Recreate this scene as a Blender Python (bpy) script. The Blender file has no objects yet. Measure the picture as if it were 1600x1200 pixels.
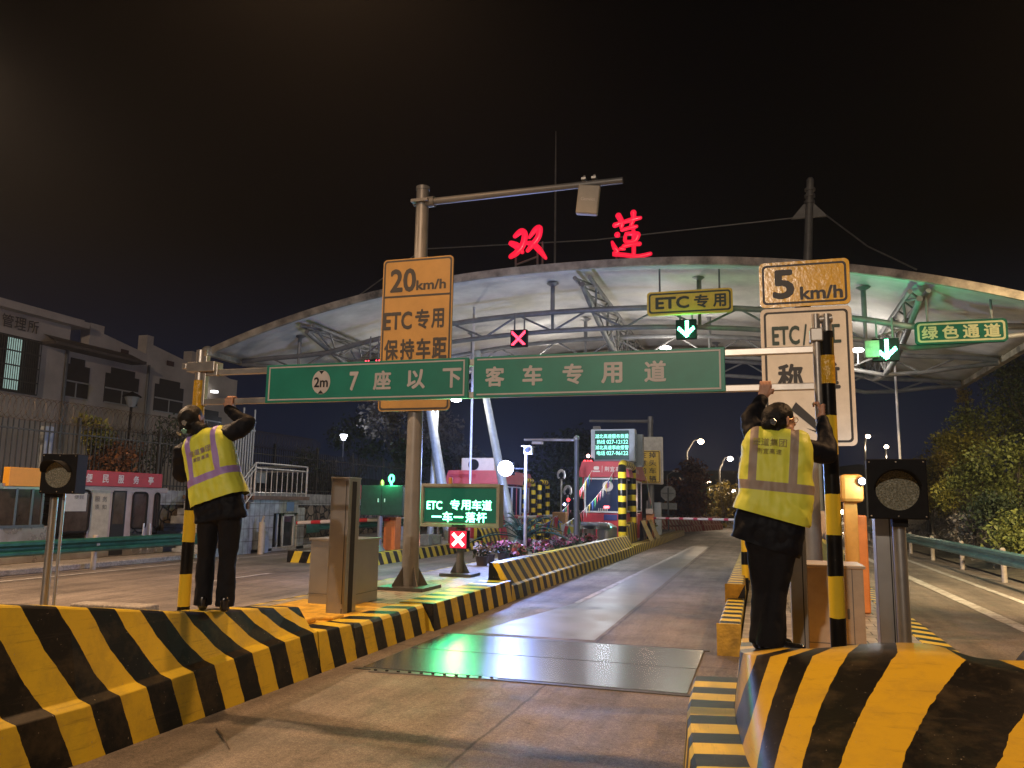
import bpy, bmesh, math, random
import numpy as np
from mathutils import Vector, Matrix, noise
from mathutils.bvhtree import BVHTree

random.seed(7); rng = np.random.default_rng(7)
scene = bpy.context.scene
COL = scene.collection
R = math.radians

# ------------------------------------------------------------------ camera
CAM_F, CAM_PITCH, CAM_YAW, CAM_ROLL, CAM_H = 1248.0, 8.45, 17.2, 0.9, 1.65
_p, _y, _r = R(CAM_PITCH), R(CAM_YAW), R(CAM_ROLL)
FW = Vector((-math.sin(_y) * math.cos(_p), math.cos(_y) * math.cos(_p), math.sin(_p)))
_rt = Vector((math.cos(_y), math.sin(_y), 0)); _up = _rt.cross(FW)
RT = math.cos(_r) * _rt + math.sin(_r) * _up
UP = math.cos(_r) * _up - math.sin(_r) * _rt
CAM = Vector((0, 0, CAM_H))
cam_data = bpy.data.cameras.new('camera')
cam_data.sensor_width = 36; cam_data.lens = CAM_F / 1600 * 36
cam_data.clip_start = 0.05; cam_data.clip_end = 2000
cam = bpy.data.objects.new('camera', cam_data); COL.objects.link(cam)
cam.matrix_world = Matrix(((RT.x, UP.x, -FW.x, CAM.x), (RT.y, UP.y, -FW.y, CAM.y), (RT.z, UP.z, -FW.z, CAM.z), (0, 0, 0, 1)))
scene.camera = cam

def _ray(u, v): return FW + RT * ((u - 800) / CAM_F) + UP * ((600 - v) / CAM_F)
# where a measured sight line of the photograph meets a plane of the place
def at_z(u, v, z=0.0): d = _ray(u, v); return CAM + d * ((z - CAM_H) / d.z)
def at_y(u, v, y): d = _ray(u, v); return CAM + d * (y / d.y)
def at_x(u, v, x): d = _ray(u, v); return CAM + d * (x / d.x)

# ------------------------------------------------------------------ world, lamps, exposure
world = bpy.data.worlds.new('World'); scene.world = world; world.use_nodes = True
wn = world.node_tree.nodes; wl = world.node_tree.links
bg = wn['Background']
sky = wn.new('ShaderNodeTexSky'); sky.sky_type = 'NISHITA'; sky.sun_disc = False
sky.sun_elevation = R(-9); sky.sun_rotation = R(200)
mixw = wn.new('ShaderNodeMix'); mixw.data_type = 'RGBA'; mixw.blend_type = 'ADD'
mixw.inputs['Factor'].default_value = 1.0
# faint town glow low over the horizon, black overhead
tcw = wn.new('ShaderNodeTexCoord'); spw = wn.new('ShaderNodeSeparateXYZ'); wl.new(tcw.outputs['Generated'], spw.inputs[0])
mrw = wn.new('ShaderNodeMapRange'); mrw.interpolation_type = 'SMOOTHSTEP'; mrw.inputs[1].default_value = 0.0; mrw.inputs[2].default_value = 0.32; wl.new(spw.outputs[2], mrw.inputs[0])
glow = wn.new('ShaderNodeMix'); glow.data_type = 'RGBA'; glow.inputs[6].default_value = (0.12, 0.17, 0.40, 1); glow.inputs[7].default_value = (0.008, 0.006, 0.006, 1)
wl.new(mrw.outputs[0], glow.inputs['Factor']); wl.new(glow.outputs[2], mixw.inputs[7])
wl.new(sky.outputs[0], mixw.inputs[6]); wl.new(mixw.outputs[2], bg.inputs[0])
bg.inputs[1].default_value = 0.06
scene.view_settings.view_transform = 'Standard'; scene.view_settings.look = 'None'
scene.view_settings.exposure = 0; scene.view_settings.gamma = 1
scene.render.engine = 'CYCLES'
cy = scene.cycles
cy.use_denoising = True
try: cy.denoiser = 'OPENIMAGEDENOISE'
except Exception: pass
cy.max_bounces = 5; cy.diffuse_bounces = 2; cy.glossy_bounces = 3; cy.transmission_bounces = 3; cy.transparent_max_bounces = 6
cy.sample_clamp_indirect = 4; cy.sample_clamp_direct = 30
cy.caustics_reflective = False; cy.caustics_refractive = False

WARM = (1.0, 0.56, 0.26); WHITE = (1.0, 0.80, 0.62); BLUE = (0.30, 0.42, 1.0)
def lamp(name, kind, loc, power, col, size=0.25, aim=None, cone=160, parent=None):
    l = bpy.data.lights.new(name, kind); l.energy = power; l.color = col
    if kind in ('POINT', 'SPOT'): l.shadow_soft_size = size
    if kind == 'SPOT': l.spot_size = R(cone); l.spot_blend = 0.6
    if kind == 'AREA': l.size = size
    o = bpy.data.objects.new(name, l); COL.objects.link(o)
    o.location = loc
    if aim is not None: o.rotation_euler = (Vector(aim) - Vector(loc)).to_track_quat('-Z', 'Y').to_euler()
    if parent: o.parent = parent; o.location = Vector(loc) - WORLD.get(parent.name, Vector())
    return o

# ------------------------------------------------------------------ materials
def srgb(r, g, b):
    f = lambda c: (c / 255 / 12.92) if c / 255 <= .04045 else ((c / 255 + .055) / 1.055) ** 2.4
    return (f(r), f(g), f(b))
MATS = {}
def mat(name, col, rough=0.6, metal=0.0, var=0.12, scale=6.0, bump=0.0, bscale=60.0, emit=0.0, ecol=None, coat=0.0, alpha=1.0, trans=0.0, spec=0.5, rvar=0.0):
    if name in MATS: return MATS[name]
    m = bpy.data.materials.new(name); m.use_nodes = True; MATS[name] = m
    n, l = m.node_tree.nodes, m.node_tree.links
    b = n['Principled BSDF']
    b.inputs['Roughness'].default_value = rough; b.inputs['Metallic'].default_value = metal
    b.inputs['Coat Weight'].default_value = coat; b.inputs['Alpha'].default_value = alpha
    b.inputs['Transmission Weight'].default_value = trans; b.inputs['Specular IOR Level'].default_value = spec
    c4 = (*col, 1)
    b.inputs['Base Color'].default_value = c4
    tc = n.new('ShaderNodeTexCoord')
    if var > 0:
        nz = n.new('ShaderNodeTexNoise'); nz.inputs['Scale'].default_value = scale; nz.inputs['Detail'].default_value = 6; nz.inputs['Roughness'].default_value = 0.65
        rp = n.new('ShaderNodeMapRange'); rp.inputs[1].default_value = .3; rp.inputs[2].default_value = .7
        rp.inputs[3].default_value = 1 - var * 1.4; rp.inputs[4].default_value = 1 + var
        mx = n.new('ShaderNodeVectorMath'); mx.operation = 'SCALE'; mx.inputs[0].default_value = col
        l.new(tc.outputs['Object'], nz.inputs['Vector']); l.new(nz.outputs[0], rp.inputs[0]); l.new(rp.outputs[0], mx.inputs['Scale'])
        l.new(mx.outputs[0], b.inputs['Base Color'])
        if rvar:
            r2 = n.new('ShaderNodeMapRange'); r2.inputs[1].default_value = .35; r2.inputs[2].default_value = .65
            r2.inputs[3].default_value = rough - rvar; r2.inputs[4].default_value = rough + rvar
            l.new(nz.outputs[0], r2.inputs[0]); l.new(r2.outputs[0], b.inputs['Roughness'])
    if bump > 0:
        nb = n.new('ShaderNodeTexNoise'); nb.inputs['Scale'].default_value = bscale; nb.inputs['Detail'].default_value = 4
        bp = n.new('ShaderNodeBump'); bp.inputs['Strength'].default_value = bump; bp.inputs['Distance'].default_value = 0.02
        l.new(tc.outputs['Object'], nb.inputs['Vector']); l.new(nb.outputs[0], bp.inputs['Height']); l.new(bp.outputs[0], b.inputs['Normal'])
    if emit > 0:
        b.inputs['Emission Color'].default_value = (*(ecol or col), 1); b.inputs['Emission Strength'].default_value = emit
    return m

def nodes_of(m): return m.node_tree.nodes, m.node_tree.links
def math_node(n, op, a=None, b=None):
    k = n.new('ShaderNodeMath'); k.operation = op
    if isinstance(a, (int, float)): k.inputs[0].default_value = a
    if isinstance(b, (int, float)): k.inputs[1].default_value = b
    return k

def stripe_mat(name, period, phase=0.0, c1=(0.64, 0.46, 0.03), c2=(0.0035, 0.0035, 0.0035), duty=0.5, rough=0.42, axis=0, wear=0.5):
    """yellow and black paint in bands along one UV axis, with scuffs, drips and grime of its own"""
    if name in MATS: return MATS[name]
    m = bpy.data.materials.new(name); m.use_nodes = True; MATS[name] = m
    n, l = nodes_of(m); b = n['Principled BSDF']; b.inputs['Roughness'].default_value = rough; b.inputs['Specular IOR Level'].default_value = .2
    uv = n.new('ShaderNodeUVMap'); sp = n.new('ShaderNodeSeparateXYZ'); l.new(uv.outputs[0], sp.inputs[0])
    tc = n.new('ShaderNodeTexCoord')
    nz = n.new('ShaderNodeTexNoise'); nz.inputs['Scale'].default_value = 9; nz.inputs['Detail'].default_value = 5; l.new(tc.outputs['Object'], nz.inputs['Vector'])
    w = math_node(n, 'MULTIPLY_ADD', None, 0.05 * period); l.new(nz.outputs[0], w.inputs[0]); l.new(sp.outputs[axis], w.inputs[2])
    d = math_node(n, 'DIVIDE', None, period); l.new(w.outputs[0], d.inputs[0])
    a = math_node(n, 'ADD', None, phase); l.new(d.outputs[0], a.inputs[0])
    f = math_node(n, 'FRACT'); l.new(a.outputs[0], f.inputs[0])
    g = math_node(n, 'LESS_THAN', None, duty); l.new(f.outputs[0], g.inputs[0])
    mx = n.new('ShaderNodeMix'); mx.data_type = 'RGBA'; mx.inputs[6].default_value = (*c1, 1); mx.inputs[7].default_value = (*c2, 1)
    l.new(g.outputs[0], mx.inputs['Factor'])
    n2 = n.new('ShaderNodeTexNoise'); n2.inputs['Scale'].default_value = 3.0; n2.inputs['Detail'].default_value = 9; n2.inputs['Roughness'].default_value = .72
    l.new(tc.outputs['Object'], n2.inputs['Vector'])
    mr = n.new('ShaderNodeMapRange'); mr.inputs[1].default_value = .48; mr.inputs[2].default_value = .78; mr.inputs[3].default_value = 0; mr.inputs[4].default_value = wear
    l.new(n2.outputs[0], mr.inputs[0])
    m2 = n.new('ShaderNodeMix'); m2.data_type = 'RGBA'; m2.inputs[7].default_value = (0.13, 0.095, 0.05, 1)
    l.new(mr.outputs[0], m2.inputs['Factor']); l.new(mx.outputs[2], m2.inputs[6])
    n3 = n.new('ShaderNodeTexNoise'); n3.inputs['Scale'].default_value = 46; n3.inputs['Detail'].default_value = 3; l.new(tc.outputs['Object'], n3.inputs['Vector'])
    m3r = n.new('ShaderNodeMapRange'); m3r.inputs[1].default_value = .715; m3r.inputs[2].default_value = .74; m3r.inputs[3].default_value = 0; m3r.inputs[4].default_value = .75 * wear * 2
    l.new(n3.outputs[0], m3r.inputs[0])
    m3 = n.new('ShaderNodeMix'); m3.data_type = 'RGBA'; m3.inputs[7].default_value = (0.30, 0.26, 0.21, 1)
    l.new(m3r.outputs[0], m3.inputs['Factor']); l.new(m2.outputs[2], m3.inputs[6])
    # rubber scuffs dragged along the face
    mpu = n.new('ShaderNodeMapping'); mpu.inputs['Scale'].default_value = (1.1, 16, 1); l.new(uv.outputs[0], mpu.inputs['Vector'])
    n4 = n.new('ShaderNodeTexNoise'); n4.inputs['Scale'].default_value = 1.6; n4.inputs['Detail'].default_value = 7; n4.inputs['Roughness'].default_value = .7; l.new(mpu.outputs[0], n4.inputs['Vector'])
    m4r = n.new('ShaderNodeMapRange'); m4r.inputs[1].default_value = .56; m4r.inputs[2].default_value = .72; m4r.inputs[3].default_value = 0; m4r.inputs[4].default_value = wear * .9
    l.new(n4.outputs[0], m4r.inputs[0])
    m4 = n.new('ShaderNodeMix'); m4.data_type = 'RGBA'; m4.inputs[7].default_value = (.05, .04, .03, 1)
    l.new(m4r.outputs[0], m4.inputs['Factor']); l.new(m3.outputs[2], m4.inputs[6]); l.new(m4.outputs[2], b.inputs['Base Color'])
    bp = n.new('ShaderNodeBump'); bp.inputs['Strength'].default_value = .25; bp.inputs['Distance'].default_value = .01
    l.new(n2.outputs[0], bp.inputs['Height']); l.new(bp.outputs[0], b.inputs['Normal'])
    return m

# ------------------------------------------------------------------ objects and tags
WORLD = {}
def thing(name, label, cat, loc=(0, 0, 0), group=None):
    o = bpy.data.objects.new(name, None); COL.objects.link(o); o.empty_display_size = .2
    o.location = loc; WORLD[o.name] = Vector(loc)
    return tag(o, label, cat, group)
def tag(o, label, cat, group=None):
    o['label'] = label; o['category'] = cat
    if group: o['group'] = group
    return o
def kids(o): return [c for c in COL.objects if c.parent == o]
def copy_tree(o, offset, parent=None):
    c = o.copy(); COL.objects.link(c); c.parent = parent
    if parent is None:
        c.location = o.location + Vector(offset); WORLD[c.name] = WORLD.get(o.name, o.location.copy()) + Vector(offset)
    for ch in kids(o): copy_tree(ch, (0, 0, 0), c)
    return c

class MB:
    """collects shapes in world coordinates and links them as ONE mesh object"""
    def __init__(s): s.v = []; s.f = []; s.uv = []; s.mi = []; s.cur = 0
    def _add(s, vs, fs, uvs=None):
        o = len(s.v); s.v += [tuple(p) for p in vs]
        for k, f in enumerate(fs):
            s.f.append([o + i for i in f]); s.mi.append(s.cur)
            s.uv.append(uvs[k] if uvs else None)
        return s
    def box(s, c, d, rot=0.0, m=None):
        c = Vector(c); x, y, z = d[0] / 2, d[1] / 2, d[2] / 2
        vs = [Vector((a * x, b * y, e * z)) for e in (-1, 1) for b in (-1, 1) for a in (-1, 1)]
        M = m or Matrix.Rotation(rot, 3, 'Z')
        vs = [c + M @ v for v in vs]
        return s._add(vs, [(0, 2, 3, 1), (4, 5, 7, 6), (0, 1, 5, 4), (2, 6, 7, 3), (1, 3, 7, 5), (0, 4, 6, 2)])
    def bx(s, a, b):
        a, b = Vector(a), Vector(b)
        return s.box((a + b) / 2, [abs(b[i] - a[i]) for i in range(3)])
    def tube(s, pts, r, n=10, caps=True, uvlen=False):
        pts = [Vector(p) for p in pts]; k = len(pts)
        rs = r if isinstance(r, (list, tuple)) else [r] * k
        vs = []; prev = None; L = [0]
        for i in range(1, k): L.append(L[-1] + (pts[i] - pts[i - 1]).length)
        for i, p in enumerate(pts):
            t = (pts[min(i + 1, k - 1)] - pts[max(i - 1, 0)]).normalized()
            if prev is None:
                a = Vector((0, 0, 1)) if abs(t.z) < .9 else Vector((1, 0, 0))
                e1 = t.cross(a).normalized()
            else:
                e1 = (prev - t * prev.dot(t)).normalized()
            prev = e1; e2 = t.cross(e1)
            for j in range(n):
                th = 2 * math.pi * j / n
                vs.append(p + (e1 * math.cos(th) + e2 * math.sin(th)) * rs[i])
        fs = []; uvs = []
        for i in range(k - 1):
            for j in range(n):
                j2 = (j + 1) % n
                fs.append((i * n + j, i * n + j2, (i + 1) * n + j2, (i + 1) * n + j))
                uvs.append([(L[i], j / n), (L[i], (j + 1) / n), (L[i + 1], (j + 1) / n), (L[i + 1], j / n)])
        if caps:
            fs.append(tuple(range(n - 1, -1, -1))); uvs.append([(L[0], 0)] * n)
            fs.append(tuple((k - 1) * n + j for j in range(n))); uvs.append([(L[-1], 0)] * n)
        return s._add(vs, fs, uvs)
    def bar(s, a, b, w, h=None, up=(0, 0, 1)):
        a, b = Vector(a), Vector(b); t = (b - a).normalized(); u = Vector(up)
        if abs(t.dot(u)) > .98: u = Vector((0, 1, 0))
        e1 = t.cross(u).normalized(); e2 = e1.cross(t); h = h or w
        M = Matrix((e1, t, e2)).transposed()
        return s.box((a + b) / 2, (w, (b - a).length, h), m=M)
    def sphere(s, c, r, n=12, sc=(1, 1, 1), m=None):
        c = Vector(c); vs = []; fs = []; h = max(4, n // 2)
        M = m or Matrix.Identity(3)
        for i in range(h + 1):
            ph = math.pi * i / h
            for j in range(n):
                th = 2 * math.pi * j / n
                vs.append(c + M @ Vector((sc[0] * r * math.sin(ph) * math.cos(th), sc[1] * r * math.sin(ph) * math.sin(th), sc[2] * r * math.cos(ph))))
        for i in range(h):
            for j in range(n):
                fs.append((i * n + j, (i + 1) * n + j, (i + 1) * n + (j + 1) % n, i * n + (j + 1) % n))
        return s._add(vs, fs)
    def plate(s, o, ex, ey, poly, t):
        """a flat outline (2D, in ex/ey) with thickness t behind its face"""
        o, ex, ey = Vector(o), Vector(ex), Vector(ey); nn = ex.cross(ey).normalized(); n = len(poly)
        vs = [o + ex * p[0] + ey * p[1] for p in poly] + [o + ex * p[0] + ey * p[1] - nn * t for p in poly]
        fs = [tuple(range(n)), tuple(range(2 * n - 1, n - 1, -1))]
        for i in range(n): fs.append((i, i + n, (i + 1) % n + n, (i + 1) % n))
        return s._add(vs, fs)
    def quad(s, pts, uv=None): return s._add(pts, [tuple(range(len(pts)))], [uv] if uv else None)
    def grid(s, rows, uvs=None):
        """rows: list of equally long point lists"""
        n = len(rows[0]); vs = [p for r in rows for p in r]; fs = []; us = []
        for i in range(len(rows) - 1):
            for j in range(n - 1):
                f = (i * n + j, i * n + j + 1, (i + 1) * n + j + 1, (i + 1) * n + j); fs.append(f)
                if uvs: us.append([uvs[i][j], uvs[i][j + 1], uvs[i + 1][j + 1], uvs[i + 1][j]])
        return s._add(vs, fs, us if uvs else None)
    def build(s, name, m, parent=None, bevel=0.0, smooth=False, loc=None, kind=None):
        o0 = WORLD[parent.name] if parent else Vector(loc or (0, 0, 0))
        me = bpy.data.meshes.new(name)
        me.from_pydata([tuple(Vector(p) - o0) for p in s.v], [], s.f)
        for mm in (m if isinstance(m, (list, tuple)) else [m]): me.materials.append(mm)
        if any(s.mi): me.polygons.foreach_set('material_index', s.mi)
        if any(u for u in s.uv):
            lay = me.uv_layers.new(name='UVMap'); k = 0
            for f, u in zip(s.f, s.uv):
                for j in range(len(f)):
                    lay.data[k].uv = u[j] if u else (0, 0); k += 1
        if smooth: me.shade_smooth()
        me.update()
        ob = bpy.data.objects.new(name, me); COL.objects.link(ob)
        if parent: ob.parent = parent; ob.location = (0, 0, 0)
        else: ob.location = o0
        WORLD[ob.name] = o0.copy()
        if bevel:
            bv = ob.modifiers.new('bevel', 'BEVEL'); bv.width = bevel; bv.segments = 2; bv.limit_method = 'ANGLE'; bv.angle_limit = R(40)
        if smooth:
            try: me.set_sharp_from_angle(angle=R(42))
            except Exception: pass
        if kind: ob['kind'] = kind
        return ob

def rrect(w, h, r, n=5):
    pts = []
    for cx, cy, a0 in ((w / 2 - r, h / 2 - r, 0), (-w / 2 + r, h / 2 - r, 90), (-w / 2 + r, -h / 2 + r, 180), (w / 2 - r, -h / 2 + r, 270)):
        for i in range(n + 1):
            a = R(a0 + 90 * i / n); pts.append((cx + r * math.cos(a), cy + r * math.sin(a)))
    return pts

_glyphs = {}
def glyph(ch, bold):
    key = (ch, bold)
    if key not in _glyphs:
        c = bpy.data.curves.new('glyph', 'FONT'); c.body = ch; c.resolution_u = 3
        o = bpy.data.objects.new('glyph', c); COL.objects.link(o)
        dg = bpy.context.evaluated_depsgraph_get(); dg.update()
        me = bpy.data.meshes.new_from_object(o.evaluated_get(dg))
        vs = np.array([v.co[:2] for v in me.vertices]); fs = [tuple(p.vertices) for p in me.polygons]
        lo, hi = vs.min(0) - bold, vs.max(0) + bold; base = (vs - (lo + hi) / 2) / np.maximum(hi - lo, 1e-6); b2 = bold / np.maximum(hi - lo, 1e-6)
        out, of = [], []                       # heavier strokes: nudged copies of the strokes, each a hair further out
        for k, (dx, dy) in enumerate(((0, 0), (1, 0), (-1, 0), (0, 1), (0, -1), (.7, .7), (-.7, .7), (.7, -.7), (-.7, -.7)) if bold > 0 else ((0, 0),)):
            of += [tuple(i + len(out) for i in f) for f in fs]; out += [(p[0] + dx * b2[0], p[1] + dy * b2[1], k) for p in base]
        _glyphs[key] = (out, of)
        bpy.data.objects.remove(o); bpy.data.meshes.remove(me)
    return _glyphs[key]
def lettering(items, o, ex, ey, m, parent, name='lettering', bold=0.02, lift=0.003, thick=0.0, shear=0.0):
    """items: (text, cx, cy, w, h) boxes on the plane o + ex*x + ey*y; one mesh of raised letters"""
    o, ex, ey = Vector(o), Vector(ex), Vector(ey); nn = ex.cross(ey).normalized(); mb = MB()
    for t, cx, cy, w, h in items:
        vs, fs = glyph(t, bold)
        mb._add([o + ex * (cx + p[0] * w + shear * p[1] * h) + ey * (cy + p[1] * h) + nn * (lift + thick + p[2] * .0002) for p in vs], fs)
    return mb.build(name, m, parent)
EX, EY, EZ = Vector((1, 0, 0)), Vector((0, 1, 0)), Vector((0, 0, 1))

def spread(text, x0, x1, cy, w, h):
    n = len(text); return [(c, x0 + (x1 - x0) * (i / (n - 1) if n > 1 else .5), cy, w, h) for i, c in enumerate(text)]
# ------------------------------------------------------------------ ground
def concrete(name, col, joints=True, seed=0.0, wet=0.0):
    m = bpy.data.materials.new(name); m.use_nodes = True; MATS[name] = m
    n, l = nodes_of(m); b = n['Principled BSDF']
    tc = n.new('ShaderNodeTexCoord'); mp = n.new('ShaderNodeMapping'); mp.inputs['Location'].default_value = (seed, seed * 2, 0)
    l.new(tc.outputs['Object'], mp.inputs['Vector'])
    def noise_(scale, detail, rough, vec=mp.outputs[0], dist=0):
        k = n.new('ShaderNodeTexNoise'); k.inputs['Scale'].default_value = scale; k.inputs['Detail'].default_value = detail; k.inputs['Roughness'].default_value = rough
        k.inputs['Distortion'].default_value = dist; l.new(vec, k.inputs['Vector']); return k.outputs[0]
    def rng_(src, a, b_, c, d):
        k = n.new('ShaderNodeMapRange'); k.inputs[1].default_value = a; k.inputs[2].default_value = b_; k.inputs[3].default_value = c; k.inputs[4].default_value = d
        l.new(src, k.inputs[0]); return k.outputs[0]
    def mul(a, b_):
        k = math_node(n, 'MULTIPLY'); l.new(a, k.inputs[0]); l.new(b_, k.inputs[1]); return k.outputs[0]
    mp2 = n.new('ShaderNodeMapping'); mp2.inputs['Scale'].default_value = (1.6, .12, 1); l.new(tc.outputs['Object'], mp2.inputs['Vector'])
    big = rng_(noise_(.45, 8, .7), .3, .7, .5, 1.3)
    streak = rng_(noise_(1.2, 8, .72, mp2.outputs[0]), .36, .64, .62, 1.25)      # worn along the wheel tracks
    fine = rng_(noise_(30, 8, .8), .38, .62, .62, 1.35)
    spots = rng_(noise_(3.5, 10, .8, dist=1.6), .52, .70, 1, .45)
    pits = rng_(noise_(70, 3, .7), .62, .70, 1, .35)
    grit = rng_(noise_(95, 3, .7), .38, .62, .62, 1.4); pale = rng_(noise_(22, 6, .8), .62, .68, 1, 1.6)
    f = mul(mul(mul(big, streak), mul(fine, spots)), mul(pits, mul(grit, pale)))
    if joints:
        sp = n.new('ShaderNodeSeparateXYZ')
        wv = n.new('ShaderNodeVectorMath'); wv.operation = 'MULTIPLY_ADD'; wv.inputs[1].default_value = (.06, .06, .06)
        nzv = n.new('ShaderNodeTexNoise'); nzv.inputs['Scale'].default_value = 2.2; nzv.inputs['Detail'].default_value = 6; l.new(tc.outputs['Object'], nzv.inputs['Vector'])
        l.new(nzv.outputs[1], wv.inputs[0]); l.new(tc.outputs['Object'], wv.inputs[2]); l.new(wv.outputs[0], sp.inputs[0])
        for ax, per, off in ((0, 3.9, 1.9), (1, 4.7, .55)):
            a = math_node(n, 'ADD', None, off); l.new(sp.outputs[ax], a.inputs[0])
            d = math_node(n, 'PINGPONG', None, per / 2); l.new(a.outputs[0], d.inputs[0])
            f = mul(f, rng_(d.outputs[0], .006, .02, .42, 1))
        vo = n.new('ShaderNodeTexVoronoi'); vo.feature = 'DISTANCE_TO_EDGE'; vo.inputs['Scale'].default_value = .23
        l.new(wv.outputs[0], vo.inputs['Vector'])
        f = mul(f, rng_(vo.outputs['Distance'], .0006, .002, .8, 1))
    sc = n.new('ShaderNodeVectorMath'); sc.operation = 'SCALE'; sc.inputs[0].default_value = col
    l.new(f, sc.inputs['Scale']); l.new(sc.outputs[0], b.inputs['Base Color'])
    l.new(rng_(noise_(1.1, 6, .7), .35, .7, .50 - wet, .8 - wet), b.inputs['Roughness'])
    bp = n.new('ShaderNodeBump'); bp.inputs['Strength'].default_value = .6; bp.inputs['Distance'].default_value = .012
    l.new(noise_(85, 6, .8), bp.inputs['Height']); l.new(bp.outputs[0], b.inputs['Normal'])
    return m
M_road = concrete('road_concrete', (0.205, 0.170, 0.138))
M_side = concrete('sidewalk_concrete', (0.34, 0.30, 0.25), joints=False, seed=3)
M_soil = mat('soil', (0.10, 0.085, 0.055), .95, var=.5, scale=3, bump=.8, bscale=14)

g = MB(); g.quad([(-400, -60, 0), (400, -60, 0), (400, 900, 0), (-400, 900, 0)])
ground = g.build('ground', M_road, kind='structure')
# left footway with its kerb
sw = MB(); sw.bx((-24, 4, 0.004), (-14.75, 70, .13)); sw.build('sidewalk', M_side, bevel=.02, kind='structure')
# right verge and hillside
hv = []
xs = [5.7, 6.3, 7.5, 9.5, 12, 15, 19, 24, 32, 45]; zs = [.05, .12, .5, 1.6, 3.2, 5.0, 7.0, 8.6, 10, 11]
for yy in np.linspace(6, 110, 53):
    row = []
    for x, z in zip(xs, zs):
        k = noise.noise(Vector((x * .35, yy * .25, 3.1)))
        k2 = noise.noise(Vector((x * .9, yy * .8, 9.1)))
        fall = max(.25, 1 - max(0, yy - 45) / 70)
        row.append((x + (.0 if x < 6 else .5 * k), yy, z * fall + (.0 if x < 6 else .55 * k * min(z, 1.5) + .18 * k2)))
    hv.append(row)
hb = MB(); hb.grid(hv); hill = hb.build('hillside', M_soil, smooth=True, kind='structure')
# far ridge behind the plaza
rb = MB(); rows = []
for i, x in enumerate(np.linspace(-140, 120, 60)):
    h = 7 + 5 * noise.noise(Vector((x * .02, 1.3, 0))) + 1.6 * noise.noise(Vector((x * .11, 4.3, 0)))
    rows.append([(x, 150, 0), (x, 158, h * .6), (x, 170, h), (x, 190, h * .4), (x, 200, 0)])
rb.grid(rows); rb.build('hills', mat('far_wood', (0.03, 0.035, 0.02), .95, var=.5, scale=.3), smooth=True, kind='structure')

# weigh plate let into the lane: smooth damp steel and sealed concrete
M_plate = mat('damp_plate', (0.055, 0.055, 0.058), .27, .0, var=.12, scale=2.0, rvar=0, spec=.9)
pl = MB()
pl.bx((-3.83, 7.50, .001), (-.66, 8.62, .012)); pl.bx((-3.83, 8.64, .001), (-.66, 9.72, .012))
plate_o = thing('weigh_plate', 'dark damp weighing plate set flush into the lane, mirroring green and white light', 'weigh plate', (-2.24, 8.6, 0))
pl.build('plate', M_plate, plate_o, bevel=.004)
fr = MB()
for a, b in (((-3.9, 7.42, .001), (-.6, 7.49, .008)), ((-3.9, 9.73, .001), (-.6, 9.80, .008))):
    fr = MB(); fr.bx(a, b); fr.build('frame', mat('frame_steel', (.10, .09, .08), .55, .5, var=.3, scale=20), plate_o)
# bolted traffic counter strip in front of it
st = thing('bolted_strip', 'narrow bolted steel strip across the lane before the weighing plate', 'floor strip', (-3.2, 7.0, 0))
sb = MB(); a, b_ = at_z(578, 1049), at_z(778, 1062)
sb.bar((a.x, a.y, .006), (b_.x, b_.y, .006), .09, .012); sb.build('strip', mat('strip_steel', (.30, .30, .29), .3, .7, var=.3, scale=14), st)
bb = MB()
for i in range(11):
    p = Vector((a.x, a.y, .012)).lerp(Vector((b_.x, b_.y, .012)), (i + .5) / 11); bb.tube([p, p + Vector((0, 0, .012))], .017, 8)
bb.build('bolts', mat('bolt_dark', (.03, .03, .03), .5, .5, var=0), st)
# smoother half of the lane (sealed patch) further on
M_seal = mat('sealed_lane', (0.17, 0.175, 0.17), .42, 0, var=.28, scale=1.6, bump=.12, bscale=50, rvar=.1)
sl = MB(); sl.quad([(-3.55, 9.95, .004), (-1.98, 9.95, .004), (-1.99, 13.6, .004), (-2.02, 27, .004), (-2.03, 34, .004), (-2.75, 34, .004), (-2.85, 20, .004), (-2.98, 13.6, .004)])
sl.build('sealed_patch', M_seal, kind='structure')

# worn white road paint
def paint_mat():
    m = bpy.data.materials.new('worn_paint'); m.use_nodes = True; n, l = nodes_of(m); b = n['Principled BSDF']
    tc = n.new('ShaderNodeTexCoord'); nz = n.new('ShaderNodeTexNoise'); nz.inputs['Scale'].default_value = 5; nz.inputs['Detail'].default_value = 9; nz.inputs['Roughness'].default_value = .75
    l.new(tc.outputs['Object'], nz.inputs['Vector']); mr = n.new('ShaderNodeMapRange'); mr.inputs[1].default_value = .42; mr.inputs[2].default_value = .58; l.new(nz.outputs[0], mr.inputs[0])
    mx = n.new('ShaderNodeMix'); mx.data_type = 'RGBA'; mx.inputs[6].default_value = (.27, .24, .21, 1); mx.inputs[7].default_value = (.52, .50, .47, 1)
    l.new(mr.outputs[0], mx.inputs['Factor']); l.new(mx.outputs[2], b.inputs['Base Color']); b.inputs['Roughness'].default_value = .6
    return m
M_paint = paint_mat()
rp = MB()
def strip_(x0, x1, y0, y1, w, n=12):
    L = []
    for i in range(n + 1):
        t = i / n; x = x0 + (x1 - x0) * t; y = y0 + (y1 - y0) * t
        j = .02 * noise.noise(Vector((x * 3, y * 1.7, 0)))
        L.append(((x - w / 2 + j, y, .009), (x + w / 2 + j * .5, y, .009)))
    for p, q in zip(L, L[1:]): rp.quad([p[0], p[1], q[1], q[0]])
strip_(-2.98, -2.62, 13.5, 34, .1, 40)
strip_(4.5, 4.55, 6, 60, .14, 40)
strip_(3.55, 3.0, 8, 60, .22, 40)
for y0 in (13.5, 19.5, 25.5, 31.5): strip_(-10.5, -10.5, y0, y0 + 2.4, .13, 8)
strip_(-13.9, -13.9, 10, 50, .12, 30)
rp.build('road_markings', M_paint, kind='structure')
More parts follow.
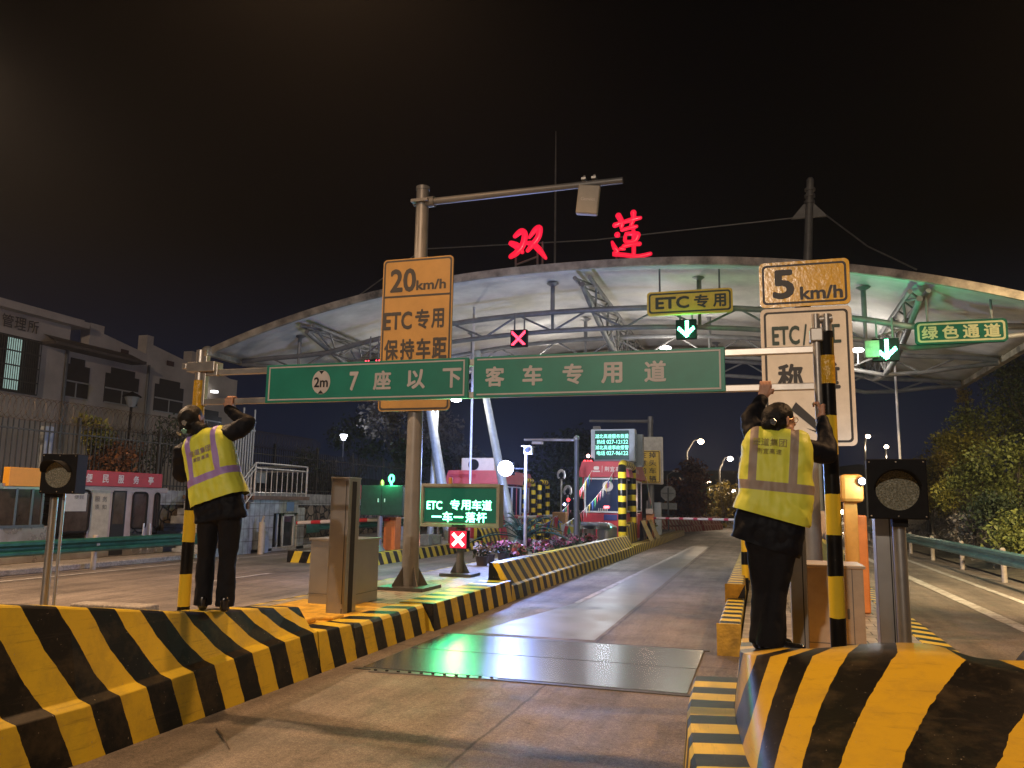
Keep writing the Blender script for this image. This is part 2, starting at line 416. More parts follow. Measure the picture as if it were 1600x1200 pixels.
# a twig on the lane
tw = MB(); a = at_z(338, 1139, .012); b_ = at_z(358, 1170, .012); tw.tube([a, a.lerp(b_, .5) + Vector((.01, 0, .01)), b_], [.006, .008, .004], 6)
tag(tw.build('twig', mat('twig', (.06, .04, .025), .8), loc=a), 'thin dark twig lying on the lane near the left barrier', 'twig')

# ------------------------------------------------------------------ striped barriers and kerbs
M_st = stripe_mat('barrier_stripes', .49, phase=.74 - (5.18 - .12) / .49 % 1)
M_st2 = stripe_mat('kerb_stripes', .49)
M_stf = stripe_mat('far_wall_stripes', .48)
M_yel = mat('kerb_yellow', (0.58, 0.34, 0.03), .55, var=.35, scale=5, bump=.25, bscale=30)
def loft_wall(mb, ys, prof, sgn=1):
    """prof(y) -> list of (x, z, u shift); lofted along Y, UV u runs along the wall"""
    rows, uvs = [], []
    for y in ys:
        pr = prof(y); rows.append([(x, y, z) for x, z, o in pr]); acc = 0; uu = []
        for i, (x, z, o) in enumerate(pr):
            if i: acc += math.hypot(x - pr[i - 1][0], z - pr[i - 1][1])
            uu.append((y + o, acc))
        uvs.append(uu)
    if sgn < 0: rows = [r[::-1] for r in rows]; uvs = [r[::-1] for r in uvs]
    mb.grid(rows, uvs)
    for k in (0, -1):
        r = rows[k]; u = uvs[k]
        pts = list(r); uv = [(q[0] + (p[0] - r[0][0]) * .8, q[1]) for p, q in zip(r, u)]
        mb.quad(pts if (k == -1) == (sgn > 0) else pts[::-1], uv if (k == -1) == (sgn > 0) else uv[::-1])

def ztop_l(y): return float(np.interp(y, [2.4, 3.84, 4.3, 4.9, 5.6, 6.5, 7.15], [1.08, .99, .93, .84, .735, .665, .60]))
def prof_l(y):
    zt = ztop_l(y); e = max(0, 4.3 - y) * .14
    xo = -4.08 - e
    zl = float(np.interp(y, [3.8, 7.0], [.315, .385]))
    return [(xo, 0.001, -.25), (xo - .05, zl, -.14), (xo - .13, zl + .035, -.12), (xo - .26, zt - .015, .215), (xo - .275, zt, .22), (xo - .53, zt, .22), (xo - .54, 0.001, .22)]
ys = [2.4, 3.2, 3.84, 4.3, 4.9, 5.2, 5.6, 6.0, 6.5, 6.9, 7.1]
lw = MB(); loft_wall(lw, ys, prof_l)
tag(lw.build('crash_barrier', M_st, loc=(-4.3, 5, 0), bevel=.006), 'tall stepped yellow and black crash barrier at lower left under the first worker', 'barrier', 'striped barriers and kerbs along the lane')
# its low lip running on
def prof_lip(y):
    zt = float(np.interp(y, [7.1, 7.85], [.385, .36])); return [(-4.08, 0.001, -.25), (-4.13, zt, -.14), (-4.42, zt + .02, -.10), (-4.45, .001, -.1)]
lp = MB(); loft_wall(lp, [7.12, 7.45, 7.83], prof_lip)
tag(lp.build('low_kerb', M_st, loc=(-4.3, 7.4, 0), bevel=.012), 'short low striped kerb joining the end of the tall left barrier', 'kerb', 'striped barriers and kerbs along the lane')
def prof_k1(y): return [(-4.10, 0.001, -.06), (-4.14, .31, .03), (-4.17, .345, .04), (-4.52, .345, .12), (-4.53, .001, .12)]
k1 = MB(); loft_wall(k1, np.linspace(7.87, 9.72, 7), prof_k1)
tag(k1.build('kerb', M_st2, loc=(-4.3, 8.8, 0), bevel=.012), 'flat topped striped kerb in front of the left steel post', 'kerb', 'striped barriers and kerbs along the lane')
def prof_k2(y): return [(-4.05, 0.001, -.08), (-4.07, .34, .06), (-4.16, .345, .08), (-4.55, .345, .1), (-4.56, .001, .1)]
k2 = MB(); loft_wall(k2, np.linspace(9.86, 13.3, 9), prof_k2)
tag(k2.build('kerb', M_st2, loc=(-4.3, 11.5, 0), bevel=.01), 'striped kerb under the green glow of the lane screen', 'kerb', 'striped barriers and kerbs along the lane')
def prof_k3(y):
    zt = float(np.interp(y, [13.3, 14.4, 27.4], [.62, .62, .60])); return [(-4.05, 0.001, -.10), (-4.08, .24, -.02), (-4.13, .27, -.0), (-4.30, zt, .16), (-4.48, zt + .01, .2), (-4.50, .001, .2)]
k3 = MB(); loft_wall(k3, np.linspace(13.3, 27.4, 18), prof_k3)
tag(k3.build('crash_barrier', M_stf, loc=(-4.3, 20, 0), bevel=.01), 'long sloped striped barrier beside the flower bed leading to the red booth', 'barrier', 'striped barriers and kerbs along the lane')
def prof_k4(y): return [(-4.05, 0.001, -.06), (-4.08, .27, .02), (-4.4, .28, .06), (-4.41, .001, .06)]
k4 = MB(); loft_wall(k4, np.linspace(27.45, 46, 12), prof_k4)
tag(k4.build('kerb', M_stf, loc=(-4.3, 36, 0)), 'far low striped kerb passing the red toll booth', 'kerb', 'striped barriers and kerbs along the lane')
# tilted striped end plates by the booth hoop
M_plates = stripe_mat('plate_stripes', .17, axis=0, wear=.2)
for i, y0 in enumerate((31.2, 33.3)):
    pb = MB(); y1 = y0 + 1.3
    pb.grid([[(-4.06, y0, .28), (-4.06, y1, .28)], [(-4.33, y0 - .5, 1.05), (-4.33, y1 - .6, 1.05)]], [[(0, 0), (1.3, 0)], [(.0, .8), (1.3, .8)]])
    pb.grid([[(-4.36, y0 - .5, 1.05), (-4.36, y1 - .6, 1.05)], [(-4.40, y0, .28), (-4.40, y1, .28)]])
    pb.bx((-4.43, y0 - .1, .26), (-4.37, y1, .9))
    tag(pb.build('striped_guard_plate', M_plates, loc=(-4.3, y0, .28)), ['tilted striped guard plate right behind the striped hoop', 'tilted striped guard plate nearest the raised lane boom'][i], 'guard plate', 'tilted guard plates by the booth')

# left island: paved top
def tiles(name, c1, c2, scale, seed=0, squash=1.0):
    m = bpy.data.materials.new(name); m.use_nodes = True; n, l = nodes_of(m); b = n['Principled BSDF']; b.inputs['Roughness'].default_value = .55
    tc = n.new('ShaderNodeTexCoord'); br = n.new('ShaderNodeTexBrick'); br.inputs['Scale'].default_value = scale
    br.inputs['Color1'].default_value = (*c1, 1); br.inputs['Color2'].default_value = (*c2, 1); br.inputs['Mortar'].default_value = (.05, .042, .035, 1)
    br.inputs['Mortar Size'].default_value = .018; br.inputs['Mortar Smooth'].default_value = .2; br.offset = .5; br.inputs['Row Height'].default_value = .5 * squash
    nz = n.new('ShaderNodeTexNoise'); nz.inputs['Scale'].default_value = 4; nz.inputs['Detail'].default_value = 8; l.new(tc.outputs['Object'], nz.inputs['Vector'])
    mr = n.new('ShaderNodeMapRange'); mr.inputs[1].default_value = .3; mr.inputs[2].default_value = .7; mr.inputs[3].default_value = .55; mr.inputs[4].default_value = 1.2; l.new(nz.outputs[0], mr.inputs[0])
    l.new(tc.outputs['Object'], br.inputs['Vector']); mx = n.new('ShaderNodeVectorMath'); mx.operation = 'SCALE'; l.new(br.outputs[0], mx.inputs[0]); l.new(mr.outputs[0], mx.inputs['Scale']); l.new(mx.outputs[0], b.inputs['Base Color'])
    bp = n.new('ShaderNodeBump'); bp.inputs['Strength'].default_value = .3; bp.inputs['Distance'].default_value = .01; l.new(br.outputs[0], bp.inputs['Height']); l.new(bp.outputs[0], b.inputs['Normal'])
    return m
M_pave = tiles('island_pavers', (.36, .32, .26), (.30, .265, .215), 2.2)
il = MB(); il.bx((-6.2, 7.75, .002), (-4.57, 46, .30)); il.build('left_island', M_pave, kind='structure')
yl = MB(); yl.bx((-6.2, 2.4, .002), (-4.66, 7.74, .22)); yl.bx((-5.95, 7.85, .301), (-4.55, 9.85, .315)); yl.build('painted_apron', M_yel, bevel=.02, kind='structure')
ysl = MB()
for c, d in (((-4.86, 7.55, .29), (.42, .32, .14)), ((-5.1, 7.9, .345), (.8, .3, .06)), ((-4.75, 8.35, .33), (.3, .3, .05))): ysl.box(c, d, rot=.05)
tag(ysl.build('broken_kerb_blocks', M_yel, loc=(-4.9, 7.6, .22), bevel=.02), 'chipped yellow concrete blocks at the foot of the left steel post', 'kerb blocks')
def prof_b(y): return [(-6.42, 0.001, .2), (-6.40, .27, .1), (-6.22, .29, 0), (-6.21, .001, 0)]
bk = MB(); loft_wall(bk, np.linspace(7.75, 46, 24), prof_b, -1)
tag(bk.build('kerb', M_stf, loc=(-6.3, 20, 0), bevel=.01), 'low striped kerb on the far side of the left island', 'kerb', 'striped barriers and kerbs along the lane')

kb = MB(); a, b_ = at_z(122, 946, .26), at_z(238, 951, .26); kb.bar((a.x, a.y, .24), (b_.x, b_.y, .24), .3, .12)
tag(kb.build('kerb', M_side, loc=((a.x + b_.x) / 2, a.y, .2), bevel=.015), 'pale bare concrete kerb length behind the tall left barrier', 'kerb')
# second island further left
is2 = MB(); is2.bx((-11.9, 19.2, .002), (-9.75, 48, .27)); is2.build('far_island', M_side, kind='structure')
def prof_i2(y): return [(-9.45, 0.001, -.05), (-9.5, .30, .08), (-9.74, .31, .12), (-9.75, .001, .12)]
k5 = MB(); loft_wall(k5, np.linspace(18.9, 31, 14), prof_i2)
k5.grid([[(-9.47, 18.88, .001), (-12.0, 18.88, .001)][::-1], [(-9.5, 18.9, .30), (-12.0, 18.9, .30)][::-1]], [[(2.5, 0), (0, 0)], [(2.6, .3), (.1, .3)]])
tag(k5.build('kerb', M_stf, loc=(-9.6, 25, 0), bevel=.008), 'striped kerb round the second island under the orange barrier box', 'kerb', 'striped barriers and kerbs along the lane')
def prof_i2w(y): return [(-9.47, 0.001, -.05), (-9.52, .3, 0), (-9.68, 1.0, .45), (-9.85, 1.0, .45), (-9.86, .001, .45)]
k6 = MB(); loft_wall(k6, np.linspace(27.5, 41, 14), prof_i2w)
tag(k6.build('crash_barrier', M_stf, loc=(-9.6, 33, 0)), 'tall striped barrier behind the lit lane screen and the palm', 'barrier', 'striped barriers and kerbs along the lane')

# ------------------------------------------------------------------ right island
M_nose = stripe_mat('nose_stripes', 1.0, phase=0, c1=(.50, .32, .02), wear=.45, rough=.36)  # same paint as the other barriers, darkened to offset strong lamp light here
# rounded nose: lofted from a wide foot to a narrower top, stripes fan out with it
foot = [(-.20, 6.6, .33), (-.20, 6.0, .33), (-.19, 5.5, .34), (-.14, 4.9, .35), (-.07, 4.33, .36), (.06, 3.9, .36), (.33, 3.55, .36), (.75, 3.35, .36), (1.25, 3.4, .36), (1.75, 3.7, .36), (2.15, 4.4, .36), (2.3, 5.5, .36), (2.3, 6.6, .36)]
crest = [(-.16, 6.55, .66), (-.16, 6.1, .67), (-.155, 5.75, .70), (-.13, 5.5, .725), (-.08, 5.3, .75), (.07, 5.2, .765), (.30, 5.18, .79), (.62, 5.22, .825), (.98, 5.2, .835), (1.25, 5.0, .80), (1.6, 5.1, .79), (1.9, 5.6, .75), (1.95, 6.55, .68)]
sp_ = [-2.6, -1.6, -.95, -.55, -.26, .67, 1.57, 2.28, 2.84, 3.27, 3.9, 5.0, 6.5]   # where the painted bands meet the crest
sf_ = [-1.6, -.7, -.1, .4, .89, 1.81, 2.84, 3.61, 4.11, 4.5, 5.1, 6.0, 7.5]        # and the foot
def dens(a, n=6):
    out = []
    for i in range(len(a) - 1):
        for k in range(n):
            t = k / n
            p0 = a[max(i - 1, 0)]; p1 = a[i]; p2 = a[i + 1]; p3 = a[min(i + 2, len(a) - 1)]
            f = lambda q0, q1, q2, q3: .5 * ((2 * q1) + (-q0 + q2) * t + (2 * q0 - 5 * q1 + 4 * q2 - q3) * t * t + (-q0 + 3 * q1 - 3 * q2 + q3) * t ** 3)
            out.append(tuple(f(*c) for c in zip(p0, p1, p2, p3)) if isinstance(p1, tuple) else f(p0, p1, p2, p3))
    out.append(a[-1]); return out
F, Cr, S, SF = dens(foot), dens(crest), dens(sp_), dens(sf_)
nb = MB(); rows = []; uvs = []
T = 8
for i in range(len(F)):
    row = []; uu = []
    for k in range(T + 1):
        t = k / T; c = Vector(F[i]).lerp(Vector(Cr[i]), t ** .9)
        bulge = .05 * math.sin(math.pi * t)
        out = Vector((F[i][0] - Cr[i][0], F[i][1] - Cr[i][1], 0)); c += -out * bulge
        row.append(c); uu.append((SF[i] + (S[i] - SF[i]) * t, t))
    inner = Vector((Cr[i][0], Cr[i][1], 0)).lerp(Vector((.9, 6.6, 0)), .22); row.append(Vector((inner.x, inner.y, Cr[i][2] + .01))); uu.append((S[i], 1.2))
    in2 = inner.lerp(Vector((.9, 6.6, 0)), .35); row.append(Vector((in2.x, in2.y, .30))); uu.append((S[i], 1.6))
    rows.append(row); uvs.append(uu)
nb.grid([r[::-1] for r in rows], [u[::-1] for u in uvs])
tag(nb.build('barrier_nose', M_nose, loc=(1, 4.5, 0), smooth=True), 'big rounded yellow and black barrier nose at lower right under the second worker', 'barrier', 'striped barriers and kerbs along the lane')
# stepped lip at its foot
lip_in = [(x, y) for x, y, z in F[:50]]
nl = MB(); rows = []; uvs = []; acc = 0; prev = None
for i, (x, y) in enumerate(lip_in):
    if prev: acc += math.hypot(x - prev[0], y - prev[1])
    prev = (x, y)
    a = F[max(i - 1, 0)]; b_ = F[min(i + 1, len(F) - 1)]
    tx, ty = b_[0] - a[0], b_[1] - a[1]; L = math.hypot(tx, ty) or 1; nx, ny = ty / L, -tx / L
    w = float(np.interp(y, [4.3, 5.3, 6.6], [.26, .27, .31]))
    ox, oy = x + nx * w, y + ny * w
    rows.append([(x + .0, y, .355), (ox, oy, .345), (ox + nx * .02, oy + ny * .02, .31), (ox + nx * .05, oy + ny * .05, .001)]); uvs.append([(acc, 0), (acc, .3), (acc, .33), (acc, .6)])
nl.grid(rows, uvs)
nl.quad([rows[0][0], rows[0][1], rows[0][2], rows[0][3], (rows[0][0][0], rows[0][0][1], .001)][::-1], [(0.02, 0)] * 5)
M_lip = stripe_mat('lip_stripes', .40, wear=.4)
tag(nl.build('low_kerb', M_lip, loc=(-.3, 5, 0)), 'low striped step along the lane side of the big right barrier nose', 'kerb', 'striped barriers and kerbs along the lane')
ir = MB(); ir.bx((-.22, 6.65, .002), (1.55, 46, .285)); ir.build('right_island', M_pave, kind='structure')
ya = MB(); ya.bx((-.2, 6.65, .286), (1.7, 8.9, .30)); ya.build('painted_apron', M_yel, kind='structure')
def prof_r1(y): return [(-.50, 0.001, .04), (-.49, .33, 0), (-.47, .345, 0), (-.25, .345, 0), (-.24, .001, 0)]
r1 = MB(); loft_wall(r1, np.linspace(9.55, 12.2, 7), prof_r1, -1)
M_rk = stripe_mat('right_kerb_stripes', .40, wear=.35)
rk1 = tag(r1.build('kerb', M_rk, loc=(-.4, 11, 0), bevel=.01), 'low striped kerb with a plain yellow end, right of the lane', 'kerb', 'striped barriers and kerbs along the lane')
r1e = MB(); r1e.bx((-.505, 9.525, .001), (-.24, 9.547, .348)); r1e.build('end_face', M_yel, rk1)
def prof_r2(y): return [(-.52, 0.001, .06), (-.50, .52, 0), (-.47, .54, 0), (-.27, .54, 0), (-.24, .001, 0)]
r2 = MB(); loft_wall(r2, np.linspace(12.25, 22, 14), prof_r2, -1)
rk2 = tag(r2.build('crash_barrier', M_rk, loc=(-.4, 16, 0), bevel=.01), 'higher striped barrier block further along the right side of the lane', 'barrier', 'striped barriers and kerbs along the lane')
r2f = MB(); r2f.plate((-.38, 12.235, .27), EX, EZ, [(-.14, -.26), (.14, -.26), (.14, .27)], .01)
r2f.build('black_end_mark', mat('stripe_black', (.008, .008, .007), .5, var=.3), rk2)
r2g = MB(); r2g.plate((-.38, 12.238, .27), EX, EZ, [(-.14, -.26), (.14, .27), (-.14, .27)], .01)
r2g.build('yellow_end_mark', M_yel, rk2)
def prof_r3(y): return [(1.86, 0.001, .1), (1.83, .27, .05), (1.56, .29, 0), (1.55, .001, 0)]
r3 = MB(); loft_wall(r3, np.linspace(8.95, 46, 30), prof_r3)
tag(r3.build('kerb', M_rk, loc=(1.7, 20, 0), bevel=.01), 'striped kerb on the far side of the right island, ending in a dark gap', 'kerb', 'striped barriers and kerbs along the lane')
def prof_r3b(y): return [(2.2, 0.001, .1), (2.1, .30, .05), (1.72, .31, 0), (1.7, .001, 0)]
r3b = MB(); loft_wall(r3b, np.linspace(6.7, 8.3, 5), prof_r3b)
tag(r3b.build('kerb', M_rk, loc=(1.9, 7.5, 0), bevel=.01), 'short striped kerb piece just behind the right end of the barrier nose', 'kerb', 'striped barriers and kerbs along the lane')
def prof_r4(y): return [(1.80, .27, .3), (1.66, .78, .1), (1.45, .80, 0), (1.44, .001, 0)]
r4 = MB(); loft_wall(r4, np.linspace(15.5, 26, 12), prof_r4)
tag(r4.build('crash_barrier', M_rk, loc=(1.6, 20, 0)), 'pale backed striped barrier behind the right signal post', 'barrier', 'striped barriers and kerbs along the lane')
# ------------------------------------------------------------------ common metal
M_galv = mat('galvanised', (.42, .40, .37), .42, .7, var=.12, scale=8, rvar=.05)
M_pole = mat('grey_pole', (.19, .19, .19), .45, .3, var=.12, scale=3, rvar=.05)
M_steel = mat('brushed_steel', (.34, .345, .35), .36, .75, var=.07, scale=3, rvar=.04)
M_steel_d = mat('steel_dark', (.13, .13, .13), .4, .7, var=.12, scale=5, rvar=.05)
M_alu = mat('aluminium_rail', (.55, .52, .48), .34, .75, var=.1, scale=10, rvar=.05)
M_black = mat('black_plastic', (.008, .008, .009), .65, 0, var=.2, scale=20, spec=.1)
M_dark = mat('dark_gap', (.006, .006, .007), .8, 0, var=0)
M_green = mat('sign_green', (.014, .26, .18), .42, 0, var=.12, scale=3)
M_signw = mat('sign_white', (.66, .60, .57), .45, 0, var=.08, scale=5)
M_amber = mat('sign_amber', (.25, .15, .04), .45, 0, var=.1, scale=4)
M_ink = mat('sign_black', (.012, .012, .014), .5, 0, var=.1)
M_wbd = mat('board_white', (.58, .57, .52), .45, 0, var=.1, scale=3)
M_back = mat('sign_back_metal', (.34, .33, .31), .5, .5, var=.15)
M_post = stripe_mat('post_stripes', .565, phase=0.0, wear=.15, rough=.28)
M_tape = mat('crinkled_tape', (.62, .36, .02), .22, 0, var=.2, scale=10, bump=.9, bscale=26, coat=.6)

# ------------------------------------------------------------------ height limit gate
YB = 6.1
def gate_post(u0, v0, u1, v1, label, zb, phase):
    a = at_y(u0, v0, YB); b_ = at_y(u1, v1, YB); a.x = (a.x + b_.x) / 2; b_.x = a.x
    zt = b_.z
    t = thing('striped_post', label, 'post', (a.x, YB, zb), 'striped posts of the height gate')
    m = stripe_mat('post_stripes_%d' % int(phase * 100), .56, phase=phase, wear=.15, rough=.28)
    mb = MB(); mb.tube([(a.x, YB, zb), (a.x, YB, zt - .28)], .053, 20); mb.build('shaft', m, t, smooth=True)
    return t, a.x, zt
tl_, xl, zl = gate_post(286, 950, 317, 548, 'striped post gripped by the worker at left, steel clamp on top', .22, .62)
tr_, xr, zr = gate_post(1308, 1018, 1290, 460, 'striped post at right beside the worker with glasses', .30, .40)
zr = at_y(1290, 525, YB).z
mb = MB(); mb.tube([(xl, YB, zl - .28), (xl, YB, zl)], .05, 18); mb.build('steel_top', M_alu, tl_, smooth=True)
mb = MB(); mb.box((xl + .04, YB, zl - .16), (.30, .13, .09)); mb.box((xl - .14, YB - .02, zl - .15), (.05, .09, .05)); mb.box((xl + .19, YB - .02, zl - .19), (.04, .05, .11)); mb.build('clamp', M_alu, tl_, bevel=.006)
mb = MB(); mb.tube([(xl, YB, zl - .52), (xl, YB, zl - .28)], .0545, 18); mb.build('tape_wrap', M_tape, tl_, smooth=True)
mb = MB(); mb.tube([(xr, YB, zr - .28), (xr, YB, zr + .02)], .0535, 18); mb.build('dark_top', M_black, tr_, smooth=True)
mb = MB(); mb.tube([(xr + .01, YB, zr + .0), (xr + .01, YB, zr + .16)], .035, 14); mb.tube([(xr - .06, YB, zr + .12), (xr + .05, YB, zr + .13)], .03, 12); mb.build('clamp', M_galv, tr_, smooth=True)
z1 = at_y(1262, 588, YB).z; z0_ = at_y(1298, 650, YB).z
mb = MB(); mb.tube([(xr, YB, at_y(1298, 600, YB).z), (xr, YB, at_y(1298, 556, YB).z)], .056, 18); mb.build('tape_wrap', M_tape, tr_, smooth=True)

zr1, zr2 = 2.785, 2.515
gate = thing('height_limit_gate', 'aluminium height limit bar with two green panels held up by the two workers', 'height bar', ((xl + xr) / 2, YB, zr2))
xa, xb = at_y(322, 620, YB).x, at_y(1272, 560, YB).x
mb = MB()
for z in (zr1, zr2): mb.bx((xa, YB - .022, z - .026), (xb, YB + .022, z + .026))
mb.build('rail', M_alu, gate, bevel=.006)
mb = MB(); mb.bx((xa - .05, YB - .026, zr2 - .03), (xa - .002, YB + .026, zr1 + .16)); mb.build('upright', M_alu, gate, bevel=.005)
mb = MB(); mb.tube([(xb + .02, YB - .02, at_y(1280, 665, YB).z - .06), (xb + .02, YB - .02, at_y(1275, 492, YB).z)], .028, 14); mb.build('upright', M_galv, gate, smooth=True)
mb = MB(); mb.box((xb + .02, YB - .02, at_y(1275, 525, YB).z), (.09, .09, .10)); mb.build('clamp', M_galv, gate, bevel=.01)
def panel(u0, u1, name_items):
    x0, x1 = at_y(u0, 600, YB - .05).x, at_y(u1, 580, YB - .05).x
    zc, h = 2.655, .335; w = x1 - x0
    mb = MB(); mb.bx((x0, YB - .055, zc - h / 2), (x1, YB - .03, zc + h / 2)); p = mb.build('sign_panel', M_green, gate, bevel=.004)
    o = Vector(((x0 + x1) / 2, YB - .0555, zc))
    f = MB(); t = .012
    for a, b_ in (((x0 + .03, -h / 2 + .018), (x1 - .03, -h / 2 + .018 + t)), ((x0 + .03, h / 2 - .018 - t), (x1 - .03, h / 2 - .018))): f.bx((a[0], YB - .059, zc + a[1]), (b_[0], YB - .0552, zc + b_[1]))
    f.build('border', M_signw, p)
    return p, o, w, h
p1, o1, w1, h1 = panel(416, 732, None)
f = MB(); f.bx((o1.x - w1 / 2 + .03, YB - .059, o1.z - h1 / 2 + .031), (o1.x - w1 / 2 + .042, YB - .0552, o1.z + h1 / 2 - .031)); f.bx((o1.x + w1 / 2 - .042, YB - .059, o1.z - h1 / 2 + .031), (o1.x + w1 / 2 - .03, YB - .0552, o1.z + h1 / 2 - .031)); f.build('border', M_signw, p1)
ux = lambda u, o: at_y(u, 600, YB - .055).x - o.x
lettering([('7', ux(553, o1), 0, .085, .165), ('座', ux(597, o1), -.0, .165, .165), ('以', ux(650, o1), 0, .165, .165), ('下', ux(706, o1), 0, .165, .165)], o1, EX, EZ, M_signw, p1, bold=.032)
disc = MB(); disc.plate(o1 + EX * ux(502, o1) - EY * .004, EX, EZ, [(.088 * math.cos(2 * math.pi * i / 32), .105 * math.sin(2 * math.pi * i / 32)) for i in range(32)], .004); dd = disc.build('height_mark', M_signw, p1)
od = o1 + EX * ux(502, o1) - EY * .004
lettering([('2m', 0, 0, .135, .088)], od, EX, EZ, M_ink, dd, bold=.02)
tri = MB()
for s in (1, -1): tri.plate(od - EY * .002 + EZ * (s * .082), EX, EZ, [(-.026, s * .018), (.026, s * .018), (0, -s * .012)] if s < 0 else [(-.026, .018), (0, -.012), (.026, .018)], .003)
tri.build('arrowheads', M_ink, dd)
p2, o2, w2, h2 = panel(740, 1133, None)
f = MB(); f.bx((o2.x + w2 / 2 - .042, YB - .059, o2.z - h2 / 2 + .031), (o2.x + w2 / 2 - .03, YB - .0552, o2.z + h2 / 2 - .031)); f.build('border', M_signw, p2)
lettering([(c, ux(u, o2), 0, .165, .165) for c, u in zip('客车专用道', (773, 832, 895, 956, 1024))], o2, EX, EZ, M_signw, p2, bold=.032)

# ------------------------------------------------------------------ round lane signals
def lens_mat():
    m = bpy.data.materials.new('signal_lens'); m.use_nodes = True; n, l = nodes_of(m); b = n['Principled BSDF']
    tc = n.new('ShaderNodeTexCoord'); vo = n.new('ShaderNodeTexVoronoi'); vo.inputs['Scale'].default_value = 95; l.new(tc.outputs['Object'], vo.inputs['Vector'])
    cr = n.new('ShaderNodeMapRange'); cr.inputs[1].default_value = 0; cr.inputs[2].default_value = .8; cr.inputs[3].default_value = .35; cr.inputs[4].default_value = 1.15; l.new(vo.outputs['Distance'], cr.inputs[0])
    s = n.new('ShaderNodeVectorMath'); s.operation = 'SCALE'; s.inputs[0].default_value = (.18, .185, .145); l.new(cr.outputs[0], s.inputs['Scale']); l.new(s.outputs[0], b.inputs['Base Color'])
    b.inputs['Roughness'].default_value = .25; bp = n.new('ShaderNodeBump'); bp.inputs['Strength'].default_value = .6; bp.inputs['Distance'].default_value = .01; l.new(vo.outputs['Distance'], bp.inputs['Height']); l.new(bp.outputs[0], b.inputs['Normal'])
    return m
M_lens = lens_mat(); M_screw = mat('screw', (.6, .58, .55), .3, .9, var=0)
def signal(label, c, w, h, zbase, px, yaw=0):
    t = thing('lane_signal', label, 'signal light', (px, c.y, zbase), 'round lane signals')
    mb = MB(); M3 = Matrix.Rotation(yaw, 3, 'Z'); ex = M3 @ EX; nn = -(M3 @ EY)
    mb.box(c + (M3 @ EY) * .09, (w, .18, h), rot=yaw); bd = mb.build('housing', M_black, t, bevel=.008)
    d = MB(); d.plate(c + nn * .004, ex, EZ, [(.0 + w * .36 * math.cos(2 * math.pi * i / 40), -.01 + w * .36 * math.sin(2 * math.pi * i / 40)) for i in range(40)], .01); d.build('lens', M_lens, t)
    v = MB(); rows = []
    for k, dep in ((0, 0.0), (1, .16)):
        r = w * .385
        rows.append([c + nn * (dep * (1 if k else 1)) + ex * (r * math.cos(R(a))) + EZ * (r * math.sin(R(a)) - .01) for a in range(10, 171, 8)])
    rows[1] = [c + nn * (.17 * (0.25 + .75 * math.sin(R(a)))) + ex * (w * .40 * math.cos(R(a))) + EZ * (w * .39 * math.sin(R(a)) - .01) for a in range(10, 171, 8)]
    v.grid(rows); vo = v.build('visor', M_black, t); so = vo.modifiers.new('thick', 'SOLIDIFY'); so.thickness = .006
    s = MB()
    for sx in (-1, 0, 1):
        for sz in (-1, 1): s.sphere(c + ex * (sx * w * .45) + EZ * (sz * h * .45), .006, 6)
    s.build('screws', M_screw, t)
    return t
cR = Vector((at_y(1402, 764, 6.2).x, 6.2, at_y(1402, 764, 6.2).z))
sgR = signal('large black lane signal with unlit round lens on a steel pipe at right', cR, .385, .42, .29, at_y(1408, 900, 6.3).x, yaw=R(-4))
px = at_y(1409, 900, 6.35).x
mb = MB(); mb.tube([(px, 6.36, .29), (px, 6.36, cR.z - .20)], .045, 18); mb.build('pipe', M_steel, sgR, smooth=True)
mb = MB(); mb.box((px, 6.33, cR.z - .235), (.1, .1, .06)); mb.build('bracket', M_black, sgR)
cL = Vector((at_y(91, 740, 6.0).x, 6.0, at_y(91, 740, 6.0).z))
sgL = signal('small black lane signal with unlit round lens on a thin steel pipe at left', cL, .345, .375, .22, cL.x, yaw=R(14))
pxl = at_y(74, 862, 6.1).x
mb = MB(); mb.tube([(pxl, 6.12, .22), (pxl, 6.12, cL.z - .18)], .036, 16); mb.tube([(pxl + .075, 6.16, .22), (pxl + .075, 6.16, cL.z - .18)], .014, 8); mb.build('pipe', M_steel, sgL, smooth=True)
mb = MB(); mb.box((pxl + .01, 6.1, cL.z - .2), (.12, .1, .05)); mb.build('bracket', M_black, sgL)

# ------------------------------------------------------------------ steel detector posts and cabinets
def det_post(x, y, zb, zt, w, d, label, slit=True):
    t = thing('detector_post', label, 'detector post', (x, y, zb), 'steel detector posts')
    mb = MB(); mb.bx((x - w / 2, y, zb), (x + w / 2, y + d, zt)); mb.build('column', M_steel, t, bevel=.006)
    if slit:
        mb = MB(); mb.bx((x + w / 2 - .035, y - .004, zb + .02), (x + w / 2 - .028, y + .002, zt - .02)); mb.bx((x + w / 2 + .001, y + d * .3, zb + .02), (x + w / 2 + .004, y + d * .65, zt - .03)); mb.build('seam', M_dark, t)
    mb = MB(); mb.bx((x - w / 2 - .006, y - .006, zt), (x + w / 2 + .006, y + d + .006, zt + .02)); mb.build('cap', M_steel, t, bevel=.004)
    mb = MB(); mb.box((x + w / 2 - .03, y - .006, zb + .18), (.018, .012, .05)); mb.build('latch', M_galv, t)
    return t
det_post(at_y(527, 860, 8.75).x, 8.75, .22, at_y(533, 748, 8.75).z, .24, .30, 'tall brushed steel detector post standing left of the lane before a steel cabinet')
det_post(at_y(1249, 930, 7.0).x, 7.0, .30, 1.95, .125, .16, 'steel detector post behind the legs of the worker with glasses')
det_post(at_y(1386, 900, 6.55).x, 6.55, .29, cR.z - .14, .13, .16, 'steel detector post hugging the pipe of the large right signal')
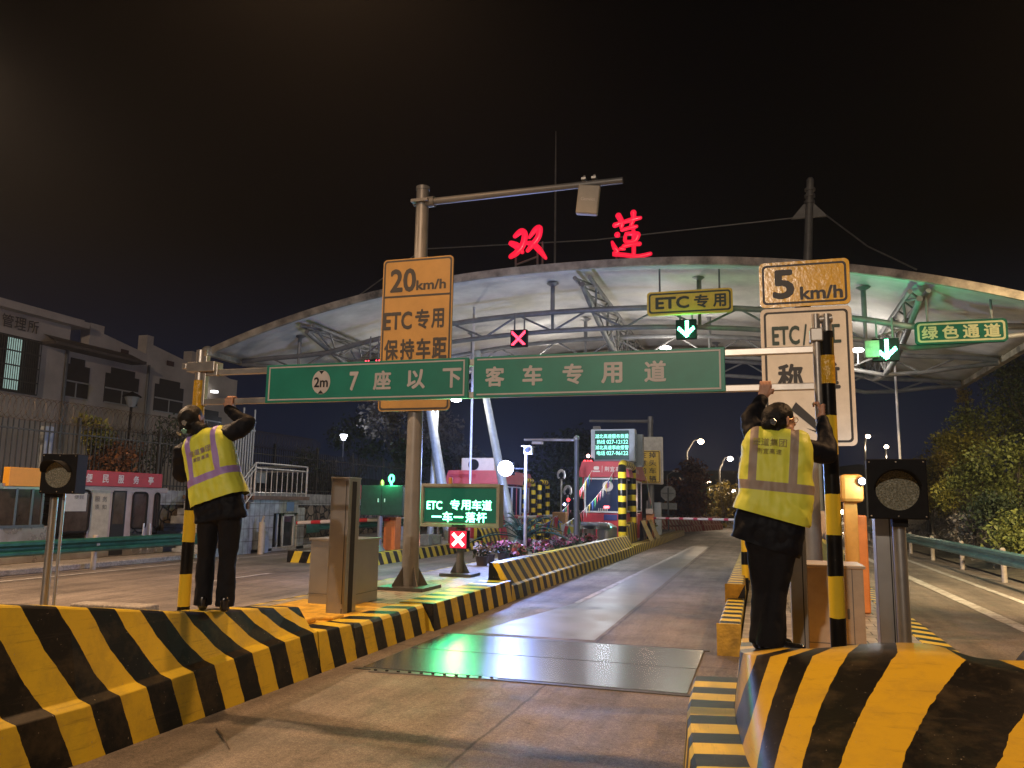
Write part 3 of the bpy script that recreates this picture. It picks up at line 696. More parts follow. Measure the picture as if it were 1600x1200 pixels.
def cabinet(x0, x1, y0, y1, zb, zt, label, m=None):
    t = thing('steel_cabinet', label, 'cabinet', ((x0 + x1) / 2, y0, zb), 'steel equipment cabinets')
    m = m or M_steel
    mb = MB(); mb.bx((x0, y0, zb), (x1, y1, zt)); mb.build('body', m, t, bevel=.006)
    mb = MB(); mb.bx((x0 - .02, y0 - .02, zt), (x1 + .02, y1 + .02, zt + .03)); mb.build('lid', m, t, bevel=.006)
    mb = MB(); mb.bx((x0 - .004, y0 - .006, zb + .13), (x1 + .004, y1 + .004, zb + .137)); mb.bx((x1 - .1, y0 - .006, zb), (x1 - .094, y0 - .001, zt)); mb.build('seam', M_steel_d, t)
    mb = MB(); mb.box((x1 - .14, y0 - .008, (zb + zt) / 2), (.02, .016, .09)); mb.build('handle', M_steel_d, t)
M_beige = mat('beige_enamel', (.42, .36, .29), .5, .25, var=.1, scale=6)
cabinet(at_y(481, 940, 9.45).x, at_y(548, 940, 9.45).x, 9.45, 10.2, .31, 1.12, 'brown steel cabinet behind the tall left detector post')
cabinet(at_y(1259, 960, 8.1).x, at_y(1352, 960, 8.1).x, 8.1, 8.7, .29, at_y(1300, 888, 8.1).z, 'beige enamel cabinet behind the right striped post', M_beige)

# ------------------------------------------------------------------ left gantry: pole, arm, antenna, 20 km/h sign
def board(parent, name, x0, x1, z0, z1, y, m, m_border, r=.07, rim=.02, line=.03, thick=.03, back=None, m_rim=None):
    cx, cz = (x0 + x1) / 2, (z0 + z1) / 2; w, h = x1 - x0, z1 - z0
    mb = MB(); mb.plate((cx, y, cz), EX, EZ, rrect(w, h, r), thick); p = mb.build(name, m_rim or m, parent)
    mb = MB(); mb.plate((cx, y - .002, cz), EX, EZ, rrect(w - 2 * rim, h - 2 * rim, r * .8), .003); mb.build('border', m_border, p)
    mb = MB(); mb.plate((cx, y - .004, cz), EX, EZ, rrect(w - 2 * rim - 2 * line, h - 2 * rim - 2 * line, r * .55), .003); mb.build('face', m, p)
    return p, Vector((cx, y - .004, cz)), w, h
gb = at_z(640, 920, .3); gx, gy = gb.x, gb.y
gan = thing('sign_gantry', 'tall grey pole with long arm, antenna box and amber 20 km/h board', 'sign gantry', (gx, gy, .3))
ztop = at_y(656, 293, gy).z
mb = MB(); mb.tube([(gx, gy, .3), (gx, gy, ztop - .06)], [.135, .105], 24); mb.tube([(gx, gy, ztop - .06), (gx, gy, ztop)], .115, 24); mb.build('pole', M_pole, gan, smooth=True)
a0 = Vector((gx, gy, at_y(668, 316, gy).z)); ae = at_y(973, 272, gy); ae.z = a0.z + .03
mb = MB(); mb.tube([a0 + Vector((.05, 0, 0)), ae], [.062, .052], 14); mb.tube([a0 + Vector((.08, 0, 0)), a0 + Vector((.22, 0, 0))], .09, 16); mb.build('arm', M_pole, gan, smooth=True)
mb = MB(); mb.tube([a0 - Vector((.16, 0, 0)), a0 - Vector((.0, 0, 0))], .045, 10); mb.box(a0 + Vector((.0, 0, 0)), (.30, .30, .05)); mb.build('flange', M_pole, gan)
mb = MB(); mb.box((gx, gy, .325), (.75, .75, .05))
for a in range(4):
    c, s = math.cos(a * math.pi / 2 + .78), math.sin(a * math.pi / 2 + .78)
    mb.plate((gx + c * .1, gy + s * .1, .35), Vector((c, s, 0)), EZ, [(0, 0), (.2, 0), (.0, .34)], .02)
mb.build('base_plate', M_steel_d, gan)
mb = MB(); mb.plate((gx + .0, gy - .131, .95), EX, EZ, rrect(.1, .34, .045), .02); mb.build('access_door', M_pole, gan, bevel=.004)
ant = at_y(919, 313, gy - .05)
mb = MB(); M3 = Matrix.Rotation(R(6), 3, 'Y') @ Matrix.Rotation(R(8), 3, 'Z')
mb.box(ant, (.34, .12, .47), m=M3); an = mb.build('antenna', mat('antenna_grey', (.34, .31, .26), .5, 0, var=.1), gan, bevel=.02)
lettering([('Genvict', 0, .0, .22, .055)], ant + M3 @ Vector((0, -.062, 0)), M3 @ EX, M3 @ EZ, M_signw, an, bold=.0)
mb = MB()
for s in (-.07, .09): mb.tube([ant + Vector((s, .03, .22)), ant + Vector((s, .05, .43))], .018, 8); mb.box(ant + Vector((s, .05, .36)), (.07, .16, .035))
mb.build('antenna_bracket', M_galv, gan)
sy = gy - .17
x0, x1 = at_y(596, 500, sy).x, at_y(706, 500, sy).x
zt, zb = at_y(650, 403, sy).z, at_y(650, 642, sy).z
p, o, w, h = board(gan, 'speed_board', x0, x1, zb, zt, sy, M_amber, M_ink)
mb = MB(); zz = at_y(650, 462, sy).z; mb.bx((x0 + .04, sy - .008, zz - .015), (x1 - .04, sy - .003, zz + .015)); mb.build('divider', M_ink, p)
lz = lambda v: at_y(650, v, sy).z - o.z
lx = lambda u: at_y(u, 500, sy).x - o.x
lettering([('20', lx(628), lz(437), .46, .40), ('km/h', lx(672), lz(446), .52, .17), ('ETC', lx(622), lz(500), .50, .30), ('专', lx(660), lz(499), .25, .33), ('用', lx(684), lz(499), .22, .32)]
          + [(c, lx(u), lz(545), .25, .34) for c, u in zip('保持车距', (613, 638, 663, 688))] + [('工', lx(655), lz(607), .22, .26)], o, EX, EZ, M_ink, p, bold=.03)
mb = MB()
for dz in (-.8, .1, .9): mb.box((gx, sy + .06, o.z + dz), (w * .8, .05, .06))
mb.build('sign_bracket', M_galv, gan)

# ------------------------------------------------------------------ right sign 5 km/h
ry = 11.6
rx = at_y(1266, 780, ry).x
rs = thing('sign_pole', 'grey pole carrying an amber 5 km/h plate over a white arrow board', 'road sign', (rx, ry, .29))
mb = MB(); mb.tube([(rx, ry, .29), (rx, ry, 4.7)], [.135, .105], 22); mb.build('pole', M_pole, rs, smooth=True)
sy = ry - .17
x0, x1 = at_y(1188, 500, sy).x, at_y(1331, 500, sy).x
zt, zm, zb = at_y(1260, 407, sy).z, at_y(1260, 479, sy).z, at_y(1260, 697, sy).z
M_rimw = mat('rim_white', (.55, .50, .42), .4, 0, var=.1)
M_amber2 = mat('sign_amber_glossy', (.54, .34, .025), .22, 0, var=.15, scale=6, bump=.2, bscale=14, coat=.5)
p, o, w, h = board(rs, 'speed_plate', x0, x1, zm + .01, zt, sy, M_amber2, M_ink, rim=.04)
lettering([('5', -.27, .0, .29, .42), ('km/h', .22, -.14, .55, .19)], o, EX, EZ, M_ink, p, bold=.03)
p, o, w, h = board(rs, 'lane_board', x0, x1, zb, zm - .01, sy, M_wbd, M_ink, rim=.045, m_rim=M_rimw)
lz = lambda v: at_y(1260, v, sy).z - o.z
lx = lambda u: at_y(u, 560, sy).x - o.x
M_inkg = mat('sign_ink_green', (.01, .035, .025), .5, 0, var=.1)
lettering([('ETC', lx(1229), lz(523), .36, .27), ('/', lx(1259), lz(523), .06, .3), ('人', lx(1277), lz(523), .2, .28), ('工', lx(1304), lz(523), .19, .26)], o, EX, EZ, M_inkg, p, bold=.03)
lettering([('称', lx(1234), lz(588), .33, .36), ('重', lx(1291), lz(588), .33, .36)], o, EX, EZ, M_ink, p, name='lettering', bold=.035)
# diagonal arrow pointing down right
ar = MB(); a = Vector((lx(1238), lz(636))); 
pts = [(lx(1233), lz(640)), (lx(1241), lz(628)), (lx(1283), lz(668)), (lx(1283), lz(658)), (lx(1300), lz(690)), (lx(1256), lz(669)), (lx(1273), lz(674))]
ar.plate(o - EY * .003, EX, EZ, [pts[0], pts[6], pts[5], pts[4], pts[3], pts[2], pts[1]], .003); ar.build('arrow', M_ink, p)

# ------------------------------------------------------------------ lit lane screen left of the lane
M_led_bg = mat('led_board', (.004, .03, .018), .35, 0, var=.2, scale=3, emit=.22, ecol=(.0, .30, .16))
M_led = mat('led_green_lit', (.4, 1, .8), .5, 0, var=0, emit=6, ecol=(.16, 1.0, .46))
M_ledr_bg = mat('led_red_board', (.12, .004, .01), .4, 0, var=0, emit=1.1, ecol=(.9, .02, .06))
M_ledr = mat('led_red_lit', (1, .6, .6), .5, 0, var=0, emit=5, ecol=(1, .45, .40))
M_frame = mat('screen_frame', (.28, .26, .20), .5, .3, var=.15)
ly = 14.1; p0 = at_y(657, 822, ly); p1_ = at_y(782, 757, ly)
x0, x1, zb, zt = p0.x, p1_.x, at_y(720, 824, ly).z, at_y(720, 756, ly).z
cx = at_y(718, 860, ly).x
ls = thing('lane_screen', 'lit green message screen with red cross lamp beneath, on the left island', 'led screen', (cx, ly, .3))
mb = MB(); mb.bx((x0, ly, zb), (x1, ly + .22, zt)); mb.build('housing', M_frame, ls, bevel=.01)
mb = MB(); mb.bx((x0 + .07, ly - .006, zb + .09), (x1 - .07, ly - .001, zt - .08)); sc_ = mb.build('display', M_led_bg, ls)
mb = MB()
for a, b_ in (((x0, zb), (x1, zb + .06)), ((x0, zt - .06), (x1, zt)), ((x0, zb + .06), (x0 + .06, zt - .06)), ((x1 - .06, zb + .06), (x1, zt - .06))): mb.bx((a[0], ly - .05, a[1]), (b_[0], ly - .0005, b_[1]))
mb.build('bezel', M_frame, ls, bevel=.005)
mb = MB(); mb.box(((x0 + x1) / 2, ly - .055, zb + .03), (.26, .012, .035)); mb.build('name_plate', M_ink, ls)
o = Vector(((x0 + x1) / 2, ly - .007, (zb + zt) / 2)); lx = lambda u: at_y(u, 790, ly).x - o.x; lz = lambda v: at_y(720, v, ly).z - o.z
lettering([('ETC', lx(679), lz(790), .31, .155), ('专', lx(711), lz(789), .19, .19), ('用', lx(728), lz(789), .19, .18), ('车', lx(745), lz(789), .19, .19), ('道', lx(761), lz(789), .19, .19),
           ('一', lx(683), lz(808), .20, .03), ('车', lx(700), lz(808), .20, .19), ('一', lx(717), lz(808), .19, .03), ('落', lx(736), lz(808), .2, .19), ('杆', lx(753), lz(808), .2, .19)], o, EX, EZ, M_led, sc_, bold=.026)
mb = MB(); mb.box((cx - .25, ly + .1, zt + .06), (.07, .07, .12)); mb.build('beacon', mat('beacon_amber', (.5, .2, .03), .3, emit=.15), ls, bevel=.015)
# camera pole: red cross lamp and its stand
zc = at_y(718, 843, ly - .05).z
mb = MB(); mb.box((cx, ly, zc), (.34, .16, .33)); xb_ = mb.build('cross_lamp', M_black, ls, bevel=.008)
mb = MB(); mb.bx((cx - .16, ly - .086, zc - .155), (cx + .16, ly - .0805, zc + .155)); mb.build('lamp_face', M_ledr_bg, xb_)
mb = MB()
for s in (1, -1):
    m3 = Matrix.Rotation(R(45 * s), 3, 'Y'); mb.box((cx, ly - .09 - .001 * s, zc), (.30, .004, .062), m=m3)
mb.build('red_cross', M_ledr, xb_)
mb = MB(); mb.tube([(cx, ly + .05, .3), (cx, ly + .05, zb)], .075, 18); mb.build('post', M_pole, ls, smooth=True)
mb = MB(); mb.box((cx, ly + .05, .33), (.62, .5, .05))
for s in (-1, 1): mb.plate((cx + s * .07, ly + .05, .35), Vector((s, 0, 0)), EZ, [(0, 0), (.12, 0), (0, .22)], .02)
mb.build('base_plate', M_steel_d, ls)
lamp('screen_glow', 'AREA', (o.x, ly - .12, o.z - .05), 34, (.04, 1, .36), .7, aim=(o.x, ly - 2, .3), parent=ls)
lamp('cross_glow', 'AREA', (cx, ly - .16, zc), 7, (1, .22, .18), .28, aim=(cx, ly - 2, .25), parent=ls)
# ------------------------------------------------------------------ people
def caps(mb, pts, rs, n=14):
    """tapered capsule chain: tube plus round joints"""
    pts = [Vector(p) for p in pts]
    for i in range(len(pts) - 1):
        mb.tube([pts[i], pts[i + 1]], [rs[i], rs[i + 1]], n)
    for p, r in zip(pts, rs): mb.sphere(p, r * 1.0, n)
def fuse(mb, voxel, name, m, parent, smooth=6, disp=None, cut=None, uvf=None, keep=None):
    """grow the collected limbs into one continuous skin"""
    o0 = WORLD[parent.name] if parent else Vector((0, 0, 0))
    me = bpy.data.meshes.new(name); me.from_pydata([tuple(Vector(p) - o0) for p in mb.v], [], mb.f)
    ob = bpy.data.objects.new('tmp', me); COL.objects.link(ob)
    rm = ob.modifiers.new('r', 'REMESH'); rm.mode = 'VOXEL'; rm.voxel_size = voxel
    if smooth:
        sm = ob.modifiers.new('s', 'SMOOTH'); sm.factor = .5; sm.iterations = smooth
    dg = bpy.context.evaluated_depsgraph_get(); dg.update()
    me2 = bpy.data.meshes.new_from_object(ob.evaluated_get(dg)); me2.name = name
    bpy.data.objects.remove(ob); bpy.data.meshes.remove(me)
    if disp:
        nrm = [v.normal.copy() for v in me2.vertices]
        for v, nn in zip(me2.vertices, nrm): v.co += nn * disp(v.co + o0)
    if cut:
        bm = bmesh.new(); bm.from_mesh(me2)
        for co, no in cut:
            bmesh.ops.bisect_plane(bm, geom=bm.verts[:] + bm.edges[:] + bm.faces[:], plane_co=Vector(co) - o0, plane_no=Vector(no), clear_outer=True)
        bm.to_mesh(me2); bm.free()
    me2.shade_smooth(); me2.materials.clear(); me2.materials.append(m)
    if uvf:
        lay = me2.uv_layers.new(name='UVMap')
        for lp_ in me2.loops: lay.data[lp_.index].uv = uvf(me2.vertices[lp_.vertex_index].co + o0)
    ob = bpy.data.objects.new(name, me2); COL.objects.link(ob)
    if parent: ob.parent = parent
    WORLD[ob.name] = o0.copy()
    return ob

M_skin = mat('skin', (.50, .27, .18), .5, 0, var=.12, scale=30, spec=.4)
M_hair = mat('black_hair', (.004, .004, .0042), .5, 0, var=.3, scale=60, bump=.3, bscale=120, spec=.2)
M_jack = mat('dark_jacket', (.0045, .0055, .009), .6, 0, var=.2, scale=8, bump=.3, bscale=22, spec=.12)
M_trou = mat('dark_trousers', (.005, .005, .007), .8, 0, var=.2, scale=10, bump=.25, bscale=30, spec=.2)
M_shoe = mat('black_shoe', (.010, .009, .009), .2, 0, var=.1, coat=.6)
M_clip = mat('shiny_clip', (.35, .37, .38), .15, .8, var=.3, scale=60)
M_tealc = mat('teal_clip', (.10, .32, .36), .25, .1, var=.2, scale=60)
M_gold = mat('glasses_gold', (.6, .42, .25), .25, 1, var=0)
M_eye = mat('eye_dark', (.015, .01, .01), .15, 0, var=0); M_eyew = mat('eye_white', (.7, .66, .62), .3, 0, var=0); M_lip = mat('lips', (.36, .11, .09), .45, 0, var=0)

def vest_mat(name, band):
    m = bpy.data.materials.new(name); m.use_nodes = True; n, l = nodes_of(m); b = n['Principled BSDF']; b.inputs['Roughness'].default_value = .55
    uv = n.new('ShaderNodeUVMap'); sp = n.new('ShaderNodeSeparateXYZ'); l.new(uv.outputs[0], sp.inputs[0])
    ab = math_node(n, 'ABSOLUTE'); l.new(sp.outputs[0], ab.inputs[0])
    d1 = math_node(n, 'COMPARE', None, .130); d1.inputs[2].default_value = .027; l.new(ab.outputs[0], d1.inputs[0])
    up = math_node(n, 'GREATER_THAN', None, .20); l.new(sp.outputs[1], up.inputs[0])
    v = math_node(n, 'MULTIPLY'); l.new(d1.outputs[0], v.inputs[0]); l.new(up.outputs[0], v.inputs[1])
    d2 = math_node(n, 'COMPARE', None, .205); d2.inputs[2].default_value = .031; l.new(sp.outputs[1], d2.inputs[0])
    mx_ = math_node(n, 'MAXIMUM'); l.new(v.outputs[0], mx_.inputs[0]); l.new(d2.outputs[0], mx_.inputs[1])
    mx = n.new('ShaderNodeMix'); mx.data_type = 'RGBA'; mx.inputs[6].default_value = (.64, .68, .07, 1); mx.inputs[7].default_value = (*band, 1)
    l.new(mx_.outputs[0], mx.inputs['Factor']); l.new(mx.outputs[2], b.inputs['Base Color'])
    tc = n.new('ShaderNodeTexCoord'); nz = n.new('ShaderNodeTexNoise'); nz.inputs['Scale'].default_value = 260; l.new(tc.outputs['Object'], nz.inputs['Vector'])
    bp = n.new('ShaderNodeBump'); bp.inputs['Strength'].default_value = .15; bp.inputs['Distance'].default_value = .003; l.new(nz.outputs[0], bp.inputs['Height']); l.new(bp.outputs[0], b.inputs['Normal'])
    return m

def grip(mb, wrist, c, axis, toward, up, rr, thumb_dir=1):
    """palm and five bent fingers closed round a bar of radius rr through c along axis"""
    axis, toward, up = Vector(axis).normalized(), Vector(toward).normalized(), Vector(up).normalized()
    q = rr + .010
    P = lambda off, a, k=q: c + axis * off + toward * (k * math.cos(R(a))) + up * (k * math.sin(R(a)))
    kn = [P(o, 15, q + .008) for o in (-.033, -.011, .011, .033)]
    for i, o in enumerate((-.033, -.011, .011, .033)):
        L = (1.0, 1.12, 1.06, .88)[i]
        caps(mb, [kn[i], P(o * .97, 15 + 62 * L, q + .004), P(o * .94, 15 + 120 * L), P(o * .92, 15 + 165 * L)], [.0100, .0092, .0086, .0075], 10)
        caps(mb, [kn[i], wrist + (c - wrist) * .22 + axis * (o * .55)], [.0118, .0150], 10)
    base = wrist + (c - wrist) * .35 + axis * (.026 * thumb_dir)
    caps(mb, [base, P(.050 * thumb_dir, -28, q + .010), P(.046 * thumb_dir, -80, q + .003), P(.030 * thumb_dir, -125, q)], [.0145, .0115, .0100, .0085], 10)
    caps(mb, [wrist, wrist + (c - wrist) * .45], [.026, .030], 12)

def build_person(label, loc, J, band, opts):
    """J: joints in world metres"""
    t = thing('person', label, 'person', loc, 'workers fitting the height bar')
    V = {k: Vector(v) for k, v in J.items()}
    up = (V['neck'] - V['pelvis']).normalized(); rt = (V['shR'] - V['shL']).normalized(); bk = rt.cross(up).normalized()   # bk points away from the camera
    if bk.y < 0: bk = -bk
    # one continuous body
    mb = MB()
    caps(mb, [V['pelvis'], V['chest'], V['neck']], [.085, .075, .05])
    for s in 'LR':
        caps(mb, [V['neck'] - up * .05, V['sh' + s]], [.06, .055]); caps(mb, [V['sh' + s], V['el' + s], V['wr' + s]], [.045, .038, .026])
        caps(mb, [V['hip' + s], V['kn' + s], V['an' + s]], [.07, .050, .034]); caps(mb, [V['an' + s] - EZ * .02, V['toe' + s]], [.032, .026])
    hc, hf, hu = V['head'], Vector(opts['face']).normalized(), Vector(opts['headup']).normalized()
    hu = (hu - hf * hu.dot(hf)).normalized(); hr = hf.cross(hu)
    H = lambda f, r, u: hc + hf * f + hr * r + hu * u
    caps(mb, [V['neck'], H(-.015, 0, -.06)], [.056, .052])
    mb.sphere(H(-.012, 0, .025), .092, 20, (1, 1, 1)); mb.sphere(H(.02, 0, .02), .080, 18)
    caps(mb, [H(.03, 0, -.02), H(.045, 0, -.085)], [.068, .040]); caps(mb, [H(.02, .035, -.05), H(.02, -.035, -.05)], [.045, .045])
    caps(mb, [H(.088, 0, .015), H(.110, 0, -.022)], [.010, .014])                       # nose
    caps(mb, [H(.083, -.012, -.062), H(.083, .012, -.062)], [.010, .010])               # mouth
    for s in (-1, 1):
        mb.sphere(H(.078, s * .032, .018), .012, 8); caps(mb, [H(-.005, s * .086, .022), H(-.012, s * .090, -.02)], [.018, .011], 8)   # brow, ear
    for g in opts['grips']: grip(mb, *g)
    body = fuse(mb, .0048, 'body', M_skin, t, smooth=4)
    e = MB()
    for s in (-1, 1): e.sphere(H(.086, s * .031, .004), .0115, 10)
    ey = e.build('eyes', M_eyew, body, smooth=True); e = MB()
    for s in (-1, 1): e.sphere(H(.094, s * .031, .004), .006, 8)
    e.build('irises', M_eye, body, smooth=True)
    e = MB(); caps(e, [H(.091, -.02, -.062), H(.094, 0, -.060), H(.091, .02, -.062)], [.004, .006, .004], 8); e.build('lips', M_lip, body, smooth=True)
    # hair with bun
    hb_ = MB(); hb_.sphere(H(-.026, 0, .034), .101, 20, (1, 1, 1)); hb_.sphere(H(.0, 0, .048), .095, 18)
    caps(hb_, [H(-.06, 0, -.0), H(-.055, 0, -.055)], [.075, .045]); caps(hb_, [H(-.03, .07, -.01), H(-.03, -.07, -.01)], [.032, .032])
    caps(hb_, [H(-.05, 0, -.045), V['neck'] - bk * .012 + up * .035], [.066, .060]); hb_.sphere(H(*opts['bun']), .05, 14)
    hair = fuse(hb_, .008, 'hair', M_hair, body, smooth=5, cut=[(H(.075, 0, .0), hf + hu * -.55)], disp=lambda p: .0025 * noise.noise(p * 45))
    for f, r, u, m in opts['clips']:
        c = MB(); pc = H(f, r, u); nn = (pc - hc).normalized(); e1 = nn.cross(hu).normalized(); e2 = e1.cross(nn)
        c.plate(pc + nn * .012, e1, e2, [(-.024, 0), (-.006, .026), (.022, .018), (.020, -.012), (-.004, -.026)], .016); c.build('hair_clip', m, hair, bevel=.003)
    if opts.get('glasses'):
        gl = MB()
        for s in (-1, 1):
            gl.tube([H(.104, s * .034 + .024 * math.cos(a), .006 + .020 * math.sin(a)) for a in np.linspace(0, 2 * math.pi, 17)], .0022, 6, caps=False)
            gl.tube([H(.103, s * .058, .01), H(.04, s * .084, .016), H(-.01, s * .094, .012)], .0022, 6)
        gl.tube([H(.105, -.010, .010), H(.108, 0, .012), H(.105, .010, .010)], .002, 6); gl.build('glasses', M_gold, t)
    # trousers
    tr_ = MB(); fl = opts.get('flare', 0)
    for s in 'LR':
        caps(tr_, [V['hip' + s] + up * .06, V['hip' + s], V['kn' + s], V['an' + s] - EZ * .02], [.122, .103, .074, .066 + fl], 16)
    caps(tr_, [V['hipL'], V['hipR']], [.11, .11])
    wr = lambda p: .010 * noise.noise(Vector((p.x * 9, p.y * 9, p.z * 5))) + .006 * noise.noise(Vector((p.x * 20, p.y * 20, p.z * 16)))
    zcut = V['sole'].z + .045
    fuse(tr_, .012, 'trousers', M_trou, t, smooth=3, disp=wr, cut=[((0, 0, zcut), (0, 0, -1))])
    # shoes
    for s in 'LR':
        d = (V['toe' + s] - V['an' + s]); d.z = 0; d.normalize(); sh = MB(); fz = V['sole'].z
        a = Vector((V['an' + s].x, V['an' + s].y, fz + .04)) - d * .04; b_ = Vector((V['an' + s].x, V['an' + s].y, fz + .032)) + d * .185
        caps(sh, [a, a.lerp(b_, .55), b_], [.040, .042, .034], 14); caps(sh, [a, a + EZ * .06], [.040, .043], 12)
        fuse(sh, .006, 'shoe', M_shoe, t, smooth=3, cut=[((0, 0, fz + .001), (0, 0, -1))])
    # jacket
    hem = Vector(opts['hem_co']); hn = Vector(opts['hem_no'])
    def torso(mb_, add, low):
        for k in (-1, -.33, .33, 1):
            base = low + rt * (k * .115); mid = V['chest'].lerp(V['pelvis'], .55) + rt * (k * .105); top = V['chest'] + rt * (k * .125) + up * (.11 - .045 * abs(k))
            caps(mb_, [base, mid, top], [.122 + add, .112 + add, .083 + add], 16)
    jk = MB(); torso(jk, .0, hem - hn.normalized() * .02)
    for s in 'LR':
        caps(jk, [V['sh' + s], V['el' + s]], [.083, .070], 14); caps(jk, [V['el' + s], V['wr' + s]], [.070, .046], 14)
        caps(jk, [V['chest'] + up * .10, V['sh' + s]], [.09, .083], 14)
    caps(jk, [V['neck'] - up * .05, V['neck'] + up * .025], [.075, .068], 14)
    wj = lambda p: .007 * math.sin(p.z * 52 + 5 * noise.noise(p * 5)) * .55 + .010 * noise.noise(p * 11) + .004 * noise.noise(p * 27)
    cuts = [(hem, hn)]
    jacket = fuse(jk, .011, 'jacket', M_jack, t, smooth=3, disp=wj, cut=cuts)
    # vest
    vs = MB(); vh = Vector(opts['vest_co']); vn = Vector(opts['vest_no'])
    torso(vs, .027, vh - vn.normalized() * .02)
    for k in (-1, 1): caps(vs, [V['chest'] + rt * (k * .10) + up * .10, V['chest'] + rt * (k * opts.get('shw', .135)) + up * .125], [.085, .078], 14)
    wv = lambda p: .010 * noise.noise(Vector((p.x * 8 + p.z * 5, p.y * 6, p.z * 3.2 - p.x * 3))) + .008 * (1 - abs(noise.noise(Vector((p.x * 7 + p.z * 6, 3.7, p.z * 3 - p.x * 5)))) * 2.4) + .003 * noise.noise(p * 24)
    uvf = lambda p: ((p - vh).dot(rt), (p - vh).dot(up))
    vest = fuse(vs, .010, 'vest', vest_mat('vest_' + opts['id'], band), t, smooth=3, disp=wv, cut=[(vh, vn)], uvf=uvf)
    # lettering laid on the back of the vest
    vw = [v.co + WORLD[vest.name] for v in vest.data.vertices]; bvh = BVHTree.FromPolygons(vw, [tuple(p.vertices) for p in vest.data.polygons])
    M_vl = mat('vest_print_' + opts['id'], opts['print'], .6, 0, var=.15, scale=30); lb = MB()
    for txt, cy_, hw, ch in (('楚道集团', opts['ty'], .085, .052), ('荆宜高速', opts['ty'] - .062, .062, .036)):
        for c_, cx_, cyy, w_, h_ in spread(txt, -hw + opts.get('tx', 0), hw + opts.get('tx', 0), cy_, ch * .98, ch):
            g_, fs_ = glyph(c_, .012); pts = []
            for p in g_:
                w3 = vh + rt * (cx_ + p[0] * w_) + up * (cyy + p[1] * h_) - bk * .6
                hit = bvh.ray_cast(w3, bk)
                pts.append((hit[0] if hit[0] else w3 + bk * .45) - bk * (.0035 + .0002 * p[2]))
            lb._add(pts, fs_)
    lb.build('lettering', M_vl, vest)
    return t

Yp = 5.86
L = lambda u, v, dy=0.0: at_y(u, v, Yp + dy)
zL = float(np.interp(Yp, [5.6, 6.5], [.735, .665]))
railL = Vector((at_y(362, 631, YB).x, YB, zr2))
J = dict(pelvis=L(345, 795), chest=L(327, 706), neck=L(317, 677), head=L(301, 655, .0), shL=L(285, 707, .03), shR=L(369, 674, .03), elL=L(284, 742, .10), wrL=L(303, 722, .22),
         elR=L(387, 662, .08), wrR=railL + Vector((.015, -.055, -.085)), hipL=L(329, 800), hipR=L(361, 796), knL=L(322, 872, .03), knR=L(356, 870, .03), anL=L(317, 938, .0), anR=L(352, 936, .0),
         toeL=L(315, 945, .13), toeR=L(353, 943, .13), sole=(0, 0, zL))
for k in ('anL', 'anR'): J[k].z = zL + .085
for k in ('toeL', 'toeR'): J[k].z = zL + .03
postg = Vector((xl, YB, J['wrL'].z + .02))
J['wrL'] = postg + Vector((-.03, -.10, -.02)); J['head'] = L(302, 657, .03)
build_person('worker in a yellow vest with violet bands, leaning left, arm up on the bar', (J['pelvis'].x, Yp, zL), J, (.33, .22, .55),
    dict(id='violet', face=(.14, .90, .40), headup=(-.22, -.40, .88), bun=(-.105, -.005, -.03), clips=[(-.146, .070, .015, M_clip), (-.160, .052, -.045, M_tealc), (-.158, -.015, -.050, M_clip)],
         grips=[(J['wrR'], railL, EX, (0, -1, 0), EZ, .030, -1), (J['wrL'], postg, EZ, (0, -1, 0), (1, 0, 0), .055, 1)],
         hem_co=L(346, 813), hem_no=(.16, 0, -1), vest_co=L(344, 782), vest_no=(.32, 0, -1), print=(.34, .27, .30), ty=.44, tx=.0, flare=.012))

Yq = 5.76
Q = lambda u, v, dy=0.0: at_y(u, v, Yq + dy)
zR = .705
railR = Vector((at_y(1196, 599, YB).x, YB, zr2))
tube = Vector((xb + .02, YB - .02, at_y(1282, 641, YB - .02).z))
J = dict(pelvis=Q(1206, 835), chest=Q(1214, 716), neck=Q(1216, 686), head=Q(1219, 660, .02), shL=Q(1184, 697, .04), shR=Q(1252, 702, .04), elL=Q(1172, 655, .14), wrL=railR + Vector((-.03, -.05, -.10)),
         elR=Q(1292, 708, .12), wrR=tube + Vector((.015, -.05, -.085)), hipL=Q(1190, 850), hipR=Q(1221, 852), knL=Q(1192, 925, .04), knR=Q(1213, 925, -.02), anL=Q(1192, 988, .05), anR=Q(1204, 992, -.06),
         toeL=Q(1212, 1006, .10), toeR=Q(1232, 1010, -.06), sole=(0, 0, zR))
for k in ('anL', 'anR'): J[k].z = zR + .085
for k in ('toeL', 'toeR'): J[k].z = zR + .03
build_person('worker with glasses in a yellow vest with grey bands, both hands raised', (J['pelvis'].x, Yq, zR), J, (.27, .215, .18),
    dict(id='grey', face=(.80, .55, .12), headup=(-.06, -.05, 1), bun=(-.10, .0, -.005), clips=[(-.105, .082, .005, M_clip)], glasses=True,
         grips=[(J['wrL'], railR, EX, (0, -1, 0), EZ, .030, 1), (J['wrR'], tube, EZ, (.25, -1, 0), (1, .25, 0), .030, 1)],
         hem_co=Q(1196, 855), hem_no=(-.32, 0, -1), vest_co=Q(1203, 808), vest_no=(-.27, 0, -1), print=(.30, .27, .07), ty=.50, tx=-.035, flare=.03))
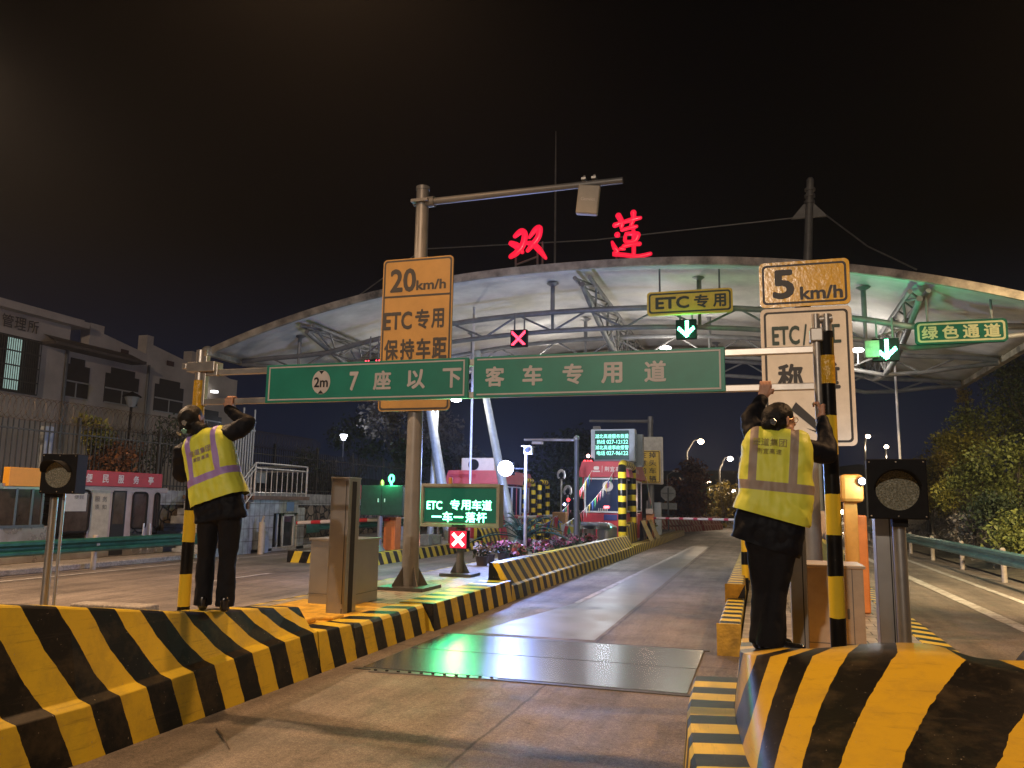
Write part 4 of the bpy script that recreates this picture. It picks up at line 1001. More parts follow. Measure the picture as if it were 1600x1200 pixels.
# ------------------------------------------------------------------ toll plaza canopy
M_memb = mat('canopy_membrane', (.66, .63, .57), .7, 0, var=.2, scale=.7, bump=.05, bscale=2)
M_edge = mat('canopy_edge', (.36, .30, .21), .7, 0, var=.55, scale=1.8)
M_truss = mat('truss_grey', (.20, .195, .185), .5, .2, var=.2, scale=3)
CX, CW = -4.9, 12.5
def vz(x): return 6.45 + 2.05 * max(0.0, 1 - abs((x - CX) / CW) ** 2.25)
def vault(x, y):
    u = (y - 22) / 13
    saddle = -.35 * math.sin(math.pi * u) * 0 + .10 * math.cos((x + 5) * .9) * math.sin(math.pi * u)
    return vz(x) + saddle
can = thing('toll_canopy', 'wide white arched membrane canopy on lattice trusses over the toll lanes', 'canopy', (CX, 22, 0))
mb = MB(); X0, X1 = CX - CW, CX + CW
rows = [[(x, y, vault(x, y)) for x in np.linspace(X0, X1, 50)] for y in np.linspace(22, 35, 18)]
mb.grid(rows); mo = mb.build('membrane', M_memb, can, smooth=True); so = mo.modifiers.new('t', 'SOLIDIFY'); so.thickness = .05; so.offset = 1
mb = MB()
for y, hh in ((21.93, .20), (35.07, .14)):
    xs_ = np.linspace(X0, X1, 60)
    lo = [(x, y, vz(x) - hh * .62) for x in xs_]; hi = [(x, y, vz(x) + hh * .5) for x in xs_]
    d = .10 if y < 30 else -.10
    mb.grid([lo, hi]); mb.grid([[(x, y + d, z) for x, y, z in hi], [(x, y + d, z) for x, y, z in lo]]); mb.grid([hi, [(x, y + d, z) for x, y, z in hi]]); mb.grid([[(x, y + d, z) for x, y, z in lo], lo])
for x in (X0, X1): mb.bar((x, 22, vz(x) + .0), (x, 35, vz(x) + .0), .2, .26)
mb.sphere((X0, 21.95, vz(X0)), .2, 12)
mb.build('edge_beam', M_edge, can)
def arch_truss(y, d1, d2, x0, x1, name='truss', n=22, sub=True):
    mb = MB(); xs_ = np.linspace(x0, x1, n + 1)
    e = lambda x: max(.0, min(1, (min(x - X0, X1 - x)) / 3.2))
    T1 = [Vector((x, y, vz(x) - .06 - (d1 - .06) * e(x))) for x in xs_]; T2 = [Vector((x, y, vz(x) - .14 - (d2 - .14) * e(x))) for x in xs_]
    mb.tube(T1, .085, 10); mb.tube(T2, .075, 10)
    for i in range(n):
        a, b_ = (T1[i], T2[i + 1]) if i % 2 else (T2[i], T1[i + 1])
        mb.tube([a, b_], .035, 6)
    for i in range(2, n - 1, 4):
        p = T1[i]; q = Vector((p.x, p.y, vz(p.x) - .03)); mb.tube([p, q], .07, 8); mb.tube([q - EZ * .09, q], [.07, .2], 10)
        mb.tube([T2[i], T1[i]], .05, 8)
    return mb.build(name, M_truss, can, smooth=True)
arch_truss(23.6, .95, 1.55, X0 + .2, X1 - .2); arch_truss(28.6, .8, 1.5, X0 + .2, X1 - .2); arch_truss(33.6, .8, 1.4, X0 + .2, X1 - .2)
for x in (-13.9, CX + .1, 4.1):
    mb = MB(); ys_ = np.linspace(22.3, 34.7, 13)
    A = [Vector((x - .22, y, vz(x) - .28)) for y in ys_]; B = [Vector((x + .22, y, vz(x) - .28)) for y in ys_]; D = [Vector((x, y, vz(x) - .35 - 1.1 * math.sin(math.pi * (k + .5) / 13))) for k, y in enumerate(ys_)]
    for T_ in (A, B): mb.tube(T_, .065, 8)
    mb.tube(D, .085, 10)
    for k in range(12):
        for T_ in (A, B): mb.tube([T_[k], D[k + 1]] if k % 2 else [D[k], T_[k + 1]], .035, 6)
        mb.tube([A[k], B[k + 1]], .028, 6)
    mb.build('cross_truss', M_truss, can, smooth=True)
# slanted columns
for (ua, va, ub, vb, y, r) in ((690, 756, 672, 640, 27.5, .17), (676, 756, 682, 640, 27.9, .10), (779, 722, 759, 618, 28.5, .15)):
    a, b_ = at_y(ua, va, y), at_y(ub, vb, y); d = (b_ - a).normalized(); k = (vz(a.x) - .9 - a.z) / d.z; foot_ = a - d * ((a.z - .27) / d.z)
    mb = MB(); mb.tube([foot_, a + d * k], [r * 1.25, r * .8], 16); mb.build('column', mat('column_paint', (.36, .38, .36), .45, .2, var=.15), can, smooth=True)
# masts with stays
for u0, base_v, vtop, y in ((1263, 405, 280, 30.0),):
    a, b_ = at_y(1262, 405, y), at_y(1266, 282, y); d = (b_ - a).normalized(); foot_ = Vector((a.x, y, .29))
    mb = MB(); mb.tube([foot_, a, b_], [.2, .16, .13], 14)
    for k in (.72, .80, .88): p = a.lerp(b_, k); mb.tube([p - EZ * .05, p + EZ * .05], .19, 12)
    mb.sphere(b_, .13, 10)
    mb.build('mast', M_truss, can, smooth=True)
    c = a.lerp(b_, .57); mb = MB(); mb.plate(c, EX, EZ, [(-.62, -.12), (.62, -.12), (.16, .42), (-.16, .42)], .12); mb.build('stay_plate', M_truss, can)
    mb = MB()
    e1 = at_y(662, 389, 30); e2 = Vector((6.2, 24, vz(6.2))); e2 = at_y(1432, 421, 26)
    for e_, s in ((e1, -1), (e2, 1)):
        p = c + Vector((s * .58, 0, -.1)); mb.tube([p, p.lerp(e_, .5) - EZ * .22, e_], .028, 5)
    e3 = at_y(545, 473, 30); mb.tube([e1, e3], .028, 5)
    mb.build('stay_cable', M_truss, can)
mb = MB(); a = at_y(868, 280, 29); b_ = at_y(868, 205, 29); mb.tube([(a.x, 29, vz(a.x)), (a.x, 29, a.z), (a.x, 29, b_.z)], [.05, .035, .012], 6); mb.build('lightning_rod', M_truss, can)
# thin white downpipes
for u, v, y in ((736, 690, 25.0), (1402, 640, 30.0)):
    p = at_y(u, v, y); mb = MB(); mb.tube([(p.x, y, .2), (p.x, y, vz(p.x) - .1)], .04, 8); mb.build('downpipe', M_signw, can, smooth=True)

# red brush-written characters on the canopy edge
M_red = mat('red_letter', (.85, .012, .05), .25, 0, var=.1, coat=.4, emit=.85, ecol=(1.0, .012, .05))
def brush(label, strokes, px0, py0, sc, y, legs):
    o = at_y(px0, py0, y)
    t = thing('rooftop_character', label, 'sign character', (o.x, y, vz(o.x)), 'red characters on the canopy')
    mb = MB()
    for st_ in strokes:
        pts = [at_y(760 + a / 5.333, 200 + b_ / 5.333, y) for a, b_, w in st_]; rr = [w / 5.333 * 1.75 * (y / 22.5) * .0108 for a, b_, w in st_]
        # smooth the brush path
        P_, W_ = [], []
        for i in range(len(pts) - 1):
            for k in range(5):
                s = k / 5; p0 = pts[max(i - 1, 0)]; p1_ = pts[i]; p2_ = pts[i + 1]; p3 = pts[min(i + 2, len(pts) - 1)]
                P_.append(.5 * ((2 * p1_) + (p2_ - p0) * s + (2 * p0 - 5 * p1_ + 4 * p2_ - p3) * s * s + (3 * p1_ - 3 * p2_ + p3 - p0) * s ** 3)); W_.append(rr[i] + (rr[i + 1] - rr[i]) * s)
        P_.append(pts[-1]); W_.append(rr[-1])
        n0 = len(mb.v); mb.tube(P_, W_, 12)
        for p, w in ((P_[0], W_[0]), (P_[-1], W_[-1])): mb.sphere(p, w, 10)
        for k in range(n0, len(mb.v)): v = mb.v[k]; mb.v[k] = (v[0], y + (v[1] - y) * .55, v[2])
    mb.build('strokes', M_red, t, smooth=True)
    fr_ = MB()
    for (u, v0) in legs: a = at_y(u, v0, y + .12); fr_.tube([(a.x, y + .12, vz(a.x) + .02), a], .035, 8)
    if len(legs) > 2: a, b_ = at_y(legs[0][0], legs[0][1] + 12, y + .12), at_y(legs[1][0], legs[1][1] + 6, y + .12); fr_.tube([a, b_], .035, 8)
    fr_.build('support_frame', M_pole, t, smooth=True)
shuang = [[(240, 900, 22), (290, 862, 30), (320, 890, 28), (300, 980, 30), (250, 1040, 30), (205, 1070, 24)], [(205, 960, 24), (255, 985, 32), (300, 1035, 18)], [(360, 910, 16), (405, 850, 26), (440, 835, 30), (435, 900, 28), (395, 960, 28), (345, 1020, 20)], [(335, 960, 16), (385, 965, 26), (440, 1015, 28), (495, 1085, 14)]]
lian = [[(1100, 730, 26), (1130, 790, 22), (1122, 830, 14)], [(1072, 810, 24), (1140, 785, 18), (1210, 765, 22), (1282, 748, 16)], [(1225, 705, 26), (1225, 760, 20), (1205, 810, 16)], [(1130, 850, 16), (1200, 830, 18), (1250, 820, 16)], [(1165, 880, 16), (1235, 880, 20), (1262, 890, 24), (1235, 940, 18), (1160, 945, 18), (1160, 890, 14)], [(1145, 985, 20), (1215, 970, 18), (1275, 965, 20)], [(1225, 850, 16), (1228, 940, 18), (1228, 1050, 18)], [(1090, 890, 26), (1100, 900, 14)], [(1048, 950, 12), (1070, 1000, 22), (1095, 1030, 14), (1060, 1050, 20), (1150, 1058, 20), (1260, 1070, 20), (1365, 1048, 18)], [(1120, 1005, 18), (1150, 1010, 12)]]
brush('glowing red brush character shuang, the left one on the canopy edge', shuang, 825, 380, 1, 22.5, [(806, 402), (840, 395), (848, 378)])
brush('glowing red brush character lian, the taller right one on the canopy edge', lian, 985, 370, 1, 22.5, [(963, 400), (993, 398)])

# lane signals and signs hanging from the canopy
M_x = mat('led_red_cross', (1, .3, .35), .5, 0, var=0, emit=4, ecol=(1, .03, .07)); M_arrow = mat('led_arrow', (.6, 1, .8), .5, 0, var=0, emit=14, ecol=(.15, 1, .55))
def hang(u, v, y, w, h, label, kind, dy=0.0, group='lane lights under the canopy'):
    c = at_y(u, v, y); t = thing('lane_light', label, 'lane light', (c.x, y, c.z - h / 2), group)
    mb = MB(); mb.box(c + EY * .1, (w, .2, h)); bx_ = mb.build('housing', M_black, t, bevel=.01)
    mb = MB()
    for s in (-.3, .3): mb.tube([c + Vector((s * w, .1, h / 2)), Vector((c.x + s * w, y + .1, max(c.z + h, vz(c.x) - 1.0)))], .025, 6)
    mb.build('hanger', M_truss, t)
    e = MB(); q = c - EY * .004
    def dots(line, step=.055, r=.022):
        for a, b_ in line:
            a, b_ = Vector((a[0], 0, a[1])), Vector((b_[0], 0, b_[1])); n = max(1, int((b_ - a).length / step))
            for k in range(n + 1):
                p = q + a.lerp(b_, k / n); e.box(p, (r * 2, .012, r * 2))
    s = w * .38
    if kind == 'x': dots([((-s, -s), (s, s)), ((-s, s), (s, -s)), ((-s + .05, -s), (s, s - .05)), ((-s, s - .05), (s - .05, -s))]); e.build('red_cross', M_x, t)
    elif kind == 'arrow': dots([((0, s), (0, -s)), ((.05, s), (.05, -s * .9)), ((0, -s), (-s, 0)), ((0, -s), (s, 0)), ((0, -s + .07), (-s * .9, .05)), ((0, -s + .07), (s * .9, .05))]); e.build('green_arrow', M_arrow, t)
    elif kind == 'eyes':
        for k in (-1, 1): e = MB(); dots([((k * s - .05, -.05), (k * s + .05, .05)), ((k * s - .05, .05), (k * s + .05, -.05))]); e.build('red_light', M_x, t)
    return t
hang(810, 528, 23.0, .52, .52, 'red cross lane light hanging left of the long green panel seam', 'x')
t = hang(1072, 514, 23.0, .58, .56, 'green down arrow lane light below the amber hanging sign', 'arrow')
c = at_y(1072, 518, 22.6); lamp('arrow_glow', 'POINT', c, 25, (.1, 1, .45), .1, parent=t)
t = hang(1384, 546, 22.8, .66, .60, 'bright green down arrow lane light at far right with a pale lit box beside it', 'arrow')
c = at_y(1384, 548, 22.3); lamp('arrow_glow', 'POINT', c - EY * .3, 90, (.1, 1, .42), .12, parent=t)
M_box = mat('pale_box', (.20, .17, .11), .5, 0, var=.4, scale=5)
c = at_y(1362, 546, 22.72); mb = MB(); mb.box(c, (.36, .2, .46)); mb.build('pale_box', M_box, t, bevel=.02)
hang(582, 566, 23.0, .50, .2, 'small dark lane light with two red dots peeking over the green panel', 'eyes')
def hang_sign(u0, v0, u1, v1, y, txt, m, mi, label, bold):
    a, b_ = at_y(u0, (v0 + v1) / 2, y), at_y(u1, (v0 + v1) / 2, y); zc = (a.z + b_.z) / 2; w = b_.x - a.x; h = at_y((u0 + u1) / 2, v0, y).z - at_y((u0 + u1) / 2, v1, y).z
    t = thing('hanging_sign', label, 'hanging sign', ((a.x + b_.x) / 2, y, zc - h / 2))
    p, o, w, h = board(t, 'sign_panel', a.x, b_.x, zc - h / 2, zc + h / 2, y, m, mi, r=.1, rim=.05, line=.05, thick=.12)
    lettering(txt(w, h), o, EX, EZ, mi, p, bold=bold)
    mb = MB()
    for s in (-.35, .35): mb.tube([(o.x + s * w, y + .08, zc + h / 2), (o.x + s * w, y + .08, zc + h / 2 + .7)], .03, 6)
    mb.build('hanger', M_truss, t)
M_yel2 = mat('sign_yellow_dim', (.85, .58, .08), .7, 0, var=.1)
hang_sign(1011, 453, 1145, 490, 22.7, lambda w, h: [('ETC', -.20 * w, 0, .40 * w, .52 * h), ('专', .14 * w, 0, .17 * w, .56 * h), ('用', .35 * w, 0, .15 * w, .55 * h)], M_yel2, mat('sign_ink_dark_green', (.008, .025, .014), .5), 'amber ETC sign hanging from the canopy above the green arrow', .035)
M_gold2 = mat('sign_letter_olive', (.26, .25, .14), .9, 0, var=.1)
hang_sign(1430, 500, 1575, 536, 22.7, lambda w, h: [(c_, (-.34 + .225 * i) * w, 0, .18 * w, .58 * h) for i, c_ in enumerate('绿色通道')], mat('sign_dark_green', (.010, .060, .042), .9, spec=.03), M_gold2, 'dark green four character sign hanging at the right end of the canopy', .03)
# white lamps under the canopy
M_lampw = mat('lamp_white', (1, 1, 1), .5, 0, var=0, emit=18, ecol=(.86, .9, 1))
for i, (u, v, y, pw) in enumerate(((1040, 544, 27.5, 165), (713, 625, 27.5, 180), (1340, 547, 27.5, 150), (860, 560, 29.5, 150))):
    c = at_y(u, v, y)
    t = thing('canopy_lamp', ['white lamp hanging under the canopy left of the green arrow', 'white lamp hanging low beside the left speed board', 'white lamp under the canopy beside the right green arrow', 'white lamp hidden behind the long green panel'][i], 'lamp', (c.x, y, c.z), 'white lamps under the canopy')
    mb = MB(); mb.sphere(c, .17, 14, (1.15, 1.15, .42)); mb.build('bulb', M_lampw, t, smooth=True)
    mb = MB(); mb.tube([c + EZ * .05, Vector((c.x, y, vz(c.x) - 1.5))], .02, 6); mb.build('hanger', M_truss, t)
    lamp('canopy_light', 'POINT', c + Vector((0, 0, -.3)), pw, (1, .92, .82), .16, parent=t)

# ------------------------------------------------------------------ floodlight on the left island
M_flood = mat('flood_face', (1, 1, 1), .5, 0, var=0, emit=30, ecol=(.72, .82, 1))
fp = at_y(821, 800, 18)
fl = thing('floodlight', 'dazzling white floodlight on a thin pole above the flower bed', 'floodlight', (fp.x, 18, .3))
mb = MB(); mb.tube([(fp.x, 18, .3), (fp.x, 18, at_y(822, 706, 18).z)], .04, 12); mb.build('pole', M_alu, fl, smooth=True)
cb = at_y(826, 704, 18); mb = MB(); mb.box(cb, (.19, .34, .17), rot=R(10)); mb.bx(cb + Vector((-.12, -.24, .085)), cb + Vector((.12, .16, .10))); mb.build('camera', M_signw, fl, bevel=.012)
mb = MB(); mb.tube([cb + Vector((.01, -.16, 0)), cb + Vector((.02, -.2, 0))], .06, 14); mb.build('camera_lens', M_dark, fl)
fc = at_y(791, 732, 17.9)
mb = MB(); mb.tube([(fp.x, 18, fc.z), (fc.x, 17.95, fc.z)], .022, 8); mb.box(fc + EY * .12, (.30, .2, .30)); mb.build('lamp_housing', M_black, fl, bevel=.02)
mb = MB(); mb.sphere(fc - EY * .05, .18, 22); mb.build('lamp_glare_ball', M_flood, fl, smooth=True)  # glowing ball, made big and round to stand for the lamp's glare
lamp('flood_light', 'SPOT', fc + Vector((-.1, -.45, .1)), 8000, (.32, .45, 1), .15, aim=fc + Vector((-8, 17, 1.9)), cone=36, parent=fl)
lamp('flood_light', 'POINT', fc + Vector((.15, -.45, .1)), 1000, BLUE, .16, parent=fl)

# ------------------------------------------------------------------ red toll booth
M_redp = mat('booth_red', (.50, .035, .05), .38, 0, var=.15, scale=3); M_pinkr = mat('booth_roof_red', (.46, .07, .09), .45, 0, var=.12, scale=3)
M_glass = mat('dark_glass', (.03, .045, .10), .08, 0, var=.2, scale=1.2, spec=.8); M_wht = mat('white_frame', (.6, .6, .62), .4, 0, var=.05)  # booth glass is opaque, its blue stands for the bluish-lit interior
def booth(x0, x1, y0, y1, zb, zr, label, front=True, txt=None):
    t = thing('toll_booth', label, 'toll booth', ((x0 + x1) / 2, y0, zb), 'red toll booths')
    H_ = zr - zb; zroof = zr - H_ * .2; zw0 = zb + H_ * .36; zw1 = zroof - .06; w = x1 - x0
    mb = MB(); mb.bx((x0, y0, zb), (x1, y1, zw0 - .05)); mb.build('body', M_redp, t, bevel=.03)
    for a in (x0, x1 - .09):
        for b_ in (y0, y1 - .09, (y0 + y1) / 2): mb = MB(); mb.bx((a, b_, zw0 - .05), (a + .09, b_ + .09, zroof)); mb.build('corner_post', M_redp, t)
    mb = MB(); mb.bx((x0 + .06, y0 + .05, zw0), (x1 - .06, y1 - .05, zw1)); mb.build('interior', mat('booth_inside', (.05, .055, .075), .6, 0, var=.6, scale=1.5), t)
    mb = MB(); mb.bx((x0 + .10, y0 + .02, zw0), (x1 - .10, y0 + .035, zw1)); gl = mb.build('window', M_glass, t)
    mb = MB()
    for a, b_ in (((x0 + .07, zw0 - .03), (x1 - .07, zw0 + .03)), ((x0 + .07, zw1 - .03), (x1 - .07, zw1 + .03)), ((x0 + .07, zw0), (x0 + .13, zw1)), ((x1 - .13, zw0), (x1 - .07, zw1))): mb.bx((a[0], y0 - .012, a[1]), (b_[0], y0 + .018, b_[1]))
    mb.build('window_frame', M_wht, gl)
    n = 3
    for k in range(n):
        a = y0 + .12 + (y1 - y0 - .2) * k / n; b_ = y0 + .08 + (y1 - y0 - .2) * (k + 1) / n
        mb = MB(); mb.bx((x1 - .03, a, zw0 - (.5 if k == 1 else 0)), (x1 - .015, b_, zw1)); sg = mb.build('side_window', M_glass, t)
        mb = MB()
        for q in (a, b_ - .05): mb.bx((x1 - .02, q, zw0 - (.5 if k == 1 else 0)), (x1 + .012, q + .05, zw1))
        for q in (zw0 - (.5 if k == 1 else 0), zw1 - .05): mb.bx((x1 - .02, a, q), (x1 + .011, b_, q + .05))
        mb.build('window_frame', M_wht, sg)
    # sloping fascia roof
    mb = MB(); e = .16
    lo = [(x0 - e, y0 - e, zroof), (x1 + e, y0 - e, zroof), (x1 + e, y1 + e, zroof), (x0 - e, y1 + e, zroof)]; hi = [(x0 - .02, y0 - .02, zr), (x1 + .02, y0 - .02, zr), (x1 + .02, y1 + .02, zr), (x0 - .02, y1 + .02, zr)]
    mb._add(lo + hi, [(0, 1, 5, 4), (1, 2, 6, 5), (2, 3, 7, 6), (3, 0, 4, 7), (4, 5, 6, 7), (3, 2, 1, 0)]); rf = mb.build('roof', M_pinkr, t)
    return t, rf, lo, hi, zw0, zw1
bt, rf, lo, hi, zw0, zw1 = booth(-6.42, -4.76, 30, 34.2, .3, 3.25, 'red toll booth with a window front behind the striped hoop', txt=1)
ex = EX; ey = (Vector(hi[0]) - Vector(lo[0])); ey.x = 0; ey.normalize(); o = (Vector(lo[0]) + Vector(lo[1]) + Vector(hi[0]) + Vector(hi[1])) / 4
lettering([(c_, .12 + .21 * i, 0, .17, .19) for i, c_ in enumerate('荆宜高速')], o, ex, ey, M_signw, rf, bold=.012, lift=.012)
mb = MB(); nn = ex.cross(ey)
mb.plate(o + ex * -.28 + ey * .04 + nn * .012, ex, ey, rrect(.2, .13, .04), .006); mb.plate(o + ex * -.28 - ey * .09 + nn * .012, ex, ey, rrect(.28, .05, .01), .006); mb.plate(o + ex * -.06 + nn * .012, ex, ey, rrect(.015, .26, .004), .006); mb.build('emblem', M_signw, rf)
exs = EY; eys = Vector(hi[1]) - Vector(lo[1]); eys.y = 0; eys.normalize(); o = (Vector(lo[1]) + Vector(lo[2]) + Vector(hi[1]) + Vector(hi[2])) / 4
lettering([(c_, -.9 + .4 * i, 0, .32, .18) for i, c_ in enumerate('荆宜高速')], o, exs, eys, M_signw, rf, bold=.01, lift=.012)
mb = MB(); mb.plate((-5.45, 29.985, zw1 - .28), EX, EZ, [(.2 * math.cos(i * .3142), .2 * math.sin(i * .3142)) for i in range(20)], .01); mb.build('round_notice', M_signw, bt)
mb = MB(); mb.plate((-5.45, 29.978, zw1 - .26), EX, EZ, [(-.05, -.12), (.06, -.05), (.07, .10), (-.02, .13), (-.08, .02)], .006); mb.build('notice_mark', M_redp, bt)
mb = MB(); mb.plate((-5.5, 29.975, zw0 + .18), EX, EZ, rrect(.22, .09, .04), .02); mb.build('red_lamp', mat('red_lamp_lit', (1, .2, .2), .4, var=0, emit=6, ecol=(1, .1, .12)), bt)
mb = MB(); mb.plate((-5.35, 29.97, zw0 - .2), EX, EZ, rrect(.5, .22, .01), .012); pq = mb.build('blue_plaque', mat('plaque_blue', (.03, .03, .16), .4, var=.1), bt)
mb = MB(); mb.box((-6.0, 30.1, zw0 + .12), (.16, .1, .2)); mb.build('blue_box', mat('box_blue', (.02, .10, .45), .4, var=.1), bt)
mb = MB()
for k in range(5): mb.box((-5.8 + k * .08, 30.0, zw0 + .07), (.03, .04, .13))
mb.build('leaflets', M_signw, bt)
lamp('booth_fill', 'POINT', (-5.1, 27.2, 2.5), 220, (.85, .9, 1), .1, parent=bt)  # bare point lamp without a fixture, added to brighten booth front and terminal
lamp('booth_side_fill', 'POINT', (-4.35, 32.0, 1.9), 25, (1, .7, .6), .1, parent=bt)  # bare side lamp without a fixture, added to brighten the booth wall
# big screen on top of the booth line
lx0, lx1, lz0, lz1 = -6.16, -4.47, 3.27, 4.50
bs = thing('message_screen', 'upright screen with four lines of lit green writing above the red booth', 'led screen', ((lx0 + lx1) / 2, 30.3, 3.25))
mb = MB(); mb.bx((lx0, 30.3, lz0), (lx1, 30.8, lz1)); mb.build('housing', mat('screen_blue_grey', (.33, .38, .46), .45, .2, var=.1), bs, bevel=.02)
mb = MB(); mb.bx((lx0 + .16, 30.285, lz0 + .06), (lx1 - .22, 30.295, lz1 - .06)); ds = mb.build('display', mat('led_board_dark', (.004, .016, .016), .35, var=.2, scale=2, emit=.12, ecol=(.02, .28, .22)), bs)
o = Vector(((lx0 + lx1) / 2 - .03, 30.284, (lz0 + lz1) / 2)); M_led2 = mat('led_cyan_lit', (.5, 1, .9), .5, 0, var=0, emit=2.2, ecol=(.22, 1, .74))
its = []
for k, (a, b_) in enumerate((('湖北高速服务救援', None), ('热线', '027-12122'), ('湖北高速事故报警', None), ('电话', '027-96122'))):
    zz = .34 - k * .215
    if b_ is None: its.append((a, 0, zz, 1.28, .165))
    else: its += [(a, -.42, zz, .32, .165), (b_, .21, zz, .82, .15)]
lettering(its, o, EX, EZ, M_led2, ds, bold=.0)
mb = MB()
for x in (lx0 + .3, lx1 - .3): mb.tube([(x, 30.6, 3.1), (x, 30.6, 3.3)], .05, 8)
mb.build('feet', M_pole, bs)
mb = MB(); mb.bx((-4.62, 31.0, 3.1), (-4.27, 31.35, 4.35)); tag(mb.build('grey_case', mat('case_grey', (.13, .15, .16), .5, .3, var=.1), loc=(-4.2, 31, 3.1), bevel=.01), 'slim grey case standing upright right of the message screen', 'case')
# striped hoop
M_hoop = stripe_mat('hoop_stripes', .42, axis=0, wear=.2, rough=.3)
def hoop(x, y0, y1, zb, zt, r, label, m=None):
    pts = [(x, y0, zb), (x, y0, zt - .25)] + [(x, y0 + .25 * (1 - math.cos(a)), zt - .25 + .25 * math.sin(a)) for a in (.5, 1.0, 1.57)] + [(x, y1 - .25 * (1 - math.cos(a)), zt - .25 + .25 * math.sin(a)) for a in (1.57, 1.0, .5)] + [(x, y1, zt - .25), (x, y1, zb)]
    mb = MB(); mb.tube(pts, r, 16); return tag(mb.build('striped_hoop', m or M_hoop, loc=(x, y0, zb), smooth=True), label, 'hoop guard', 'striped hoop guards')
hoop(-4.68, 28.6, 31.0, .28, 3.10, .15, 'yellow and black striped hoop guarding the corner of the red booth')
M_hoop2 = stripe_mat('hoop_check', .34, axis=0, wear=.2)
hoop(at_y(820, 780, 29).x, 29, 30.2, .27, 2.5, .085, 'faint striped hoop post behind the floodlight pole', M_hoop2)
hoop(at_y(833, 780, 29.4).x + .25, 29.4, 30.6, .27, 2.45, .085, 'second faint striped hoop right of the floodlight pole', M_hoop2)
hp = at_y(1160, 740, 14); hoop(hp.x, 14, 15.4, .29, at_y(1160, 716, 14).z, .055, 'striped hoop with dark rounded top glimpsed behind the right worker')
# striped cheek at its foot
mb = MB(); mb.plate((-4.52, 28.5, .28), Vector((0, 1, 0)), EZ, [(0, 0), (2.6, 0), (2.6, .62), (1.2, .75), (.2, .55)], .12)
for k in range(len(mb.uv)): mb.uv[k] = [(mb.v[i][1] * .7 + mb.v[i][2] * .5, mb.v[i][2]) for i in mb.f[k]]
tag(mb.build('striped_cheek', M_hoop, loc=(-4.5, 29.5, .28)), 'low striped cheek plate at the foot of the striped hoop', 'guard plate')
# steel card terminal in front of the booth
ct = thing('card_terminal', 'rounded steel card terminal with a lit slanted top before the red booth', 'terminal', (-5.3, 25.6, .3))
c = Vector((-5.25, 25.6, .3)); mb = MB(); mb.tube([c, c + EZ * .55], .2, 18); mb.build('pedestal', M_steel, ct, smooth=True)
mb = MB(); m3 = Matrix.Rotation(R(-14), 3, 'X'); mb.box(c + EZ * .66, (1.3, .6, .12), m=m3); mb.build('counter', mat('counter_pale', (.45, .50, .55), .25, .3, var=.2), ct, bevel=.05)
mb = MB(); mb.tube([c + Vector((.45, .7, 0)), c + Vector((.45, .7, .62))], .33, 20); mb.tube([c + Vector((.45, .7, .62)), c + Vector((.45, .7, .74))], [.33, .12], 20); mb.build('cowl', M_steel, ct, smooth=True)
mb = MB(); mb.sphere(c + Vector((.62, .36, .62)), .03, 8); mb.build('green_lamp', mat('green_dot', (.2, 1, .6), .4, var=0, emit=8, ecol=(.1, 1, .5)), ct)

# yellow U-turn sign and second gantry
y2 = 36.3
us = thing('warning_sign', 'yellow two column warning sign in front of a pale board behind the red booth', 'warning sign', (-4.6, y2, .3))
a = at_y(1005, 683, y2 + .2); b_ = at_y(1036, 757, y2 + .2); mb = MB(); mb.plate(((a.x + b_.x) / 2 - .35, y2 + .12, (a.z + b_.z) / 2), EX, EZ, rrect(b_.x - a.x + .75, a.z - b_.z, .06), .04); mb.build('pale_board', M_back, us)
a = at_y(1005, 704, y2); b_ = at_y(1032, 755, y2); w = (b_.x - a.x) * 1.5; x1_ = b_.x; h = a.z - b_.z
p, o, w, h = board(us, 'sign_panel', x1_ - w, x1_, b_.z, a.z, y2, mat('warning_yellow', (.62, .42, .03), .45, 0, var=.08), M_ink, r=.05, rim=.03, line=.035)
lettering([(c_, w * .20, h * (.36 - .24 * i), w * .28, h * .18) for i, c_ in enumerate('掉头车辆')] + [(c_, -w * .18, h * (.36 - .24 * i), w * .28, h * .18) for i, c_ in enumerate('注意前方')], o, EX, EZ, M_ink, p, bold=.015)
gp = at_y(1016, 651, y2 + .4); mb = MB(); mb.tube([(gp.x, y2 + .4, .3), (gp.x, y2 + .4, gp.z)], [.15, .12], 16); mb.build('pole', M_pole, us, smooth=True)
ga = at_y(921, 656, y2 + .4); mb = MB(); mb.tube([(gp.x + .12, y2 + .4, gp.z - .22), (ga.x, y2 + .4, gp.z - .16)], [.08, .06], 10); mb.box((ga.x + .35, y2 + .4, gp.z - .65), (.34, .14, .48)); mb.build('arm', M_pole, us)
# lamp gantry left of it
y3 = 22.6; g0 = at_y(901, 685, y3); g1 = at_y(819, 687, y3)
gg = thing('camera_gantry', 'slender grey gantry with a thin left arm and small camera behind the floodlight', 'sign gantry', (g0.x, y3, .3))
mb = MB(); mb.tube([(g0.x, y3, .3), (g0.x, y3, g0.z)], [.085, .065], 14); mb.build('pole', M_pole, gg, smooth=True)
mb = MB(); mb.tube([(g0.x + .05, y3, g0.z - .05), (g1.x, y3, g1.z)], [.045, .035], 10); mb.sphere((g0.x, y3, g0.z), .09, 10); mb.build('arm', M_alu, gg, smooth=True)
cc = at_y(840, 692, y3); mb = MB(); mb.box(cc, (.32, .14, .08)); mb.build('camera', M_signw, gg, bevel=.01)
